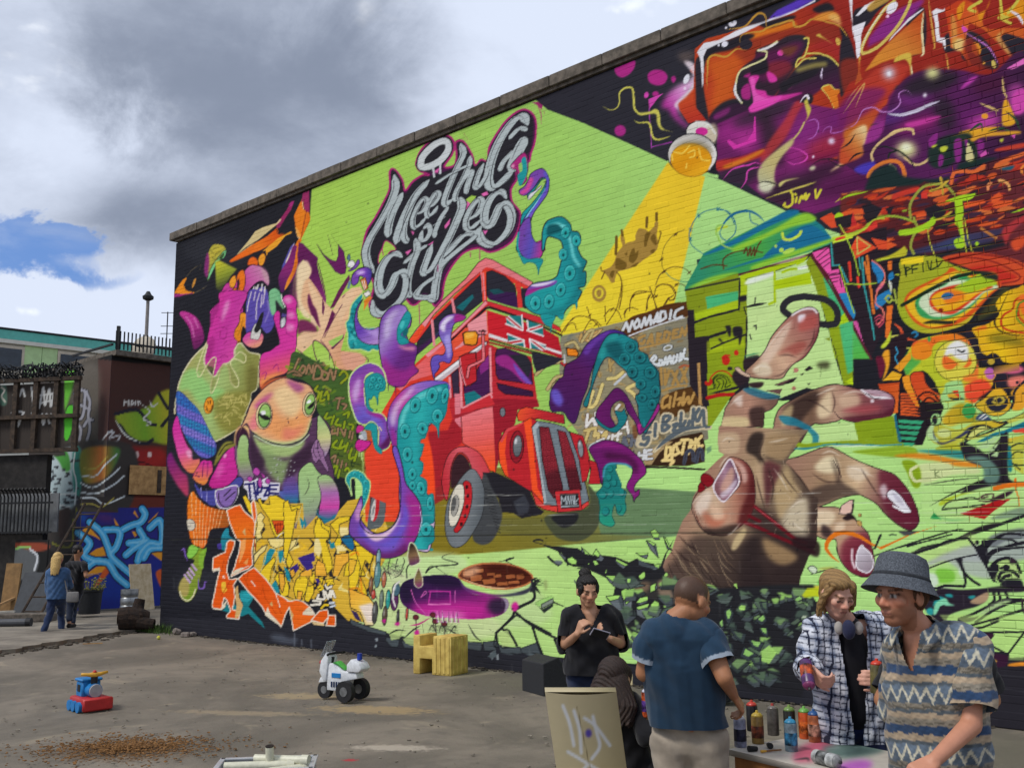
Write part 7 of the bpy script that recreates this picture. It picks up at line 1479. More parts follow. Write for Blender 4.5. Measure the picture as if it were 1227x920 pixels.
def quads_mesh(name,V,Q,m,colors=None,smooth=False,attr='paint'):
 me=bpy.data.meshes.new(name)
 me.vertices.add(len(V));me.vertices.foreach_set('co',np.asarray(V,np.float32).ravel())
 n=len(Q);me.loops.add(n*4);me.polygons.add(n)
 me.loops.foreach_set('vertex_index',np.asarray(Q,np.int32).ravel())
 me.polygons.foreach_set('loop_start',np.arange(0,n*4,4,dtype=np.int32))
 me.update(calc_edges=True);me.validate()
 if colors is not None:
  ca=me.color_attributes.new(attr,'FLOAT_COLOR','POINT')
  ca.data.foreach_set('color',np.concatenate([colors,np.ones((len(colors),1))],1).astype(np.float32).ravel())
 if m:me.materials.append(m)
 if smooth:me.polygons.foreach_set('use_smooth',[True]*len(me.polygons))
 return me
class B:
 """collects shapes in a bmesh, then links them as one mesh object"""
 def __init__(s):s.bm=bmesh.new();s.V=[];s.F=[];s.nv=0
 def raw(s,V,F):s.V.append(np.asarray(V));s.F+=[[i+s.nv for i in f]for f in F];s.nv+=len(V)
 def flush(s):
  if s.nv:me=bpy.data.meshes.new('t');me.from_pydata(np.concatenate(s.V).tolist(),[],s.F);s.bm.from_mesh(me);bpy.data.meshes.remove(me)
 def box(s,c,d,rz=0,rx=0,ry=0,bev=0.0,seg=1):
  M=Matrix.Translation(c)@Matrix.Rotation(rz,4,'Z')@Matrix.Rotation(ry,4,'Y')@Matrix.Rotation(rx,4,'X')@Matrix.Diagonal((d[0],d[1],d[2],1))
  r=bmesh.ops.create_cube(s.bm,size=1.0,matrix=M)
  if bev:
   es=list({e for v in r['verts']for e in v.link_edges})
   bmesh.ops.bevel(s.bm,geom=es,offset=bev,segments=seg,profile=.5,affect='EDGES')
  return s
 def cyl(s,a,b,r1,r2=None,n=16,caps=True):
  a,b=Vector(a),Vector(b);d=b-a
  M=Matrix.Translation((a+b)/2)@d.to_track_quat('Z','Y').to_matrix().to_4x4()
  bmesh.ops.create_cone(s.bm,cap_ends=caps,segments=n,radius1=r1,radius2=r1 if r2 is None else r2,depth=d.length,matrix=M)
  return s
 def ball(s,c,r,n=16,sc=(1,1,1),rz=0):
  M=Matrix.Translation(c)@Matrix.Rotation(rz,4,'Z')@Matrix.Diagonal((sc[0]*r,sc[1]*r,sc[2]*r,1))
  bmesh.ops.create_uvsphere(s.bm,u_segments=n,v_segments=max(6,n//2),radius=1,matrix=M)
  return s
 def tube(s,path,rad,n=8,caps=True):
  P_=[Vector(p)for p in path];m=len(P_);rings=[]
  up=Vector((0,0,1))
  for i,p in enumerate(P_):
   d=(P_[min(i+1,m-1)]-P_[max(i-1,0)]).normalized()
   x=d.cross(up);
   if x.length<1e-3:x=d.cross(Vector((1,0,0)))
   x.normalize();y=d.cross(x)
   r=rad[i]if hasattr(rad,'__len__')else rad
   rings.append([s.bm.verts.new(p+x*r*math.cos(2*math.pi*k/n)+y*r*math.sin(2*math.pi*k/n))for k in range(n)])
  for i in range(m-1):
   for k in range(n):
    s.bm.faces.new((rings[i][k],rings[i][(k+1)%n],rings[i+1][(k+1)%n],rings[i+1][k]))
  if caps:
   s.bm.faces.new(rings[0][::-1]);s.bm.faces.new(rings[-1])
  return s
 def lathe(s,prof,c=(0,0,0),n=24,M=None):
  M=M or Matrix.Translation(c);rings=[]
  for r,h in prof:
   rings.append([s.bm.verts.new(M@Vector((max(r,1e-4)*math.cos(2*math.pi*k/n),max(r,1e-4)*math.sin(2*math.pi*k/n),h)))for k in range(n)])
  for i in range(len(prof)-1):
   for k in range(n):
    s.bm.faces.new((rings[i][k],rings[i][(k+1)%n],rings[i+1][(k+1)%n],rings[i+1][k]))
  s.bm.faces.new(rings[0][::-1]);s.bm.faces.new(rings[-1])
  return s
 def prism(s,poly,M,h):
  lo=[s.bm.verts.new(M@Vector((x,y,0)))for x,y in poly];hi=[s.bm.verts.new(M@Vector((x,y,h)))for x,y in poly]
  n=len(poly)
  s.bm.faces.new(lo[::-1]);s.bm.faces.new(hi)
  for i in range(n):s.bm.faces.new((lo[i],lo[(i+1)%n],hi[(i+1)%n],hi[i]))
  return s
 def done(s,name,m,parent=None,smooth=False,bev=0,loc=None):
  s.flush();bmesh.ops.recalc_face_normals(s.bm,faces=s.bm.faces)
  if bev:bmesh.ops.bevel(s.bm,geom=list(s.bm.edges),offset=bev,segments=2,profile=.5,affect='EDGES')
  me=bpy.data.meshes.new(name);s.bm.to_mesh(me);s.bm.free()
  if m:me.materials.append(m)
  if smooth:me.polygons.foreach_set('use_smooth',[True]*len(me.polygons));
  if smooth=='auto':
   try:me.set_sharp_from_angle(angle=math.radians(38))
   except Exception:pass
  o=bpy.data.objects.new(name,me);COL.objects.link(o);o.parent=parent
  if loc is not None:o.location=loc
  return o
def gnd(x,y,zz=0.0):
 d=CFWD+CRT*((x-613.5)/FPX)+CUP*((460-y)/FPX);t=(zz-EYE)/d[2]
 return Vector((d[0]*t,d[1]*t,zz))
def at(x,y,depth):
 d=CFWD+CRT*((x-613.5)/FPX)+CUP*((460-y)/FPX)
 return Vector((d[0]*depth,d[1]*depth,EYE+d[2]*depth))

# ---------------------------------------------------------------- the painted brick wall
WD=np.array([-math.sin(WANG),math.cos(WANG),0]);WN=np.array([math.cos(WANG),math.sin(WANG),0])
WLEN,WTOP=20.0,8.02
def wallpt(a,zz,d=0.0):
 """a metres from the far left end, zz height, d metres proud of the brick face"""
 a=np.asarray(a,float);zz=np.asarray(zz,float);d=np.asarray(d,float)
 return(WN*WDIST)+WD*(18.52-a)[...,None]+np.array([0,0,1.0])*zz[...,None]-WN*d[...,None]
def sheet_uv(a,zz):
 Pw=wallpt(a,zz)-np.array([0,0,EYE]);w=Pw@CFWD
 return 613.5+FPX*(Pw@CRT)/w,460-FPX*(Pw@CUP)/w
CANL=np.where(CAN<=.04045,CAN/12.92,((np.clip(CAN,0,1)+.055)/1.055)**2.4).astype(np.float32)
PAINT_K=0.97
def sheet_col(u,v):
 x=np.clip((u-CX0)*SC-.5,0,CWD-1.01);y=np.clip((v-CY0)*SC-.5,0,CHT-1.01)
 xi=x.astype(int);yi=y.astype(int);fx=(x-xi)[...,None];fy=(y-yi)[...,None]
 c=CANL[yi,xi]*(1-fx)*(1-fy)+CANL[yi,xi+1]*fx*(1-fy)+CANL[yi+1,xi]*(1-fx)*fy+CANL[yi+1,xi+1]*fx*fy
 return c*PAINT_K
def paint_at(a,zz):
 u0,v0=sheet_uv(a,zz)
 u=np.where(u0>1238,1238-np.mod(u0-1238,700),u0)
 v=np.where((v0<0)&(u0>880),np.minimum(-v0,500),v0)
 return sheet_col(u,np.clip(v,-4,898))
def painted(name,o_,ex,ey,nx,ny,m,parent=None,thick=.02,bend=0):
 """flat painted panel from corner o_ along ex and ey, with a real thickness behind it"""
 o_,ex,ey=(np.array(v,float)for v in(o_,ex,ey));nn=np.cross(ex,ey);nn/=np.linalg.norm(nn)
 S_,T_=np.meshgrid(np.linspace(0,1,nx+1),np.linspace(0,1,ny+1))
 F=o_+S_[...,None]*ex+T_[...,None]*ey
 F=F+nn*(bend*((2*S_-1)**2-1))[...,None];d=F-np.array([0,0,EYE]);w=d@CFWD
 col=sheet_col(613.5+FPX*(d@CRT)/w,460-FPX*(d@CUP)/w)
 idx=np.arange((nx+1)*(ny+1)).reshape(ny+1,nx+1);N0=idx.size
 q=np.stack([idx[:-1,:-1],idx[:-1,1:],idx[1:,1:],idx[1:,:-1]],-1).reshape(-1,4)
 cs=idx[[0,0,-1,-1],[0,-1,-1,0]];bk=F.reshape(-1,3)[cs]-nn*thick
 V=np.vstack([F.reshape(-1,3),F.reshape(-1,3)[cs],bk]);C=np.vstack([col.reshape(-1,3),col.reshape(-1,3)[cs]*.8,col.reshape(-1,3)[cs]*.8])
 e=[[N0+i,N0+4+i,N0+4+(i+1)%4,N0+(i+1)%4]for i in range(4)]+[[N0+7,N0+6,N0+5,N0+4]]
 o=bpy.data.objects.new(name,quads_mesh(name,V,np.vstack([q,e]),m,C));COL.objects.link(o);o.parent=parent
 return o
pm=bpy.data.materials.new('painted_brick');pm.use_nodes=True;t_=NT(pm.node_tree);b_=pm.node_tree.nodes['Principled BSDF']
an_=t_.n('ShaderNodeAttribute');an_.attribute_name='paint'
geo_=t_.n('ShaderNodeNewGeometry').outputs['Position']
nz_=t_.noise(geo_,2.2,6,.62);nf_=t_.noise(geo_,38,4,.6)
k_=t_.n('ShaderNodeMapRange');t_.l(t_.math('ADD',t_.math('MULTIPLY',nz_,.6),t_.math('MULTIPLY',nf_,.4)),k_.inputs[0])
k_.inputs[1].default_value=.3;k_.inputs[2].default_value=.7;k_.inputs[3].default_value=.9;k_.inputs[4].default_value=1.08
sc_=t_.n('ShaderNodeVectorMath',operation='SCALE');t_.l(an_.outputs['Color'],sc_.inputs[0]);t_.l(k_.outputs[0],sc_.inputs['Scale'])
t_.l(sc_.outputs[0],b_.inputs['Base Color']);b_.inputs['Roughness'].default_value=.75;b_.inputs['Specular IOR Level'].default_value=.08
bn_=t_.n('ShaderNodeBump');bn_.inputs['Strength'].default_value=.35;bn_.inputs['Distance'].default_value=.004
t_.l(t_.noise(geo_,120,5,.65),bn_.inputs['Height']);t_.l(bn_.outputs[0],b_.inputs['Normal'])
CH,BL,JT,REC=.075,.225,.0075,.0016
NCOURSE=int(WTOP/CH)
NB=int(WLEN/BL)
rw=np.random.RandomState(11)
def brick_cells(a):
 if a>17:return 6,3
 u=a/17.0
 return int(round(5+15*u**1.25)),int(round(3+4*u))
wall_root=empty('mural_building',(0,0,0),0,'tall windowless brick building side covered by a graffiti mural with a red bus and tentacles','building')
cand=[]
for c in range(NCOURSE):
 for b in range(NB):
  a0=b*BL+(BL/2 if c%2 else 0);zc_=(c+.5)*CH
  u,v=sheet_uv(a0+BL/2,zc_)
  vis=(1120<u<1222)and(10<v<760)and not(v>650 and u<1190)
  if vis:cand.append((-float(u),c,b))
cand.sort();LOOSE={(c,b)for _,c,b in cand[:300]}
VV,QQ,CC=[],[],[];nv=0
def brick_patch(a0,z0,nx,ny):
 xs=np.concatenate([[a0],np.linspace(a0+JT*.5,a0+BL-JT*.5,nx+1),[a0+BL]])
 zs=np.concatenate([[z0],np.linspace(z0+JT*.5,z0+CH-JT*.5,ny+1),[z0+CH]])
 return xs,zs
for c in range(NCOURSE):
 for b in range(-1,NB):
  a0=b*BL+(BL/2 if c%2 else 0)
  if b==-1 and c%2==0:continue
  nx,ny=brick_cells(max(a0,0));loose=(c,b)in LOOSE
  xs,zs=brick_patch(a0,c*CH,nx,ny)
  xs=np.maximum(xs,0.0)
  A,Z_=np.meshgrid(xs,zs)
  prx=np.ones(len(xs));prx[[0,-1]]=.62;prz=np.ones(len(zs));prz[[0,-1]]=0
  off=rw.normal(0,.0007)
  dd=np.outer(prz,prx)*(REC+off)
  Dv=dd-REC
  if loose:Dv=np.full_like(dd,-REC)
  Pv=wallpt(A,Z_,Dv)
  col=paint_at(A,Z_)
  tone=1+rw.normal(0,.016)
  col=col*tone
  chip=rw.rand()
  h,w=A.shape
  jm=(1-np.outer(prz,prx))[...,None]
  col=col*(1-.07*jm)
  idx=(np.arange(h*w).reshape(h,w))
  q=np.stack([idx[:-1,:-1],idx[:-1,1:],idx[1:,1:],idx[1:,:-1]],-1).reshape(-1,4)
  if not loose:
   VV.append(Pv.reshape(-1,3));CC.append(col.reshape(-1,3));QQ.append(q+nv);nv+=h*w
  else:
   # mortar bed behind the loose brick
   q4=idx[[0,0,-1,-1],[0,-1,-1,0]]
   VV.append(Pv.reshape(-1,3)[q4]);CC.append(col.reshape(-1,3)[q4]*.8);QQ.append(np.array([[0,1,2,3]])+nv);nv+=4
   Db=np.outer(prz,prx>.9)*(REC+off+.012)-(REC+.012);xs[0]+=.003;xs[-1]-=.003;zs[0]+=.003;zs[-1]-=.003;A,Z_=np.meshgrid(xs,zs)
   Pb=wallpt(A,Z_,Db);hb,wb=Pb.shape[:2]
   ib=np.arange(hb*wb).reshape(hb,wb)
   qb=np.stack([ib[:-1,:-1],ib[:-1,1:],ib[1:,1:],ib[1:,:-1]],-1).reshape(-1,4)
   org=wallpt(np.array(a0+BL/2),np.array((c+.5)*CH))
   me=quads_mesh('brick',Pb.reshape(-1,3)-org,qb,pm,col.reshape(-1,3))
   o=bpy.data.objects.new('brick',me);COL.objects.link(o);o.parent=wall_root;o.location=org
me=quads_mesh('brickwork',np.concatenate(VV),np.concatenate(QQ),pm,np.concatenate(CC))
bo=bpy.data.objects.new('brickwork',me);COL.objects.link(bo);bo.parent=wall_root;bo['kind']='stuff'
del VV,QQ,CC
# core of the wall behind the brick skin
concrete=mat('coping_concrete','#6d645a',.9,.22,9,.5,60,col2='#4b453d')
blackbrick=mat('black_painted_brick','#2a2a30',.8,.2,12)
def wbox(bld,a0,a1,d0,d1,z0,z1,bev=0.0):
 """box in wall axes; d is depth behind the face (positive = behind)"""
 c=wallpt(np.array((a0+a1)/2),np.array((z0+z1)/2),np.array(-(d0+d1)/2))
 bld.box(c,(a1-a0,d1-d0,z1-z0),rz=math.atan2(-WD[1],-WD[0]),bev=bev)
B_=B();wbox(B_,0.004,WLEN-.004,.03,.45,0.0,WTOP-.01);B_.done('wall_core',blackbrick,wall_root)
seams=[0.0]
while seams[-1]<WLEN:seams.append(seams[-1]+.92+rw.rand()*.05)
for i in range(len(seams)-1):
 B_=B();wbox(B_,seams[i]+.004-(.16 if i==0 else 0),seams[i+1]-.004,-.075+rw.normal(0,.003),.52,WTOP+.004,WTOP+.17+rw.normal(0,.003),bev=.008)
 B_.done('coping_slab',concrete,wall_root)
B_=B();wbox(B_,.003,WLEN-.003,-.028,.46,WTOP-.0452,WTOP+.0035);B_.done('coping_bed',concrete,wall_root)

# ---------------------------------------------------------------- ground
gm=bpy.data.materials.new('worn_tarmac');gm.use_nodes=True;t_=NT(gm.node_tree);b_=gm.node_tree.nodes['Principled BSDF']
po=t_.n('ShaderNodeNewGeometry').outputs['Position']
st=t_.vmath('MULTIPLY',po,(1.0,.8,1))
a_=t_.noise(st,.55,7,.62,.6);c_=t_.noise(po,3.2,7,.66,.3);d_=t_.noise(po,60,4,.6);e_=t_.noise(po,210,3,.6)
base=t_.mix(t_.ramp(a_,.36,.66),lin('#625c52'),lin('#80776a'))
base=t_.mix(t_.math('MULTIPLY',t_.ramp(c_,.46,.74),.55),base,lin('#57524b'))
base=t_.mix(t_.math('MULTIPLY',t_.ramp(t_.noise(po,1.35,6,.6,.8),.58,.74),.45),base,lin('#a3967f'))
base=t_.mix(t_.math('MULTIPLY',t_.ramp(d_,.50,.80),.30),base,lin('#3e3a35'))
base=t_.mix(t_.math('MULTIPLY',t_.ramp(e_,.52,.78),.40),base,lin('#a9a093'))
def patch(x,y,rx,ry,ang,colr,amt,nscale=5):
 global base
 cp=gnd(x,y)
 v=t_.vmath('SUBTRACT',po,tuple(cp));r_=t_.n('ShaderNodeVectorRotate',rotation_type='Z_AXIS');t_.l(v,r_.inputs[0]);r_.inputs['Angle'].default_value=ang
 v=t_.vmath('MULTIPLY',r_.outputs[0],(1/rx,1/ry,0))
 ln=t_.vmath('LENGTH',v,out=1)
 f=t_.math('SUBTRACT',1.0,t_.math('ADD',ln,t_.math('MULTIPLY',t_.math('SUBTRACT',t_.noise(po,nscale,6,.68),.5),2.2)))
 base=t_.mix(t_.math('MULTIPLY',t_.ramp(f,-.15,.55),amt),base,lin(colr))
patch(450,849,.75,.28,.3,'#a08a64',.75,9)
patch(365,832,.62,.25,.2,'#a2906e',.65,9)
patch(290,853,.9,.16,.2,'#9a8a70',.6,8)
patch(473,896,.42,.14,.1,'#b3a898',.7,14)
patch(150,897,.72,.42,.2,'#6b4f30',.55,7)
patch(420,911,.07,.05,.2,'#a83038',.85,20)
patch(610,800,1.6,.3,-.84,'#8d8672',.5,4)
t_.l(base,b_.inputs['Base Color']);b_.inputs['Roughness'].default_value=.88;b_.inputs['Specular IOR Level'].default_value=.25
bn_=t_.n('ShaderNodeBump');bn_.inputs['Strength'].default_value=.55;bn_.inputs['Distance'].default_value=.012
t_.l(t_.math('ADD',t_.math('MULTIPLY',d_,.6),t_.math('ADD',t_.math('MULTIPLY',c_,.9),t_.math('MULTIPLY',e_,.35))),bn_.inputs['Height']);t_.l(bn_.outputs[0],b_.inputs['Normal'])
n=90
gx=np.concatenate([[-900,-300,-100,-50],np.linspace(-30,14,n),[40,100,300,900]]);gy=np.concatenate([[-300,-60,-20],np.linspace(-6,45,n),[80,150,400,1200]])
X,Y=np.meshgrid(gx,gy)
Zg=.012*np.sin(X*1.3+.4*Y)*np.sin(Y*.9)-.006
Zg=np.where((np.abs(X)<29)&(Y<44)&(Y>-5.5),Zg,-.006)
V=np.stack([X,Y,Zg],-1).reshape(-1,3);h,w=X.shape;idx=np.arange(h*w).reshape(h,w)
q=np.stack([idx[:-1,:-1],idx[:-1,1:],idx[1:,1:],idx[1:,:-1]],-1).reshape(-1,4)
me=quads_mesh('ground',V,q,gm,smooth=True);go=bpy.data.objects.new('ground',me);COL.objects.link(go);go['kind']='structure'

# ---------------------------------------------------------------- yard at the far left
def adopt(par,*obs):
 for o in obs:o.parent=par;o.matrix_parent_inverse=par.matrix_basis.inverted()
 return obs[0]
rough_paint=mat('rough_painted_wall',None,.8,.12,14,.5,60,attr='paint')
steel=mat('galvanised_steel','#9a9c9c',.38,.15,12,.2,metal=.85);dark=mat('dark_metal','#1d1e20',.6,.2,20)
ply=mat('plywood','#b8905c',.75,.15,6,.2,col2='#8f6a3e');timber=mat('weathered_timber','#4a3c30',.85,.25,9,.5,col2='#2a221c')
NV,DV,UP=Vector(WN),Vector(WD),Vector((0,0,1))
pav=mat('dusty_concrete','#857d70',.9,.2,1.6,.6,40,col2='#645d53')
k0,k1=gnd(-260,828),gnd(198,751)
kd=(k1-k0).normalized();kn=Vector((-kd.y,kd.x,0));Lk=(k1-k0).length
m_=Matrix(((kd.x,kn.x,0,k0.x),(kd.y,kn.y,0,k0.y),(0,0,1,-.05),(0,0,0,1)))
edge=[(i*Lk/60,.06*math.sin(i*1.7)+.05*math.sin(i*.6)+random.uniform(-.03,.03))for i in range(61)]
o=B().prism(edge+[(Lk,60),(0,60)],m_,.12).done('pavement',pav);o['kind']='structure'
dirt=mat('kerb_dirt','#4e473d',.95,.3,12,.9,40,col2='#3a352e')
for i in range(1):
 bm=bmesh.new()
 for k in range(420):
  u=random.random();p=k0+kd*Lk*u+kn*random.gauss(0,.14);s=random.uniform(.01,.05)
  bmesh.ops.create_icosphere(bm,subdivisions=1,radius=s,matrix=Matrix.Translation((p.x,p.y,.01))@Matrix.Rotation(random.random()*6,4,'Z')@Matrix.Diagonal((1.6,1,.5,1)))
 b_=B();b_.bm.free();b_.bm=bm;tag(b_.done('kerb_dirt',dirt),'loose dirt and crumbled tarmac along the edge of the raised pavement','dirt',kind='stuff')
PZ,Hb=.07,6.62
cnr=gnd(118,728.5,PZ)
bld=empty('brick_building',cnr,0,'low dark brick building with graffiti on its corner, behind the blue hoarding','building')
adopt(bld,painted('wall',cnr,NV*5.2,UP*Hb,180,150,rough_paint,None,.01),painted('wall',cnr+DV*5,-DV*5,UP*Hb,120,150,rough_paint,None,.01))
mid=cnr+NV*2.6+DV*2.5
adopt(bld,B().box(mid+UP*(Hb+.05),(5.15,5.35,.14),rz=math.atan2(NV.y,NV.x)).done('roof',concrete))
# spiked fence on its roof
fn=empty('roof_fence',cnr+UP*(Hb+.12),0,'black spiked fence along the roof edge of the brick building','fence')
b_=B()
for k in range(46):p=cnr+NV*(.1+k*.11);b_.box(p+UP*(Hb+.42),(.035,.02,.5))
pl=b_.done('pale_row',dark);pl['kind']='stuff'
rl=B().box(cnr+NV*2.5+UP*(Hb+.36),(5,.04,.05),rz=math.atan2(NV.y,NV.x)).done('rail',dark)
ps=[B().box(cnr+NV*d+UP*(Hb+.45),(.08,.08,.7)).done('post',dark)for d in(.15,2.0,3.9)]
ps.append(B().box(cnr+DV*1.2+UP*(Hb+.28),(.06,2.4,.05),rz=WANG).done('rail',dark))
adopt(fn,pl,rl,*ps)
# blue hoarding and plywood
h0=gnd(91,731.5,PZ);hv=NV*3.55
ho=empty('painted_hoarding',h0,0,'blue wooden hoarding sprayed with light blue wildstyle lettering','hoarding')
adopt(ho,painted('panel',h0,hv,UP*2.83,160,110,rough_paint,None,.03),B().box(h0+hv*.5+DV*.12+UP*1.3,(3.4,.08,.1),rz=math.atan2(NV.y,NV.x)).done('batten',timber))
def board(name,c,w,h,rz,rx,m,label,cat,t=.018):
 e=empty(name,c,rz,label,cat);e.rotation_euler=(rx,0,rz)
 B().box((0,0,h/2),(w,t,h),bev=.003).done('sheet',m,e)
 return e
ra=math.atan2(NV.y,NV.x)
pb=board('plywood_sheet',cnr+NV*1.25-DV*.06+UP*2.92,1.25,.78,ra,0,ply,'bare plywood sheet with a dark strip fixed above the blue hoarding','board')
B().box((.22,-.02,.37),(.11,.02,.62)).done('strip',timber,pb)
board('plywood_board',gnd(172,730.5,PZ),.62,1.15,ra+.1,-.22,mat('pale_ply','#bfae90',.75,.12,8,col2='#a8946f'),'pale plywood board leaning upright against the blue hoarding','board')
# keg, bin, stump
kg=empty('beer_keg',gnd(154,736,PZ),0,'ribbed steel beer keg standing beside the leaning plywood board','keg')
B().lathe([(.19,0),(.2,.02),(.2,.1),(.185,.13),(.2,.16),(.2,.2),(.185,.22),(.2,.25),(.2,.38),(.185,.4),(.2,.43),(.2,.5),(.19,.52),(.1,.5)]).done('body',steel,kg,'auto')
B().lathe([(.175,.44),(.2,.44),(.2,.58),(.19,.58),(.185,.5)]).done('rim',steel,kg,'auto')
bn=empty('black_bin',gnd(107,735,PZ),0,'black plastic tub with dried plants against the blue hoarding','bin')
B().lathe([(.24,0),(.27,.5),(.29,.52),(.29,.57),(.25,.57),(.24,.4)],n=20).done('tub',dark,bn,'auto')
b_=B()
for k in range(60):
 a=random.random()*6.3;r=random.random()*.2;d=Vector((math.cos(a)*.14,math.sin(a)*.14,.1+random.random()*.3));p=Vector((r*math.cos(a),r*math.sin(a),.45));b_.cyl(p,p+d,.012,.003,4);b_.ball(p+d,.03,5,(1,1,.5))
b_.done('dried_plant',mat('dry_leaf','#8a8548',.9,.3,30,col2='#5a5a2c'),bn)
st=empty('cut_log',gnd(159,757,.02),.3,'dark sawn log with a pale cut end lying near the wall corner','log')
bark=mat('bark','#33261d',.95,.3,14,1,40,col2='#1d1613',bdist=.03)
b_=B();b_.tube([(-.28,0,.26),(-.1,.02,.27),(.12,0,.25),(.26,.03,.22)],[.2,.23,.21,.17],14);b_.tube([(.05,0,.3),(.08,.1,.5),(.1,.12,.62)],[.14,.11,.1],10);b_.tube([(.1,-.1,.2),(.3,-.16,.16),(.4,-.18,.15)],[.13,.11,.1],10);b_.done('trunk',bark,st)
B().cyl((-.286,-.02,.26),(-.29,-.02,.26),.12,.12,14).done('cut_end',mat('cut_wood','#6a4a36',.85,.2,20),st)
# teal flats far behind
t0,t1=at(-60,466,62),at(240,476,73);tv=(t1-t0);tv.z=0;tl=tv.length;tv.normalize()
ta=math.atan2(tv.y,tv.x);tb=empty('teal_building',(t0.x,t0.y,0),ta,'long flat-roofed block with teal, pale green and cream panels','building')
pc={c:mat('panel_'+c,h,.6,.06,3)for c,h in dict(teal='#62b8ab',green='#b2d096',cream='#c2b7a4',trim='#d2d0c4').items()}
zt=at(-60,386,62).z
B().box((tl/2,6,zt/2-.2),(tl,11.9,zt-.4)).done('block',pc['trim'],tb)
B().box((tl/2,-.08,zt-.3),(tl+.4,.3,.6)).done('fascia',pc['teal'],tb);B().box((tl/2,-.1,zt-.74),(tl+.4,.3,.26)).done('cornice',pc['trim'],tb);B().box((tl/2,5.9,zt+.08),(tl+.6,12.4,.12)).done('roof',dark,tb)
gl=mat('dark_glass','#2c3640',.12,.2,2,spec=.6)
x=.4;k=0
while x<tl-2:
 w=(1.6,2.2,1.1,1.0,2.6,1.2)[k%6];c=('teal','win','green','green','win','cream')[k%6];zc=zt-2.0
 if c=='win':
  f=B().box((x+w/2,-.05,zc),(w,.16,2.0)).done('window',pc['cream'],tb);B().box((x+w/2,-.14,zc+.1),(w-.35,.06,1.4)).done('pane',gl,f)
 else:B().box((x+w/2,-.04,zc),(w-.03,.1,2.24)).done('panel',pc[c],tb)
 x+=w;k+=1
# boarded screen, coping and razor wire at the far left
f0,f1=gnd(-70,729,PZ),gnd(79,729.5,PZ);fv=f1-f0;fd=f1.y*cp_;fl=fv.length;fv.normalize();fa=math.atan2(fv.y,fv.x)
sc=empty('boarded_screen',f0,fa,'dark timber boarded screen with chalky white tags between posts','fence')
ztop,zlo=at(40,457,fd).z,at(40,541,fd).z
adopt(sc,painted('boards',f0+UP*zlo,fv*fl,UP*(ztop-zlo),120,60,rough_paint,None,.05))
for k in range(7):B().box((fl*k/6,-.05,(ztop+zlo)/2),(.13,.1,ztop-zlo+.1)).done('post',timber,sc)
for zz in(ztop+.1,(ztop+zlo)/2,zlo):B().box((fl/2,-.07,zz),(fl+.2,.13,.1)).done('rail',timber,sc)
B().box((fl*.39,.1,zlo/2-.05),(fl*.78,.2,zlo-.1)).done('base_wall',mat('dark_render','#2e2b29',.9,.3,5,.4),sc)  # wall below the boards, in a mottled dark tone
rz_=empty('razor_wire',f0+UP*(ztop+.2),fa,'tangled black razor wire coiled on top of the boarded screen','wire')
b_=B();pth=[]
for k in range(520):a=k*.42;pth.append((fl*1.02*k/520,.16*math.cos(a)+random.uniform(-.05,.05),.12+.17*math.sin(a)+random.uniform(-.05,.05)))
b_.tube(pth,.022,4)
for k in range(0,520,2):p=Vector(pth[k]);d=Vector((random.gauss(0,1),random.gauss(0,1),random.gauss(0,1))).normalized()*.11;b_.cyl(p-d,p+d,.02,.02,3)
b_.done('coil',dark,rz_)
# graffiti board, railing, ladder, junk
g0,g1=gnd(-10,727,PZ)-DV*.3,gnd(52,733,PZ);gv=g1-g0
gb=empty('graffiti_board',g0,0,'low grey board painted with arches and an orange band, behind the ladder','board');adopt(gb,painted('board',g0,gv,UP*1.75,50,40,rough_paint,None,.04))
rr=empty('metal_railing',f0-DV*.5+UP*1.9,fa,'dark bar railing with curved tops in front of grey sheets','railing')
for k in range(26):x=fl*.78*k/26;B().tube([(x,0,0),(x,0,.95),(x,-.08,1.1),(x,-.2,1.16)],.022,5).done('bar',dark,rr)
for zz in(.05,.8):B().box((fl*.39,0,zz),(fl*.78,.03,.05)).done('rail',dark,rr)
B().box((fl*.39,.25,.55),(fl*.78,.05,1.0)).done('backing_sheet',mat('grey_sheet','#77797a',.7,.2,4),rr)
ld=empty('ladder',gnd(24,741,PZ),fa,'dark wooden ladder leaning up towards the boarded screen','ladder')
for s in(-.03,.45):B().tube([(s,0,0),(s+.75,1.1,2.6)],.03,6).done('rail',timber,ld)
for k in range(8):u=.06+k*.12;B().cyl((-.03+.75*u,1.1*u,2.6*u),(.45+.75*u,1.1*u,2.6*u),.018,n=6).done('rung',timber,ld)
board('slate_sheet',gnd(34,738,PZ),.85,1.05,fa,-.35,mat('slate_sheet','#3f4246',.7,.15,6),'dark grey sheet leaning beside the ladder foot','sheet',.03)
board('timber_board',gnd(9,735,PZ),.42,1.2,fa,-.12,mat('raw_timber','#8a6a42',.8,.15,7),'tan timber panel with an orange top at the yard edge','board',.05)
for(x,y,L,a,c,lb)in((10,738,1.3,.5,'#cfc8b8','white timber offcut lying at the foot of the tan panel'),(14,735,1.6,.75,'#a8845a','tan timber plank propped at the foot of the tan panel')):
 e=empty('timber_offcut',gnd(x,y,PZ),a,lb,'timber');B().box((0,0,.1 if a<.6 else.35),(L,.09,.05),ry=0 if a<.6 else-.42).done('plank',mat('offcut'+c,c,.8,.15,9),e)
e=empty('concrete_beam',gnd(28,745,PZ),fa+.25,'long pale concrete beam lying on the pavement','beam');B().box((-.9,.1,.09),(3.0,.42,.18),bev=.02).done('beam',concrete,e)
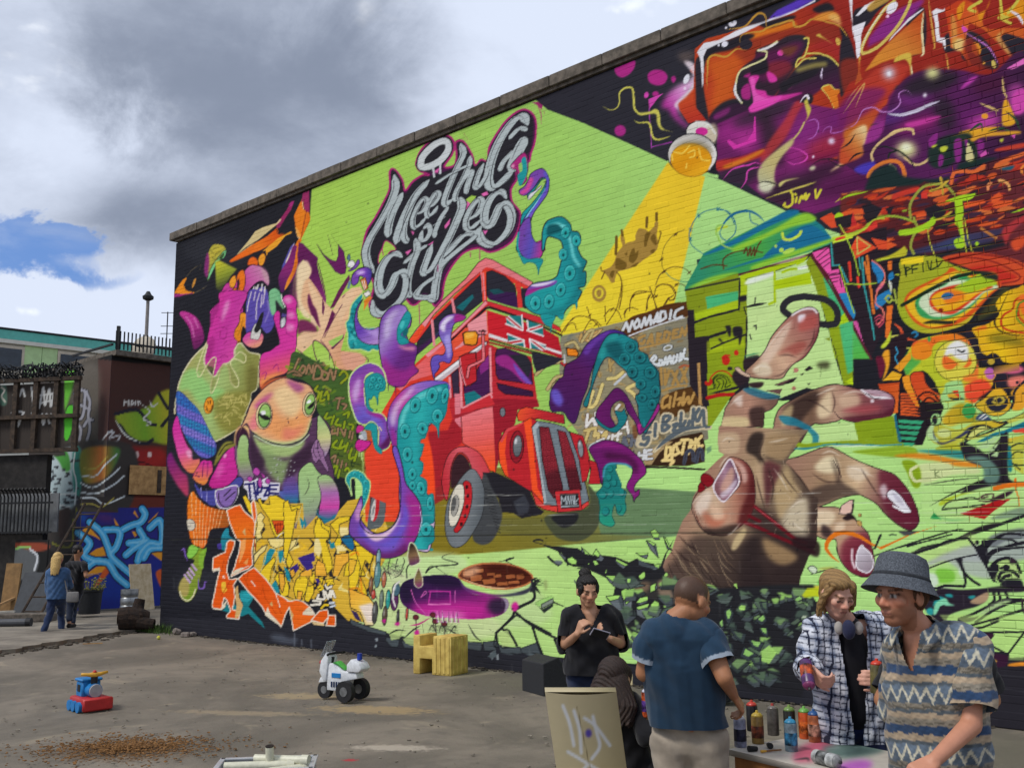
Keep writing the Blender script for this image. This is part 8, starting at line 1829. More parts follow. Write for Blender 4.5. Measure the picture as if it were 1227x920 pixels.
e=empty('drain_pipe',gnd(30,750,PZ),fa+.25,'grey plastic drain pipe lying in front of the concrete beam','pipe');B().cyl((-2.2,0,.08),(.1,0,.08),.075,n=14,caps=False).done('tube',mat('grey_plastic','#4a4c50',.5,.1,9),e);B().cyl((.02,0,.08),(.12,0,.08),.09,.09,14).done('socket',dark,e)
# lamp post with dish, aerial
lp=at(174,430,30);e=empty('lamp_post',(lp.x,lp.y,0),0,'slim grey lamp post with a black lantern above the brick building','lamp post')
tz=at(174,358,30).z;B().cyl((0,0,0),(0,0,tz),.085,.05,10).done('pole',mat('lamp_grey','#8b8580',.6,.1,8),e);B().lathe([(.05,tz),(.16,tz+.06),(.17,tz+.14),(.1,tz+.2),(.05,tz+.3),(.04,tz+.3)],n=12).done('lantern',dark,e)
dp=at(172,417,29.4);e=empty('satellite_dish',dp,-.1,'round beige satellite dish behind the roof fence','dish');B().lathe([(.02,.1),(.2,.06),(.38,0),(.39,-.01),(.2,.03),(.02,.06)],n=24,M=Matrix.Rotation(math.radians(80),4,'X')).done('reflector',mat('dish_beige','#b5ab98',.6,.08,5),e,True);B().cyl((0,0,0),(0,-.28,.02),.015,n=6).done('arm',dark,e);B().box((0,-.3,.02),(.1,.1,.08)).done('receiver',dark,e);B().cyl((0,.05,0),(0,.05,-dp.z+.1),.03,n=8).done('mast',dark,e)
ap=at(199,421,32);e=empty('tv_aerial',(ap.x,ap.y,0),.5,'thin television aerial mast beside the mural wall','aerial');za=at(199,372,32).z;B().cyl((0,0,0),(0,0,za),.02,n=6).done('mast',dark,e)
for k,zz in enumerate((za-.05,za-.5,za-.75)):B().cyl((-.2,0,zz),(.2,0,zz+.04),.012,n=5).done('element',dark,e)

# ---------------------------------------------------------------- people
skin_m=mat('skin',None,.5,.05,60,.15,250,attr='paint',spec=.4);cloth_m=mat('cloth',None,.85,.08,40,.35,350,attr='paint',spec=.2,sheen=.15,bdist=.004);hair_m=mat('hair',None,.5,.25,90,.6,200,attr='paint',spec=.4)
US={}
def usph(n):
 if n not in US:
  m=n//2+1;th=np.linspace(0,np.pi,m+1)[1:-1];ph=np.arange(n)*2*np.pi/n
  V=[[0,0,1]]+[[math.sin(t)*math.cos(p),math.sin(t)*math.sin(p),math.cos(t)]for t in th for p in ph]+[[0,0,-1]];L=len(V)-1
  F=[(0,1+k,1+(k+1)%n)for k in range(n)]+[(1+r*n+k,1+(r+1)*n+k,1+(r+1)*n+(k+1)%n,1+r*n+(k+1)%n)for r in range(m-2)for k in range(n)]+[(L,L-n+(k+1)%n,L-n+k)for k in range(n)];US[n]=(np.array(V),F)
 return US[n]
def cap(b,a,c,ra,rc,n=12):
 V,F=usph(n);A,C=np.array(a),np.array(c);b.raw(V*ra+A,F);b.raw(V*rc+C,F);d=C-A;L=np.linalg.norm(d)
 if L>1e-4:
  d=d/L;x=np.cross(d,[0,0,1.]if abs(d[2])<.9 else[1.,0,0]);x/=np.linalg.norm(x);y=np.cross(d,x);p=np.arange(n)*2*np.pi/n;ring=np.outer(np.cos(p),x)+np.outer(np.sin(p),y)
  b.raw(np.vstack([A+ring*ra,C+ring*rc]),[tuple(range(n))[::-1],tuple(range(n,2*n))]+[(k,(k+1)%n,n+(k+1)%n,n+k)for k in range(n)])
def chain(b,P_,R,n=12):
 for i in range(len(P_)-1):cap(b,P_[i],P_[i+1],R[i],R[i+1],n)
def solid(name,b,vox,it,colfn,m,parent,keep=None,disp=None,cut=None):
 b.flush();me=bpy.data.meshes.new('tmp');b.bm.to_mesh(me);b.bm.free();t=bpy.data.objects.new('tmp',me);COL.objects.link(t)
 r=t.modifiers.new('r','REMESH');r.mode='VOXEL';r.voxel_size=vox;s=t.modifiers.new('s','SMOOTH');s.factor=.5;s.iterations=it
 ev=t.evaluated_get(bpy.context.evaluated_depsgraph_get());me2=bpy.data.meshes.new_from_object(ev)
 bpy.data.objects.remove(t);me2.name=name
 n=len(me2.vertices);co=np.zeros(n*3);me2.vertices.foreach_get('co',co);co=co.reshape(-1,3)
 if disp is not None:
  no=np.zeros(n*3);me2.vertices.foreach_get('normal',no);co=co+no.reshape(-1,3)*disp(co)[:,None];me2.vertices.foreach_set('co',co.ravel())
 C=np.clip(colfn(co),0,1);ca=me2.color_attributes.new('paint','FLOAT_COLOR','POINT');ca.data.foreach_set('color',np.concatenate([C,np.ones((n,1))],1).astype(np.float32).ravel())
 if cut:
  bm=bmesh.new();bm.from_mesh(me2);bmesh.ops.bisect_plane(bm,geom=bm.verts[:]+bm.edges[:]+bm.faces[:],plane_co=cut[0],plane_no=cut[1],clear_outer=True);bm.to_mesh(me2);bm.free();co=np.zeros(len(me2.vertices)*3);me2.vertices.foreach_get('co',co);co=co.reshape(-1,3)
 if keep is not None:
  k=keep(co);bm=bmesh.new();bm.from_mesh(me2);bm.verts.ensure_lookup_table();bmesh.ops.delete(bm,geom=[bm.verts[i]for i in np.where(~k)[0]],context='VERTS');bm.to_mesh(me2);bm.free()
 me2.materials.clear();me2.materials.append(m);me2.polygons.foreach_set('use_smooth',[True]*len(me2.polygons))
 o=bpy.data.objects.new(name,me2);COL.objects.link(o);adopt(parent,o);return o
def flat_c(c,v=.06,seed=0):
 c=lin(c)
 return lambda co:c*(1+v*np.sin(co[:,:1]*37+seed+3*np.sin(co[:,2:]*23))+v*.6*np.sin(co[:,2:]*90+co[:,:1]*50))
def head_M(c,yaw,pitch,s,roll=0):return Matrix.Translation(c)@Matrix.Rotation(yaw,4,'Z')@Matrix.Rotation(-pitch,4,'X')@Matrix.Rotation(roll,4,'Y')@Matrix.Scale(s,4)
def add_head(b,M):
 def el(c,r,n=20):ell(b,M,c,r,n)
 s=M.to_scale()[0]
 el((0,-.014,.03),(.075,.095,.087),28);el((0,.02,-.03),(.06,.07,.08));el((0,.05,-.085),(.034,.034,.028));el((0,.0,-.055),(.056,.055,.045))
 for x in(-1,1):
  el((x*.04,.056,-.016),(.026,.026,.026));el((x*.078,-.008,-.006),(.011,.022,.034));el((x*.014,.092,-.03),(.01,.012,.009));el((x*.031,.071,.003),(.016,.012,.010),12)
 for a,c,ra,rc in(((0,.084,.014),(0,.103,-.024),.008,.0135),((-.036,.077,.026),(.036,.077,.026),.010,.010),((-.019,.084,-.055),(.019,.084,-.055),.0075,.0075),((-.016,.082,-.066),(.016,.082,-.066),.008,.008)):cap(b,M@Vector(a),M@Vector(c),ra*s,rc*s,10)
def face_c(M,skin,brow='#3a2a20',lip='#a8574e',beard=None,crop=None,lids=False,bam=.5):
 Mi=np.array(M.inverted());sk,br,lp=lin(skin),lin(brow),lin(lip)
 def f(co):
  q=co@Mi[:3,:3].T+Mi[:3,3];x,y,zz=np.abs(q[:,0]),q[:,1],q[:,2]
  C=np.tile(sk,(len(co),1));near=(np.linalg.norm(q,axis=1)<.17)&(zz>-.13)
  C*=(1+.05*np.sin(co[:,:1]*60)*np.sin(co[:,2:]*70))
  def mix(m,c,a):C[m]=C[m]*(1-a)+np.asarray(c)*a
  fr=near&(y>.03)
  mix(fr&(np.hypot((x-.034)/.03,(zz+.022)/.02)<1),sk*np.array([1.12,.86,.82]),.5);mix(fr&(x<.014)&(np.abs(zz+.024)<.014),sk*np.array([1.1,.84,.8]),.5)
  if beard is not None:
   w=np.clip((-.022-zz)/.03,0,1)*near*(y>-.02);w=np.where((x<.03)&(zz>-.035),w*.2,w);C[:]=C*(1-bam*w[:,None])+lin(beard)*bam*w[:,None]
  mix(fr&(np.hypot(x/.023,(zz+.06)/.008)<1)&(y>.06),lp,.6);mix(fr&(x<.022)&(np.abs(zz+.0605)<.002)&(y>.06),lp*.3,.8)
  mix(fr&(np.hypot((x-.031)/.021,(zz-.005)/.014)<1),sk*.55,.6)  # eye-socket shade put into the skin colour
  if lids:mix(fr&(np.abs(zz+.001+((x-.031)/.02)**2*.004)<.0035)&(np.abs(x-.031)<.017),np.array([.02,.015,.012]),.9)
  else:
   mix(fr&(np.hypot((x-.031)/.0145,(zz-.003)/.0062)<1),np.array([.36,.33,.30]),.9);mix(fr&(np.hypot((x-.031)/.0065,(zz-.003)/.0066)<1),np.array([.03,.02,.015]),.95);mix(fr&(np.abs(zz-.009)<.003)&(np.abs(x-.031)<.017),np.array([.03,.02,.02]),.8)
  mix(fr&(np.abs(zz-.025-.12*(x-.03)*(x<.03))<.0055)&(x>.013)&(x<.053),br,.85)
  if crop is not None:mix(near&(zz>np.where(y>.02,.062,-.02))&((y<.03)|(zz>.07))&~((x>.07)&(zz<.02)),lin(crop),.85)
  return C
 return f
def hand(b,w,d,nrm,side,curl=.5,s=1.0,spread=.021):
 w,d,nrm=Vector(w),Vector(d).normalized(),Vector(nrm).normalized();nrm=(nrm-d*nrm.dot(d)).normalized();t=d.cross(nrm)*side
 for k in range(4):
  kn=w+d*.085*s+t*(1.5-k)*spread*s;cap(b,w+t*(1.5-k)*.012*s,kn,.015*s,.0125*s,8)
  L=(.95,1.08,1.0,.78)[k];p=kn;a=curl*.6
  for j,l in enumerate((.042,.028,.021)):
   a+=curl*(.55,.8,.6)[j];q=p+(d*math.cos(a)+nrm*math.sin(a))*l*L*s;cap(b,p,q,(.0098,.0088,.008)[j]*s,(.0088,.008,.007)[j]*s,7);p=q
 p=w+d*.025*s+t*.024*s
 for v,l,r in(((d*.7+t*.75+nrm*.25),.042,.0125),((d*.85+t*.25+nrm*.55),.032,.0105),((d*.8+nrm*.7),.024,.009)):q=p+v.normalized()*l*s;cap(b,p,q,r*s,r*.88*s,7);p=q
def J(*a):return at(*a)
def person(label,cat='person',**k):
 """joints are points in the yard; builds skin, top, trousers, shoes and hair as parts of one figure"""
 hip=k['hip'];e=empty('person',(hip.x,hip.y,k.get('gz',0)),0,label,cat);vx=k.get('vox',.0085);gz=k.get('gz',0)
 sh,el,wr,ch,nk,hd=k['sh'],k['el'],k['wr'],k['chest'],k['neck'],k['head'];M=head_M(hd,k['yaw'],k['pitch'],k.get('hs',1.0),k.get('roll',0));W=k.get('bulk',1.0)
 lat=(sh[1]-sh[0]).normalized();hips=[hip-lat*.09,hip+lat*.09];fw=k.get('fw',Vector((0,1,0)))
 kn=k.get('knee')or[Vector((h.x,h.y,gz+(hip.z-gz)*.5))+fw*.03 for h in hips];an=k.get('ankle')or[Vector((h.x,h.y,gz+.08))for h in hips]
 b=B();add_head(b,M);cap(b,nk,M@Vector((0,-.02,-.06)),.056*W,.052,14);cap(b,sh[0].lerp(nk,.25),sh[1].lerp(nk,.25),.05*W,.05*W);chain(b,[nk-UP*.03,ch,hip+UP*.08],[.07*W,.108*W,.095*W],16);cap(b,ch-lat*.06*W,ch+lat*.06*W,.1*W,.1*W,16)
 for i in(0,1):
  chain(b,[sh[i],el[i],wr[i]],[.05*W,.038*W,.026],12);hd_=k['hands'][i];hand(b,wr[i],hd_[0],hd_[1],(-1,1)[i],hd_[2]);chain(b,[hips[i],kn[i],an[i]],[.085*W,.055*W,.038],12)
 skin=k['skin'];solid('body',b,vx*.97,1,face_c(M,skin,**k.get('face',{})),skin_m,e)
 # top
 b=B();g=k.get('loose',.014);hem=k['hem']
 hp=Vector((hip.x,hip.y,hem-.04));wa=k.get('waist',.125)*W
 for s in(-1,1):cap(b,ch+lat*s*.066*W,hp+lat*s*.05*W,.104*W+g,wa-.01+g,16);cap(b,sh[(s+1)//2].lerp(nk,.25),ch+lat*s*.066*W,.066*W+g,.104*W+g,16)
 chain(b,[nk-UP*.055,ch,hp],[.075*W+g,.115*W+g,wa+g],18);cap(b,ch-lat*.075*W,ch+lat*.075*W,.1*W+g,.1*W+g,16);cap(b,Vector((hip.x,hip.y,hem-.03))-lat*.055*W,Vector((hip.x,hip.y,hem-.03))+lat*.055*W,.11*W+g,.11*W+g,16);cap(b,sh[0].lerp(nk,.15),sh[1].lerp(nk,.15),.066*W+g,.066*W+g);cap(b,nk-UP*.02,nk-UP*.06,.068*W+g*.6,.09*W)
 sl=k.get('sleeve',.6);nd=k.get('vneck');N_,L_,F_=np.array(nk),np.array(lat),np.array(fw);ax=np.array((hd-nk).normalized())
 def keep(co):
  v=co-N_;r=co[:,2]>-9
  if nd:r&=~(((v@F_)>0)&(np.abs(v@L_)<np.clip((nd[0]+v[:,2])*nd[2],0,.085)))
  h=v@ax;return r&~((np.linalg.norm(v-h[:,None]*ax,axis=1)<.057*W)&(h>-.015))
 fold=lambda co:.0045*np.sin(co[:,2]*38+9*np.sin(co[:,0]*7+co[:,1]*5))+.004*np.sin(co[:,0]*55+co[:,2]*30)
 solid('top',b,vx,3,k['top'],cloth_m,e,keep,fold,((0,0,hem),(0,0,-1)))
 for i in(0,1):
  b=B();s0=sh[i].lerp(nk,.1)
  if sl<=1:chain(b,[s0,sh[i],sh[i].lerp(el[i],sl*1.25)],[.058*W+g,.058*W+g,.05*W+g*1.5]);p,d=sh[i].lerp(el[i],sl),(el[i]-sh[i]).normalized()
  else:chain(b,[s0,sh[i],el[i],el[i].lerp(wr[i],min(1,(sl-1)*1.2))],[.058*W+g,.058*W+g,.045*W+g,.034*W+g]);p,d=el[i].lerp(wr[i],sl-1),(wr[i]-el[i]).normalized()
  p,d=np.array(p),np.array(d);near=9 if sl<=1 else.085
  def sc_(co,f=k['top']):
   C=f(co+np.array([0,0,k.get('so',0)]))
   if 'trim' in k:C[(co-p)@d>-.022]=lin(k['trim'])
   return C
  solid('sleeve',b,vx,2,sc_,cloth_m,e,None if sl<=1 else lambda co:~(((co-p)@d>0)&(np.linalg.norm(co-p,axis=1)<near)),fold,(p,d)if sl<=1 else None)
 # trousers and shoes
 b=B();cap(b,hips[0],hips[1],.105*W,.105*W,16);cap(b,hip+UP*.09-lat*.045,hip+UP*.09+lat*.045,.1*W,.1*W,16);tl=k.get('tl',1.0)
 for i in(0,1):chain(b,[hips[i],kn[i],kn[i].lerp(an[i],tl)],[.1*W,.075*W,k.get('cuff',.06)],14)
 solid('trousers',b,vx*1.6,2,k['trousers'],cloth_m,e,None,fold)
 for i in(0,1):
  b=B();a_=an[i];f=k.get('toe',fw);b.ball(a_-UP*.02,.045,12);cap(b,a_-UP*.04-f*.02,a_-UP*.045+f*.15,.042,.036,12);solid('shoe',b,.013,2,flat_c(k.get('shoe','#2a2522')),cloth_m,e,lambda co:co[:,2]>a_.z-.082)
 if 'hair' in k:
  b=B();k['hair'](b,M);hc=lin(k['hairc']);solid('hair',b,vx*.7,1,lambda co:hc*(1+.28*np.sin(co[:,:1]*320+16*np.sin(co[:,2:]*12)+co[:,1:2]*260)),hair_m,e,None,lambda co:.003*np.sin(co[:,0]*230+14*np.sin(co[:,2]*13)+co[:,1]*190))
 return e,M
def ell(b,M,c,r,n=20):V,F=usph(n);A=np.array(M);b.raw((V*np.array(r)+np.array(c))@A[:3,:3].T+A[:3,3],F)
def hair_cap(b,M,back=.1):ell(b,M,(0,-.026,.042),(.083,.098,.087),28);ell(b,M,(0,-.045,-.01),(.076,.07,back));[ell(b,M,(x*.062,.012,.03),(.022,.05,.055))for x in(-1,1)]
def strands(b,M,n,z1,spread,r=.011,y0=-.05,x0=.08):
 for i in range(n):
  a=math.pi*(i/(n-1));x=math.cos(a)*x0;y=y0-math.sin(a)*.05
  P_=[M@Vector((x*.7,y+.03,.07)),M@Vector((x,y,0)),M@Vector((x*spread,y-.005,z1*.6)),M@Vector((x*spread*.95+random.uniform(-.01,.01),y+random.uniform(-.01,.01),z1+random.uniform(-.03,.03)))];chain(b,P_,[r,r*1.5,r*1.3,r*.5],7)
V3=Vector
def plaid(co):
 x=co[:,0]+.35*co[:,1];zz=co[:,2]+.15*co[:,0];p=.07
 def s(v):t=np.mod(v/p,1);return np.where(t<.42,.5,0)
 k=np.clip(s(x)*.5+s(zz)*.5,0,1);w,n,d=np.array([.66,.68,.74]),np.array([.20,.24,.34]),np.array([.012,.016,.04]);C=w*(1-np.clip(k*2.2,0,1)[:,None])+n*np.clip(k*2.2,0,1)[:,None]
 l=((np.abs(np.mod(x/p,1)-.21)<.06)|(np.abs(np.mod(zz/p,1)-.21)<.06)|(np.abs(np.mod(x/p,1)-.72)<.035)|(np.abs(np.mod(zz/p,1)-.72)<.035));C[l]=d;return C
def batik(co):
 a=co[:,0]*.9-co[:,1]*.5;zz=co[:,2]+.05*np.sin(a*3)-.06*a+.003*np.sin(a*90+co[:,2]*60);t=np.mod((zz-1.22)/.235,1)
 B1,B2,S1,S2,G=(lin(c)for c in('#2a4262','#5f6d7c','#a39078','#827a6c','#4e565c'));C=np.tile(S2,(len(co),1))
 for lo,hi,c in((0,.15,B1),(.15,.27,S2),(.27,.36,S1),(.36,.42,G),(.42,.52,S2*.9),(.52,.82,B2),(.82,.88,G),(.88,1,S1)):C[(t>=lo)&(t<hi)]=c
 zig=np.abs(np.mod(a/.05,1)-.5)*2;C[(t>.52)&(t<.82)&(np.abs((t-.56)/.22-zig)<.2)]=lin('#bdb7a2');C[(t>.52)&(t<.82)&((t-.56)/.22<zig-.25)]*=.62
 C[(np.abs(t-.45)<.015)|(np.abs(t-.2)<.01)|(np.abs(t-.49)<.008)]*=.5;return C*(1+.22*np.sin(a[:,None]*170+zz[:,None]*90)*np.sin(zz[:,None]*260))
navy,black=flat_c('#1d2740',.12),flat_c('#17171b',.12)
# woman in black with a phone
D_=7.5
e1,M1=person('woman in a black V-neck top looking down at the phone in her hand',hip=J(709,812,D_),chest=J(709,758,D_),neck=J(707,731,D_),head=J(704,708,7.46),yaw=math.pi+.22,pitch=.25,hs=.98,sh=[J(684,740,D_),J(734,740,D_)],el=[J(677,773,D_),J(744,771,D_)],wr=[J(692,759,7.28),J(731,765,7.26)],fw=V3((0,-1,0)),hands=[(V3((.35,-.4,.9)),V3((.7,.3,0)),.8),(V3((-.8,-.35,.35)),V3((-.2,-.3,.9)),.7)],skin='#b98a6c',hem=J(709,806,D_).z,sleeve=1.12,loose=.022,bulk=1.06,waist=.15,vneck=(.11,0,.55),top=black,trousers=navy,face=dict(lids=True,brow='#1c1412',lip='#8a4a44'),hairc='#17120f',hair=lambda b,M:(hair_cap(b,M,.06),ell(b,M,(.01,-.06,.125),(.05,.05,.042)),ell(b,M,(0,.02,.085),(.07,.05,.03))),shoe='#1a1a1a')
# man in the blue t-shirt, seen from behind
D_=5.0
TEE=[(J(781,767,D_),J(771,806,D_)),(J(850,768,4.92),J(868,812,4.8))]
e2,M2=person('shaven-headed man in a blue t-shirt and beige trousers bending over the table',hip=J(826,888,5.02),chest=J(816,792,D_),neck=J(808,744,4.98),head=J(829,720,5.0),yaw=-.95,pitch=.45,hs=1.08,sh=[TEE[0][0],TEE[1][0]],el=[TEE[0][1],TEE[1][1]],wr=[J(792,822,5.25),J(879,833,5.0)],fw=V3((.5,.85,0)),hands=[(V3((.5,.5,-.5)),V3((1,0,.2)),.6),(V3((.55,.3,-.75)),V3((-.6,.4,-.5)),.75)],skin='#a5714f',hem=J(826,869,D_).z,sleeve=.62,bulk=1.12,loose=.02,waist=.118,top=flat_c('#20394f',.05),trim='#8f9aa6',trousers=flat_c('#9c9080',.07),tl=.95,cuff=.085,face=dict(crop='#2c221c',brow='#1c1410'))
# seated dark-haired person
D_=5.9
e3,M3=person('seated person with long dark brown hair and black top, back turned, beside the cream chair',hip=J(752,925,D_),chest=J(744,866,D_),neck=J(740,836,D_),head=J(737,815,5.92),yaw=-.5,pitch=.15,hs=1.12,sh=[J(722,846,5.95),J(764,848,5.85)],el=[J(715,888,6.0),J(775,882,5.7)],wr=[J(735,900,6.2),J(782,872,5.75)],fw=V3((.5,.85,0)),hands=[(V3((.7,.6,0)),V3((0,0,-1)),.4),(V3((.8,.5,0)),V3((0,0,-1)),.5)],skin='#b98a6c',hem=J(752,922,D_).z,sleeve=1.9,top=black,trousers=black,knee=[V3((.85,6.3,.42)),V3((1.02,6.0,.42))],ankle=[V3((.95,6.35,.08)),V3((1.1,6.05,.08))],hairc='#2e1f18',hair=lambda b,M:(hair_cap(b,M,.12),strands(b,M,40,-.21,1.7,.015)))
# woman in the plaid shirt
D_=5.35
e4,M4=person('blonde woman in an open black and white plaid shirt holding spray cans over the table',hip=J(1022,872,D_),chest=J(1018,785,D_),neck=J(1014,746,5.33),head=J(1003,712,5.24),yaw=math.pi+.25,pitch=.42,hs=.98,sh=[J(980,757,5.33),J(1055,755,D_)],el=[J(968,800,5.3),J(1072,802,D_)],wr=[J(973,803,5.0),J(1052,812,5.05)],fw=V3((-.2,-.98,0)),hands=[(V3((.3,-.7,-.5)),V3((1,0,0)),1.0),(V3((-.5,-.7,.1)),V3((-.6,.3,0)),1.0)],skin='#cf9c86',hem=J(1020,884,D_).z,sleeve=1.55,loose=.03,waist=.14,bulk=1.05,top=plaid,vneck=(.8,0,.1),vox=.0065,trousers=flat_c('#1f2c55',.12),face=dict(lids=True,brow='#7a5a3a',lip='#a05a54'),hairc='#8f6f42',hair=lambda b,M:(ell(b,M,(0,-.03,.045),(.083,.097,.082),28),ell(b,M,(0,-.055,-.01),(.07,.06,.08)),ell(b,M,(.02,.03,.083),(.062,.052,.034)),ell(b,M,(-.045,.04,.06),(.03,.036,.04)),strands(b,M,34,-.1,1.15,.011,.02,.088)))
b=B();chain(b,[J(1014,752,5.33),J(1018,785,5.33),J(1022,850,D_)],[.08,.118,.13],16);solid('vest',b,.012,2,flat_c('#16161c',.1),cloth_m,e4)
b=B();b.ball(J(1017,754,5.17),.042,16,(.85,.8,1.25));solid('respirator',b,.005,1,flat_c('#2b2f4a',.05),cloth_m,e4)
for s in(-1,1):b=B();b.ball(J(1017+s*12,752,5.19),.03,14,(.8,.8,1.2));solid('filter',b,.005,1,flat_c('#a59f98',.05),cloth_m,e4)
b=B();chain(b,[M4@V3((-.085,.0,.0)),M4@V3((-.088,.01,-.07)),M4@V3((-.086,.015,-.12))],[.004,.004,.006],7);b.done('earring',mat('brass','#b08a48',.35,.1,20,metal=.8),None,True);adopt(e4,COL.objects['earring'])
# person in the dark t-shirt, mostly hidden
e6,_=person('person in a dark t-shirt standing right behind the man in the bucket hat',hip=J(1125,890,4.85),chest=J(1122,800,4.85),neck=J(1104,752,4.85),head=J(1088,722,4.9),yaw=math.pi-.3,pitch=.3,hs=.92,sh=[J(1080,790,4.85),J(1170,788,4.85)],el=[J(1056,838,4.8),J(1190,838,4.85)],wr=[J(1080,868,4.6),J(1160,872,4.6)],fw=V3((0,-1,0)),hands=[(V3((.8,-.4,-.2)),V3((0,0,-1)),.6),(V3((-.8,-.4,-.2)),V3((0,0,-1)),.6)],skin='#a5714f',hem=J(1125,880,4.85).z,sleeve=.8,top=black,trousers=navy,hairc='#1c1512',hair=lambda b,M:hair_cap(b,M,.08),vox=.012)
# man in the bucket hat
D_=4.05
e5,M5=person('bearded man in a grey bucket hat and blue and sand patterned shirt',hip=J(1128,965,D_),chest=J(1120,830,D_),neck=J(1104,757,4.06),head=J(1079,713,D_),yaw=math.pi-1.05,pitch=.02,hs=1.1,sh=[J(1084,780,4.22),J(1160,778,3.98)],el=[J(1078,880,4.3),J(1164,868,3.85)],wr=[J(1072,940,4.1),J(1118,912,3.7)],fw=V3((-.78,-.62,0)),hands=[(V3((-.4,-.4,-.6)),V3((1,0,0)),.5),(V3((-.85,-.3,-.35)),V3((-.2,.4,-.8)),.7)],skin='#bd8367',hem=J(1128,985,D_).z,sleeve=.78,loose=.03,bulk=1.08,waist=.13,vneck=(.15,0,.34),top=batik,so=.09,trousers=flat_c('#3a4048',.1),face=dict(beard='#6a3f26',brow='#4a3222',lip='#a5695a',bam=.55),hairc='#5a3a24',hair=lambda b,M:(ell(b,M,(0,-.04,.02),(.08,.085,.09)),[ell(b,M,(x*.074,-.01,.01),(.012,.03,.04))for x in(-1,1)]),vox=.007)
hm=mat('grey_felt','#5c6168',.95,.3,160,.6,500,col2='#383c42',bdist=.003)
Mh=M5@Matrix.Scale(.95,4)@Matrix.Translation((0,-.014,.074))@Matrix.Rotation(.26,4,'X')
adopt(e5,B().lathe([(.062,.088),(.088,.076),(.098,.054),(.106,.0),(.112,-.012),(.146,-.062),(.148,-.066),(.143,-.064),(.105,-.016),(.1,0),(.092,.05),(.05,.08)],n=40,M=Mh).done('bucket_hat',hm,None,'auto'))
adopt(e5,B().lathe([(.107,.002),(.110,-.002),(.113,-.012),(.111,-.013),(.107,-.004)],n=40,M=Mh).done('hat_seam',mat('felt_dark','#33363b',.95,.2,90),None,True))
for s in(-1,1):b=B();n_=J(1104,757,4.06);f=V3((-.78,-.62,0));l_=V3((.62,-.78,0))*s;chain(b,[n_+l_*.07+UP*.02-f*.04,n_+l_*.09+f*.05-UP*.01,n_+l_*.075+f*.12-UP*.06],[.018,.02,.012],8);solid('collar',b,.006,2,batik,cloth_m,e5)
# couple walking away
D_=19.2
e7,M7=person('blonde woman in a denim jacket walking away with a grey shoulder bag',hip=J(68,714,D_),chest=J(69,693,D_),neck=J(70,682,D_),head=J(70,669,D_),yaw=-.3,pitch=.05,sh=[J(60,686,D_),J(79,686,D_)],el=[J(58,703,D_),J(83,702,19.4)],wr=[J(60,717,D_),J(84,700,19.6)],fw=V3((.2,.97,0)),hands=[(V3((0,.2,-1)),V3((1,0,0)),.5),(V3((.3,.8,.4)),V3((-1,0,0)),.7)],skin='#c09078',hem=J(68,717,D_).z,sleeve=1.9,loose=.03,top=flat_c('#3c5a80',.1),trousers=flat_c('#22304e',.1),knee=[J(60,735,19.1),J(73,736,19.5)],ankle=[J(52,757,18.9),J(74,754,19.4)],gz=PZ,hairc='#c9a868',hair=lambda b,M:(hair_cap(b,M,.1),strands(b,M,20,-.3,1.0,.02)),vox=.016,shoe='#6a4436',face={})
bg_=empty('shoulder_bag',J(87,715,19.1),.2,'small grey shoulder bag hanging at the denim-jacketed woman\'s hip','bag');B().box((0,0,0),(.22,.09,.2),bev=.03,seg=2).done('pouch',mat('bag_grey','#7c7a78',.7,.1,20),bg_,'auto');B().tube([(-.1,0,.08),(-.16,.02,.3),(-.22,.03,.48)],.012,6).done('strap',mat('bag_grey','#777'),bg_)
e8,M8=person('man in a black t-shirt and dark jeans walking beside the blonde woman',hip=J(90,708,19.9),chest=J(92,686,19.9),neck=J(93,673,19.9),head=J(94,660,19.9),yaw=-1.0,pitch=.25,sh=[J(82,677,19.9),J(101,677,19.7)],el=[J(80,692,19.9),J(103,690,19.6)],wr=[J(82,703,20.1),J(111,688,20.0)],fw=V3((.35,.93,0)),hands=[(V3((0,.2,-1)),V3((1,0,0)),.5),(V3((.8,.4,.1)),V3((0,0,-1)),.5)],skin='#a87858',hem=J(90,711,19.9).z,top=black,trousers=flat_c('#1c2436',.1),knee=[J(84,728,19.8),J(88,730,20.2)],ankle=[J(83,747,19.6),J(87,749,20.0)],gz=PZ,hairc='#1c1512',hair=lambda b,M:hair_cap(b,M,.07),vox=.016,tl=.8)

# ---------------------------------------------------------------- things in the yard
def pm_(n,c,r=.4,**k):return mat('plastic_'+n,c,r,.08,25,**k)
tyre=mat('toy_rubber','#232325',.7,.15,40);wht=pm_('white','#d9dcdf');blu=pm_('blue','#2278b8');red=pm_('red','#b62c2c');yel=pm_('yellow','#d7a136')
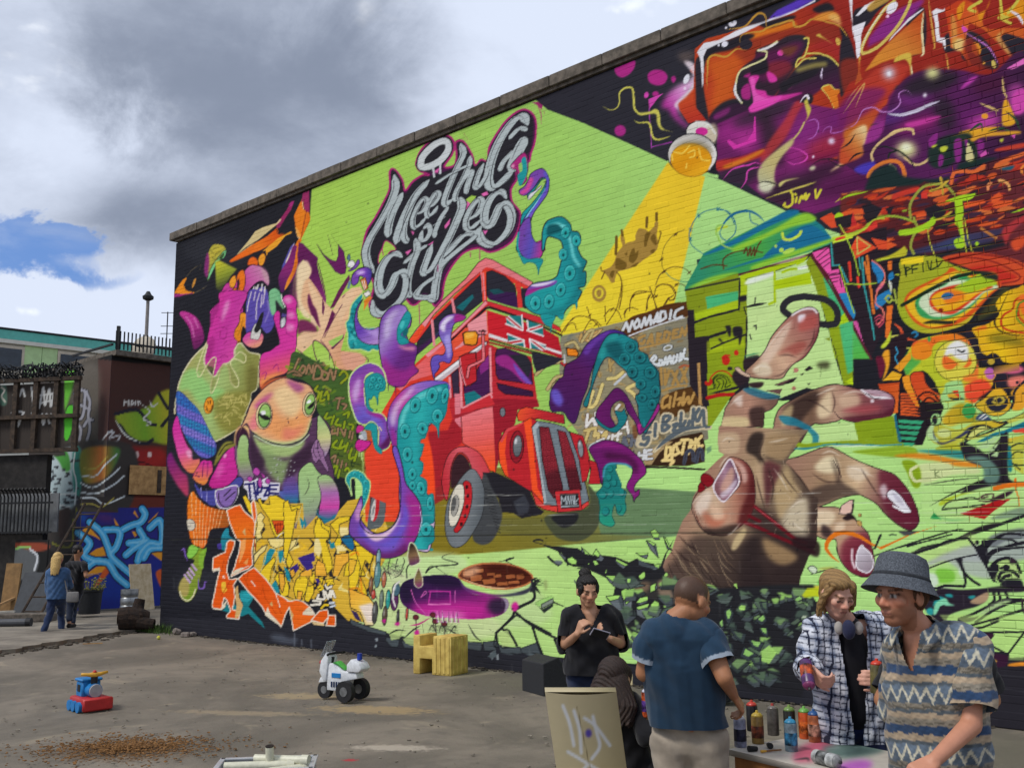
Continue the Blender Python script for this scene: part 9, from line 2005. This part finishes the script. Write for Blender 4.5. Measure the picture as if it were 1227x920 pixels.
# toy train
e=empty('toy_train',gnd(108,850),math.atan2(-.72,.7),'blue and red ride-on toy train with a yellow steering handle','toy')
B().box((0,0,.11),(.42,.3,.07),bev=.02,seg=2).done('chassis',red,e,'auto');B().box((.2,0,.08),(.04,.32,.13),bev=.015).done('bumper',red,e,'auto')
B().box((-.08,0,.22),(.17,.2,.17),bev=.015).done('cab',blu,e,'auto');B().box((-.08,0,.315),(.2,.23,.03),bev=.01).done('roof',blu,e);B().cyl((-.02,0,.21),(.12,0,.21),.075,n=20).done('boiler',blu,e,'auto');B().cyl((.12,0,.21),(.135,0,.21),.07,.066,24).done('smokebox_door',pm_('grey','#9b9da0'),e,'auto');B().cyl((.07,0,.27),(.07,0,.35),.032,.036,14).done('funnel',tyre,e,'auto')
h=B().tube([(.07,-.14,.39),(.07,-.06,.375),(.07,0,.37),(.07,.06,.375),(.07,.14,.39)],[.014,.02,.034,.02,.014],10).done('handle',yel,e,True);B().ball((.07,0,.4),.022,10).done('button',red,h,True);B().box((-.08,-.103,.23),(.07,.006,.07)).done('window',tyre,e);B().box((-.08,.103,.23),(.07,.006,.07)).done('window',tyre,e)
for x in(-.14,-.03,.1):
 for y in(-.16,.16):w=B().cyl((x,y-.02,.055),(x,y+.02,.055),.055,n=18).done('wheel',blu,e,'auto')
# police toy motorbike
e=empty('toy_motorbike',gnd(412,838),math.atan2(.5,-.86),'white toy police motorbike with three black wheels and a blue light','toy')
def wheel(x,y,r,w):
 t=B().cyl((x,y-w/2,r),(x,y+w/2,r),r,n=24).done('wheel',tyre,e,'auto');B().cyl((x,y-w/2-.004,r),(x,y+w/2+.004,r),r*.45,n=14).done('hub',steel,t,'auto')
wheel(.27,0,.095,.06);wheel(-.13,.13,.115,.07);wheel(-.13,-.13,.115,.07)
def side(name,poly,y,w,m,bev=.012):return B().prism(poly,Matrix.Translation((0,y+w/2,0))@Matrix.Rotation(math.pi/2,4,'X'),w).done(name,m,e,'auto',bev)
side('body',[(.2,.1),(-.06,.1),(-.1,.22),(-.24,.25),(-.22,.31),(-.02,.32),(.08,.38),(.16,.4),(.2,.36)],0,.13,wht);side('fairing',[(.2,.2),(.24,.2),(.3,.3),(.28,.42),(.2,.52),(.17,.45)],0,.17,wht);side('mudguard',[(.2,.19),(.35,.17),(.32,.23),(.22,.25)],0,.08,wht,.008)
B().tube([(.27,0,.1),(.22,0,.3),(.17,0,.46)],.022,8).done('fork',dark,e,True);B().box((.24,0,.55),(.012,.16,.2),ry=-.5,bev=.004).done('windscreen',mat('clear_plastic','#c8ccd0',.15,.02,5,trans=.7),e);h=B().tube([(.12,-.15,.5),(.17,-.06,.5),(.17,.06,.5),(.12,.15,.5)],.014,8).done('handlebar',dark,e,True)
side('seat',[(.14,.4),(.06,.38),(-.04,.33),(-.02,.35),(.08,.42)],0,.09,pm_('green','#4fb04a'),.006);b=side('top_box',[(-.1,.32),(-.27,.32),(-.31,.36),(-.27,.42),(-.16,.46),(-.1,.4)],0,.17,wht);B().cyl((-.22,0,.45),(-.22,0,.52),.03,.028,12).done('beacon',pm_('cobalt','#1f3a9c'),b,'auto')
B().ball((.295,.05,.4),.025,10).done('headlight',red,e)
for s in(-1,1):B().box((.06,s*.07,.27),(.13,.008,.05),bev=.003).done('badge',blu,e);[B().box((.02+k*.035,s*.069,.17),(.018,.007,.06)).done('stripe',pm_('navy','#1c2c50'),e)for k in range(4)]
# yellow block
e=empty('barrier_block',gnd(528,806),-.55,'scuffed yellow plastic H-shaped barrier block in front of the mural','block')
ym=mat('yellow_poly','#d0b763',.6,.12,7,.3,col2='#b3964a')
B().prism([(-.31,0),(-.2,0),(-.2,.2),(.0,.2),(.0,0),(.31,0),(.31,.5),(.02,.5),(.02,.36),(-.2,.36),(-.2,.5),(-.31,.5)],Matrix.Translation((0,.2,0))@Matrix.Rotation(math.pi/2,4,'X'),.4).done('body',ym,e,'auto',.012)
for k in range(4):B().box((.06+k*.07,-.2,.25),(.035,.02,.46),bev=.006).done('rib',ym,e)
for k in range(4):B().box((.31,-.14+k*.09,.25),(.02,.04,.46),bev=.006).done('rib',ym,e)
# wedge speaker
e=empty('wedge_speaker',gnd(656,829),.5,'black wedge-shaped stage speaker on the ground by the woman in black','speaker')
B().prism([(-.2,0),(.22,0),(.26,.12),(.0,.42),(-.2,.36)],Matrix.Translation((0,.25,0))@Matrix.Rotation(math.pi/2,4,'X'),.5).done('cabinet',mat('speaker_black','#2c2d30',.7,.15,40,.3),e,False,.012)
B().box((.13,0,.272),(.34,.42,.012),ry=math.atan2(.3,.26)).done('grille',mat('speaker_mesh','#3d3f43',.6,.2,200),e);[B().box((x,y,-.0),(.05,.05,.02)).done('foot',dark,e)for x in(-.15,.17)for y in(-.2,.2)]
# kit bag by the wall
e=empty('kit_bag',gnd(859,843),.4,'black kit bag with a round red badge lying at the foot of the wall','bag')
b=B();b.ball((0,0,.16),.17,16,(1.2,.9,.95));b.ball((.12,.02,.12),.12,14);b.ball((-.14,0,.11),.11,14);solid('bag',b,.012,2,flat_c('#1c1c1e'),cloth_m,e,None);e0=COL.objects['bag'];e0.parent=e;e0.matrix_parent_inverse=Matrix.Identity(4)
B().cyl((-.02,-.158,.22),(-.02,-.168,.225),.06,n=20).done('badge',red,e)
# sprayed chair
c0,c1=at(672,956,5.4),at(751,956,5.4);top_=(at(656,824,5.28)+at(744,833,5.28))/2-(c0+c1)/2
e=empty('dining_chair',((c0.x+c1.x)/2,5.5,0),0,'cream high-backed chair with white spray tags on its back','chair')
ch_=painted('backrest',c0,(c1-c0)*1.06,top_+V3((-.03,0,0)),60,60,mat('cream_vinyl',None,.45,.05,8,.1,attr='paint'),None,.05,-.03);adopt(e,ch_)
cm=mat('cream_leather','#b5a884',.5,.08,9);zs=c0.z
B().box((0,.2,zs-.02),(.4,.42,.1),bev=.03,seg=2).done('seat',cm,e,'auto')
for x in(-.17,.17):
 for y in(.02,.38):B().cyl((x,y,zs-.05),(x*1.08,y,0),.022,.016,8).done('leg',dark,e)
# table and spray cans
TZ=.69
c=[gnd(872,897,TZ),gnd(1031,934,TZ),gnd(1063,899,TZ)];ex,ey=c[1]-c[0],c[2]-c[1];ey=ey-ex*(ey.dot(ex)/ex.dot(ex));tn=math.atan2(ex.y,ex.x)
e=empty('paint_table',((c[0]+ex/2+ey/2).x,(c[0]+ex/2+ey/2).y,0),tn,'worn wooden table with paint-splashed top holding spray cans','table')
tp=painted('tabletop',c[0],ex,ey,110,60,mat('table_paint',None,.6,.1,20,.2,attr='paint'),None,.03);adopt(e,tp)
LX,LY=ex.length,ey.length;wood=mat('orange_wood','#8a5a2c',.6,.15,8,.2,col2='#6a401c')
for y in(-LY/2+.03,LY/2-.03):B().box((0,y,TZ-.07),(LX-.06,.025,.075)).done('apron',wood,e)
for x in(-LX/2+.03,LX/2-.03):B().box((x,0,TZ-.07),(.025,LY-.1,.075)).done('apron',wood,e)
B().box((LX/2+.012,0,TZ-.015),(.02,LY,.034)).done('edge_strip',red,e)
for x in(-1,1):
 for y in(-1,1):B().box((x*(LX/2-.05),y*(LY/2-.05),(TZ-.1)/2),(.05,.05,TZ-.1)).done('leg',wood,e)
def can(p,body,top,cap,label,M=None,band=None):
 o=empty('spray_can',p,random.random()*6,label,'spray can','spray cans around the paint table');
 if M:o.rotation_euler=M
 B().lathe([(.031,0),(.0325,.004),(.0325,.135),(.031,.139)],n=20).done('body',mat('can_'+body,body,.35,.3,22,spec=.5),o,'auto');B().lathe([(.031,.139),(.029,.147),(.02,.156),(.012,.159)],n=20).done('dome',mat('can_'+top,top,.35,.2,20,spec=.5),o,True);B().cyl((0,0,.158),(0,0,.17),.009,.007,10).done('nozzle',mat('can_'+cap,cap,.5),o)
 if band:B().lathe([(.0326,.03),(.0331,.032),(.0331,.09),(.0326,.092)],n=20).done('print',mat('can_'+band,band,.4,.5,30),o,'auto')
 return o
for(x,y,bo,to,ca,lb,bd)in((887.5,894,'#8d90a8','#b9bcc4','#d8d8d8','white and navy spray can standing on the near left edge of the table','#23243c'),(902,875,'#1d1d20','#c23a2c','#c23a2c','black spray can with a red top on the paint table',None),(908.5,890,'#8a6c34','#c9aa3c','#d8b848','brassy spray can with a yellow top and red print','#7a3a24'),(927,880,'#5b5650','#6e6860','#a83a34','dull grey-brown spray can with a red nozzle',None),(947,882,'#23241f','#6f8f48','#7fa050','black spray can with a green top behind the blue one',None),(948.5,899,'#7d8f98','#3d9bc4','#3d9bc4','silver and light blue spray can nearest the table edge','#3a86b0'),(965,884,'#c8541f','#6fae50','#7fc060','orange spray can with a green top','#d86a2a'),(976.5,888,'#b8683e','#2f5f9c','#2f5f9c','orange spray can with a blue top','#c8927a')):can(gnd(x,y,TZ+.001),bo,to,ca,lb,None,bd)
can(gnd(977,905,TZ+.034),'#b8bab8','#8a8c8c','#333','smeared white spray can lying on its side on the table',(math.pi/2-.001,0,tn+1.45),'#7a7c7a')
can(J(965,793,4.98),'#5a2f6a','#8a3a6a','#333333','purple and orange spray can held tilted in the plaid-shirted woman\'s hand',(2.5,.5,.4),'#c8562a')
can(J(1051,830,4.93),'#6a6238','#d8432c','#d8432c','olive spray can with an orange top held by the plaid-shirted woman',(0,.05,0))
can(J(776,858,5.75),'#c8562a','#c9c9d8','#d9d9e0','orange and purple spray can with a pale cap beside the seated person',None,'#5a3a8a')
for(x,y,lb)in((902,897,'small black spray cap lying beside the white and navy can'),(922,893,'small black spray cap lying beside the yellow-topped can')):o=empty('loose_cap',gnd(x,y,TZ+.012),x,lb,'cap');B().cyl((-.025,0,0),(.025,0,.004),.012,.016,12).done('shell',dark,o,'auto');B().cyl((.025,0,.004),(.028,0,.004),.012,n=10).done('rim',tyre,o)
o=empty('paint_brush',gnd(922,899,TZ+.008),.3,'small paint brush with a yellow ferrule lying on the table','brush');B().cyl((-.02,0,0),(.07,0,0),.005,.004,8).done('handle',wood,o);B().cyl((-.05,0,0),(-.02,0,0),.007,.006,8).done('ferrule',yel,o)
# phone, stool under the seated person
o=empty('phone',J(719,759,7.17),.5,'pale phone held in the hand of the woman in black','phone');o.rotation_euler=(.7,.3,.3);B().box((0,0,0),(.14,.008,.075),bev=.003).done('case',pm_('lilac','#a9a6b4'),o);B().box((0,-.0055,0),(.125,.003,.065)).done('screen',dark,o)
p=J(752,925,5.9);o=empty('low_stool',(p.x,p.y,0),.5,'low dark stool under the seated dark-haired person','stool');B().box((0,0,p.z-.13),(.36,.36,.05),bev=.01).done('seat',timber,o);[B().box((x,y,(p.z-.15)/2),(.04,.04,p.z-.15)).done('leg',timber,o)for x in(-.14,.14)for y in(-.14,.14)]
# tub of pipes
p=gnd(318,946);o=empty('plastic_tub',p,.12,'clear plastic tub full of white pipe offcuts on the tarmac','tub');clr=mat('frosted_plastic','#c4c8cc',.35,.05,9,trans=.35)
for(cx,cy,dx,dy)in((0,-.2,.68,.012),(0,.2,.68,.012),(-.34,0,.012,.41),(.34,0,.012,.41)):B().box((cx,cy,.09),(dx,dy,.18)).done('side',clr,o);B().box((cx,cy,.183),(dx+.03,dy+.03,.014),bev=.004).done('rim',clr,o)
B().box((0,0,.006),(.66,.39,.01)).done('floor',clr,o)
ivory=pm_('ivory','#cfcdb6')
for k,(x,y,zz,L,a)in enumerate(((-.05,0,.17,.5,.1),(.1,.05,.2,.42,-.2),(.16,-.06,.15,.34,.5))):
 q=empty('pipe_offcut',p+V3((x,y,zz)),a,('long white pipe offcut lying lowest in the clear tub','white pipe offcut lying across the top of the clear tub','short white pipe offcut at an angle in the clear tub')[k],'pipe','pipe offcuts in the tub');B().cyl((-L/2,0,0),(L/2,0,0),.032,n=14).done('pipe',ivory,q,'auto');B().cyl((L/2-.05,0,0),(L/2+.005,0,0),.04,n=14).done('socket',ivory,q,'auto')
q=empty('pipe_elbow',p+V3((.02,.03,.26)),0,'upright white pipe with a dark open end in the clear tub','pipe');B().cyl((0,0,-.09),(0,-.02,.04),.03,n=14).done('pipe',ivory,q,'auto');B().cyl((0,-.02,.04),(0,-.021,.046),.031,n=14).done('end',bark,q)
# wood chips, gravel, weeds
CUBE=np.array([[x,y,z_]for z_ in(-1,1)for y in(-1,1)for x in(-1,1)]);CF=[(0,2,3,1),(4,5,7,6),(0,1,5,4),(2,6,7,3),(0,4,6,2),(1,3,7,5)]
def scatter(name,n,fn,m,label,cat):
 b=B()
 for k in range(n):
  x,y,zz,s=fn(k);R_=np.array(Matrix.Rotation(random.random()*3.14,3,'Z')@Matrix.Rotation(random.uniform(-.5,.5),3,'X'));b.raw((CUBE*np.array([s*random.uniform(.4,1.1),s/2,s*.18]))@R_.T+np.array([x,y,zz]),CF)
 return tag(b.done(name,m),label,cat,kind='stuff')
cp0=gnd(155,896)
def chip(k):a,r=random.random()*6.28,abs(random.gauss(0,.5));return cp0.x+math.cos(a)*r*1.05,cp0.y+math.sin(a)*r*.62,.012+max(0,.02-r*.03)*random.random(),random.uniform(.006,.018)
scatter('wood_chips',2600,chip,mat('wood_chip','#8a6336',.9,.3,60,col2='#4a3018'),'scatter of brown wood chips spilled on the tarmac','wood chips')
scatter('grit',700,lambda k:(random.uniform(-6,3),random.uniform(7.6,17),.008,random.uniform(.006,.022)),mat('grit','#5a544b',.95,.3,60,col2='#8a8274'),'loose grit scattered over the tarmac','grit')
def edge_(k):w_=wallpt(np.array(random.random()*15.5),np.array(0.),np.array(abs(random.gauss(.03,.07))+.01));return w_[0],w_[1],.01,random.uniform(.008,.035)
scatter('wall_debris',500,edge_,dirt,'crumbs of dirt and leaf litter gathered along the foot of the wall','debris')
b=B();w0=Vector(wallpt(np.array(.05),np.array(0.)))
for k in range(420):
 a=abs(random.gauss(0,.45));d=-NV*random.uniform(.02,.35)-DV*(a-.35);q=w0+d;h=random.uniform(.05,.22);t=V3((random.gauss(0,.05),random.gauss(0,.05),0));s=V3((random.uniform(-1,1),random.uniform(-1,1),0)).normalized()*.007
 v=[b.bm.verts.new(x)for x in(q-s,q+s,q+t*.5+UP*h*.6+s*.6,q+t+UP*h)];b.bm.faces.new(v)
tag(b.done('weeds',mat('weed_green','#4f6a2c',.8,.3,40,col2='#31471c')),'tuft of green weeds at the far corner of the mural wall','weeds',kind='stuff')
st_=mat('rubble','#8a8078',.9,.25,12,.5)
for k,(x,y,s)in enumerate(((222,763,.12),(231,762,.1),(212,760,.15),(205,757,.1))):o=empty('rubble_stone',gnd(x,y,.0),k,'broken brick stone in the rubble at the wall corner','stone','rubble at the wall corner');B().box((0,0,s*.35),(s*1.3,s,s*.8),rx=.2*k,bev=s*.2).done('lump',st_,o)
o=empty('wood_lath',gnd(111,772),.3,'thin pale lath lying along the pavement edge','stick');B().box((0,0,.02),(.32,.03,.015)).done('stick',ply,o)
o=empty('tennis_ball',gnd(190,766),0,'small yellow ball lying by the weeds','ball');B().ball((0,0,.035),.035,12).done('ball',mat('ball_yellow','#c9c63a',.9,.1,60),o,True);B().lathe([(.0352,-.002),(.0357,0),(.0352,.002)],(0,0,.035),20).done('seam',wht,o)
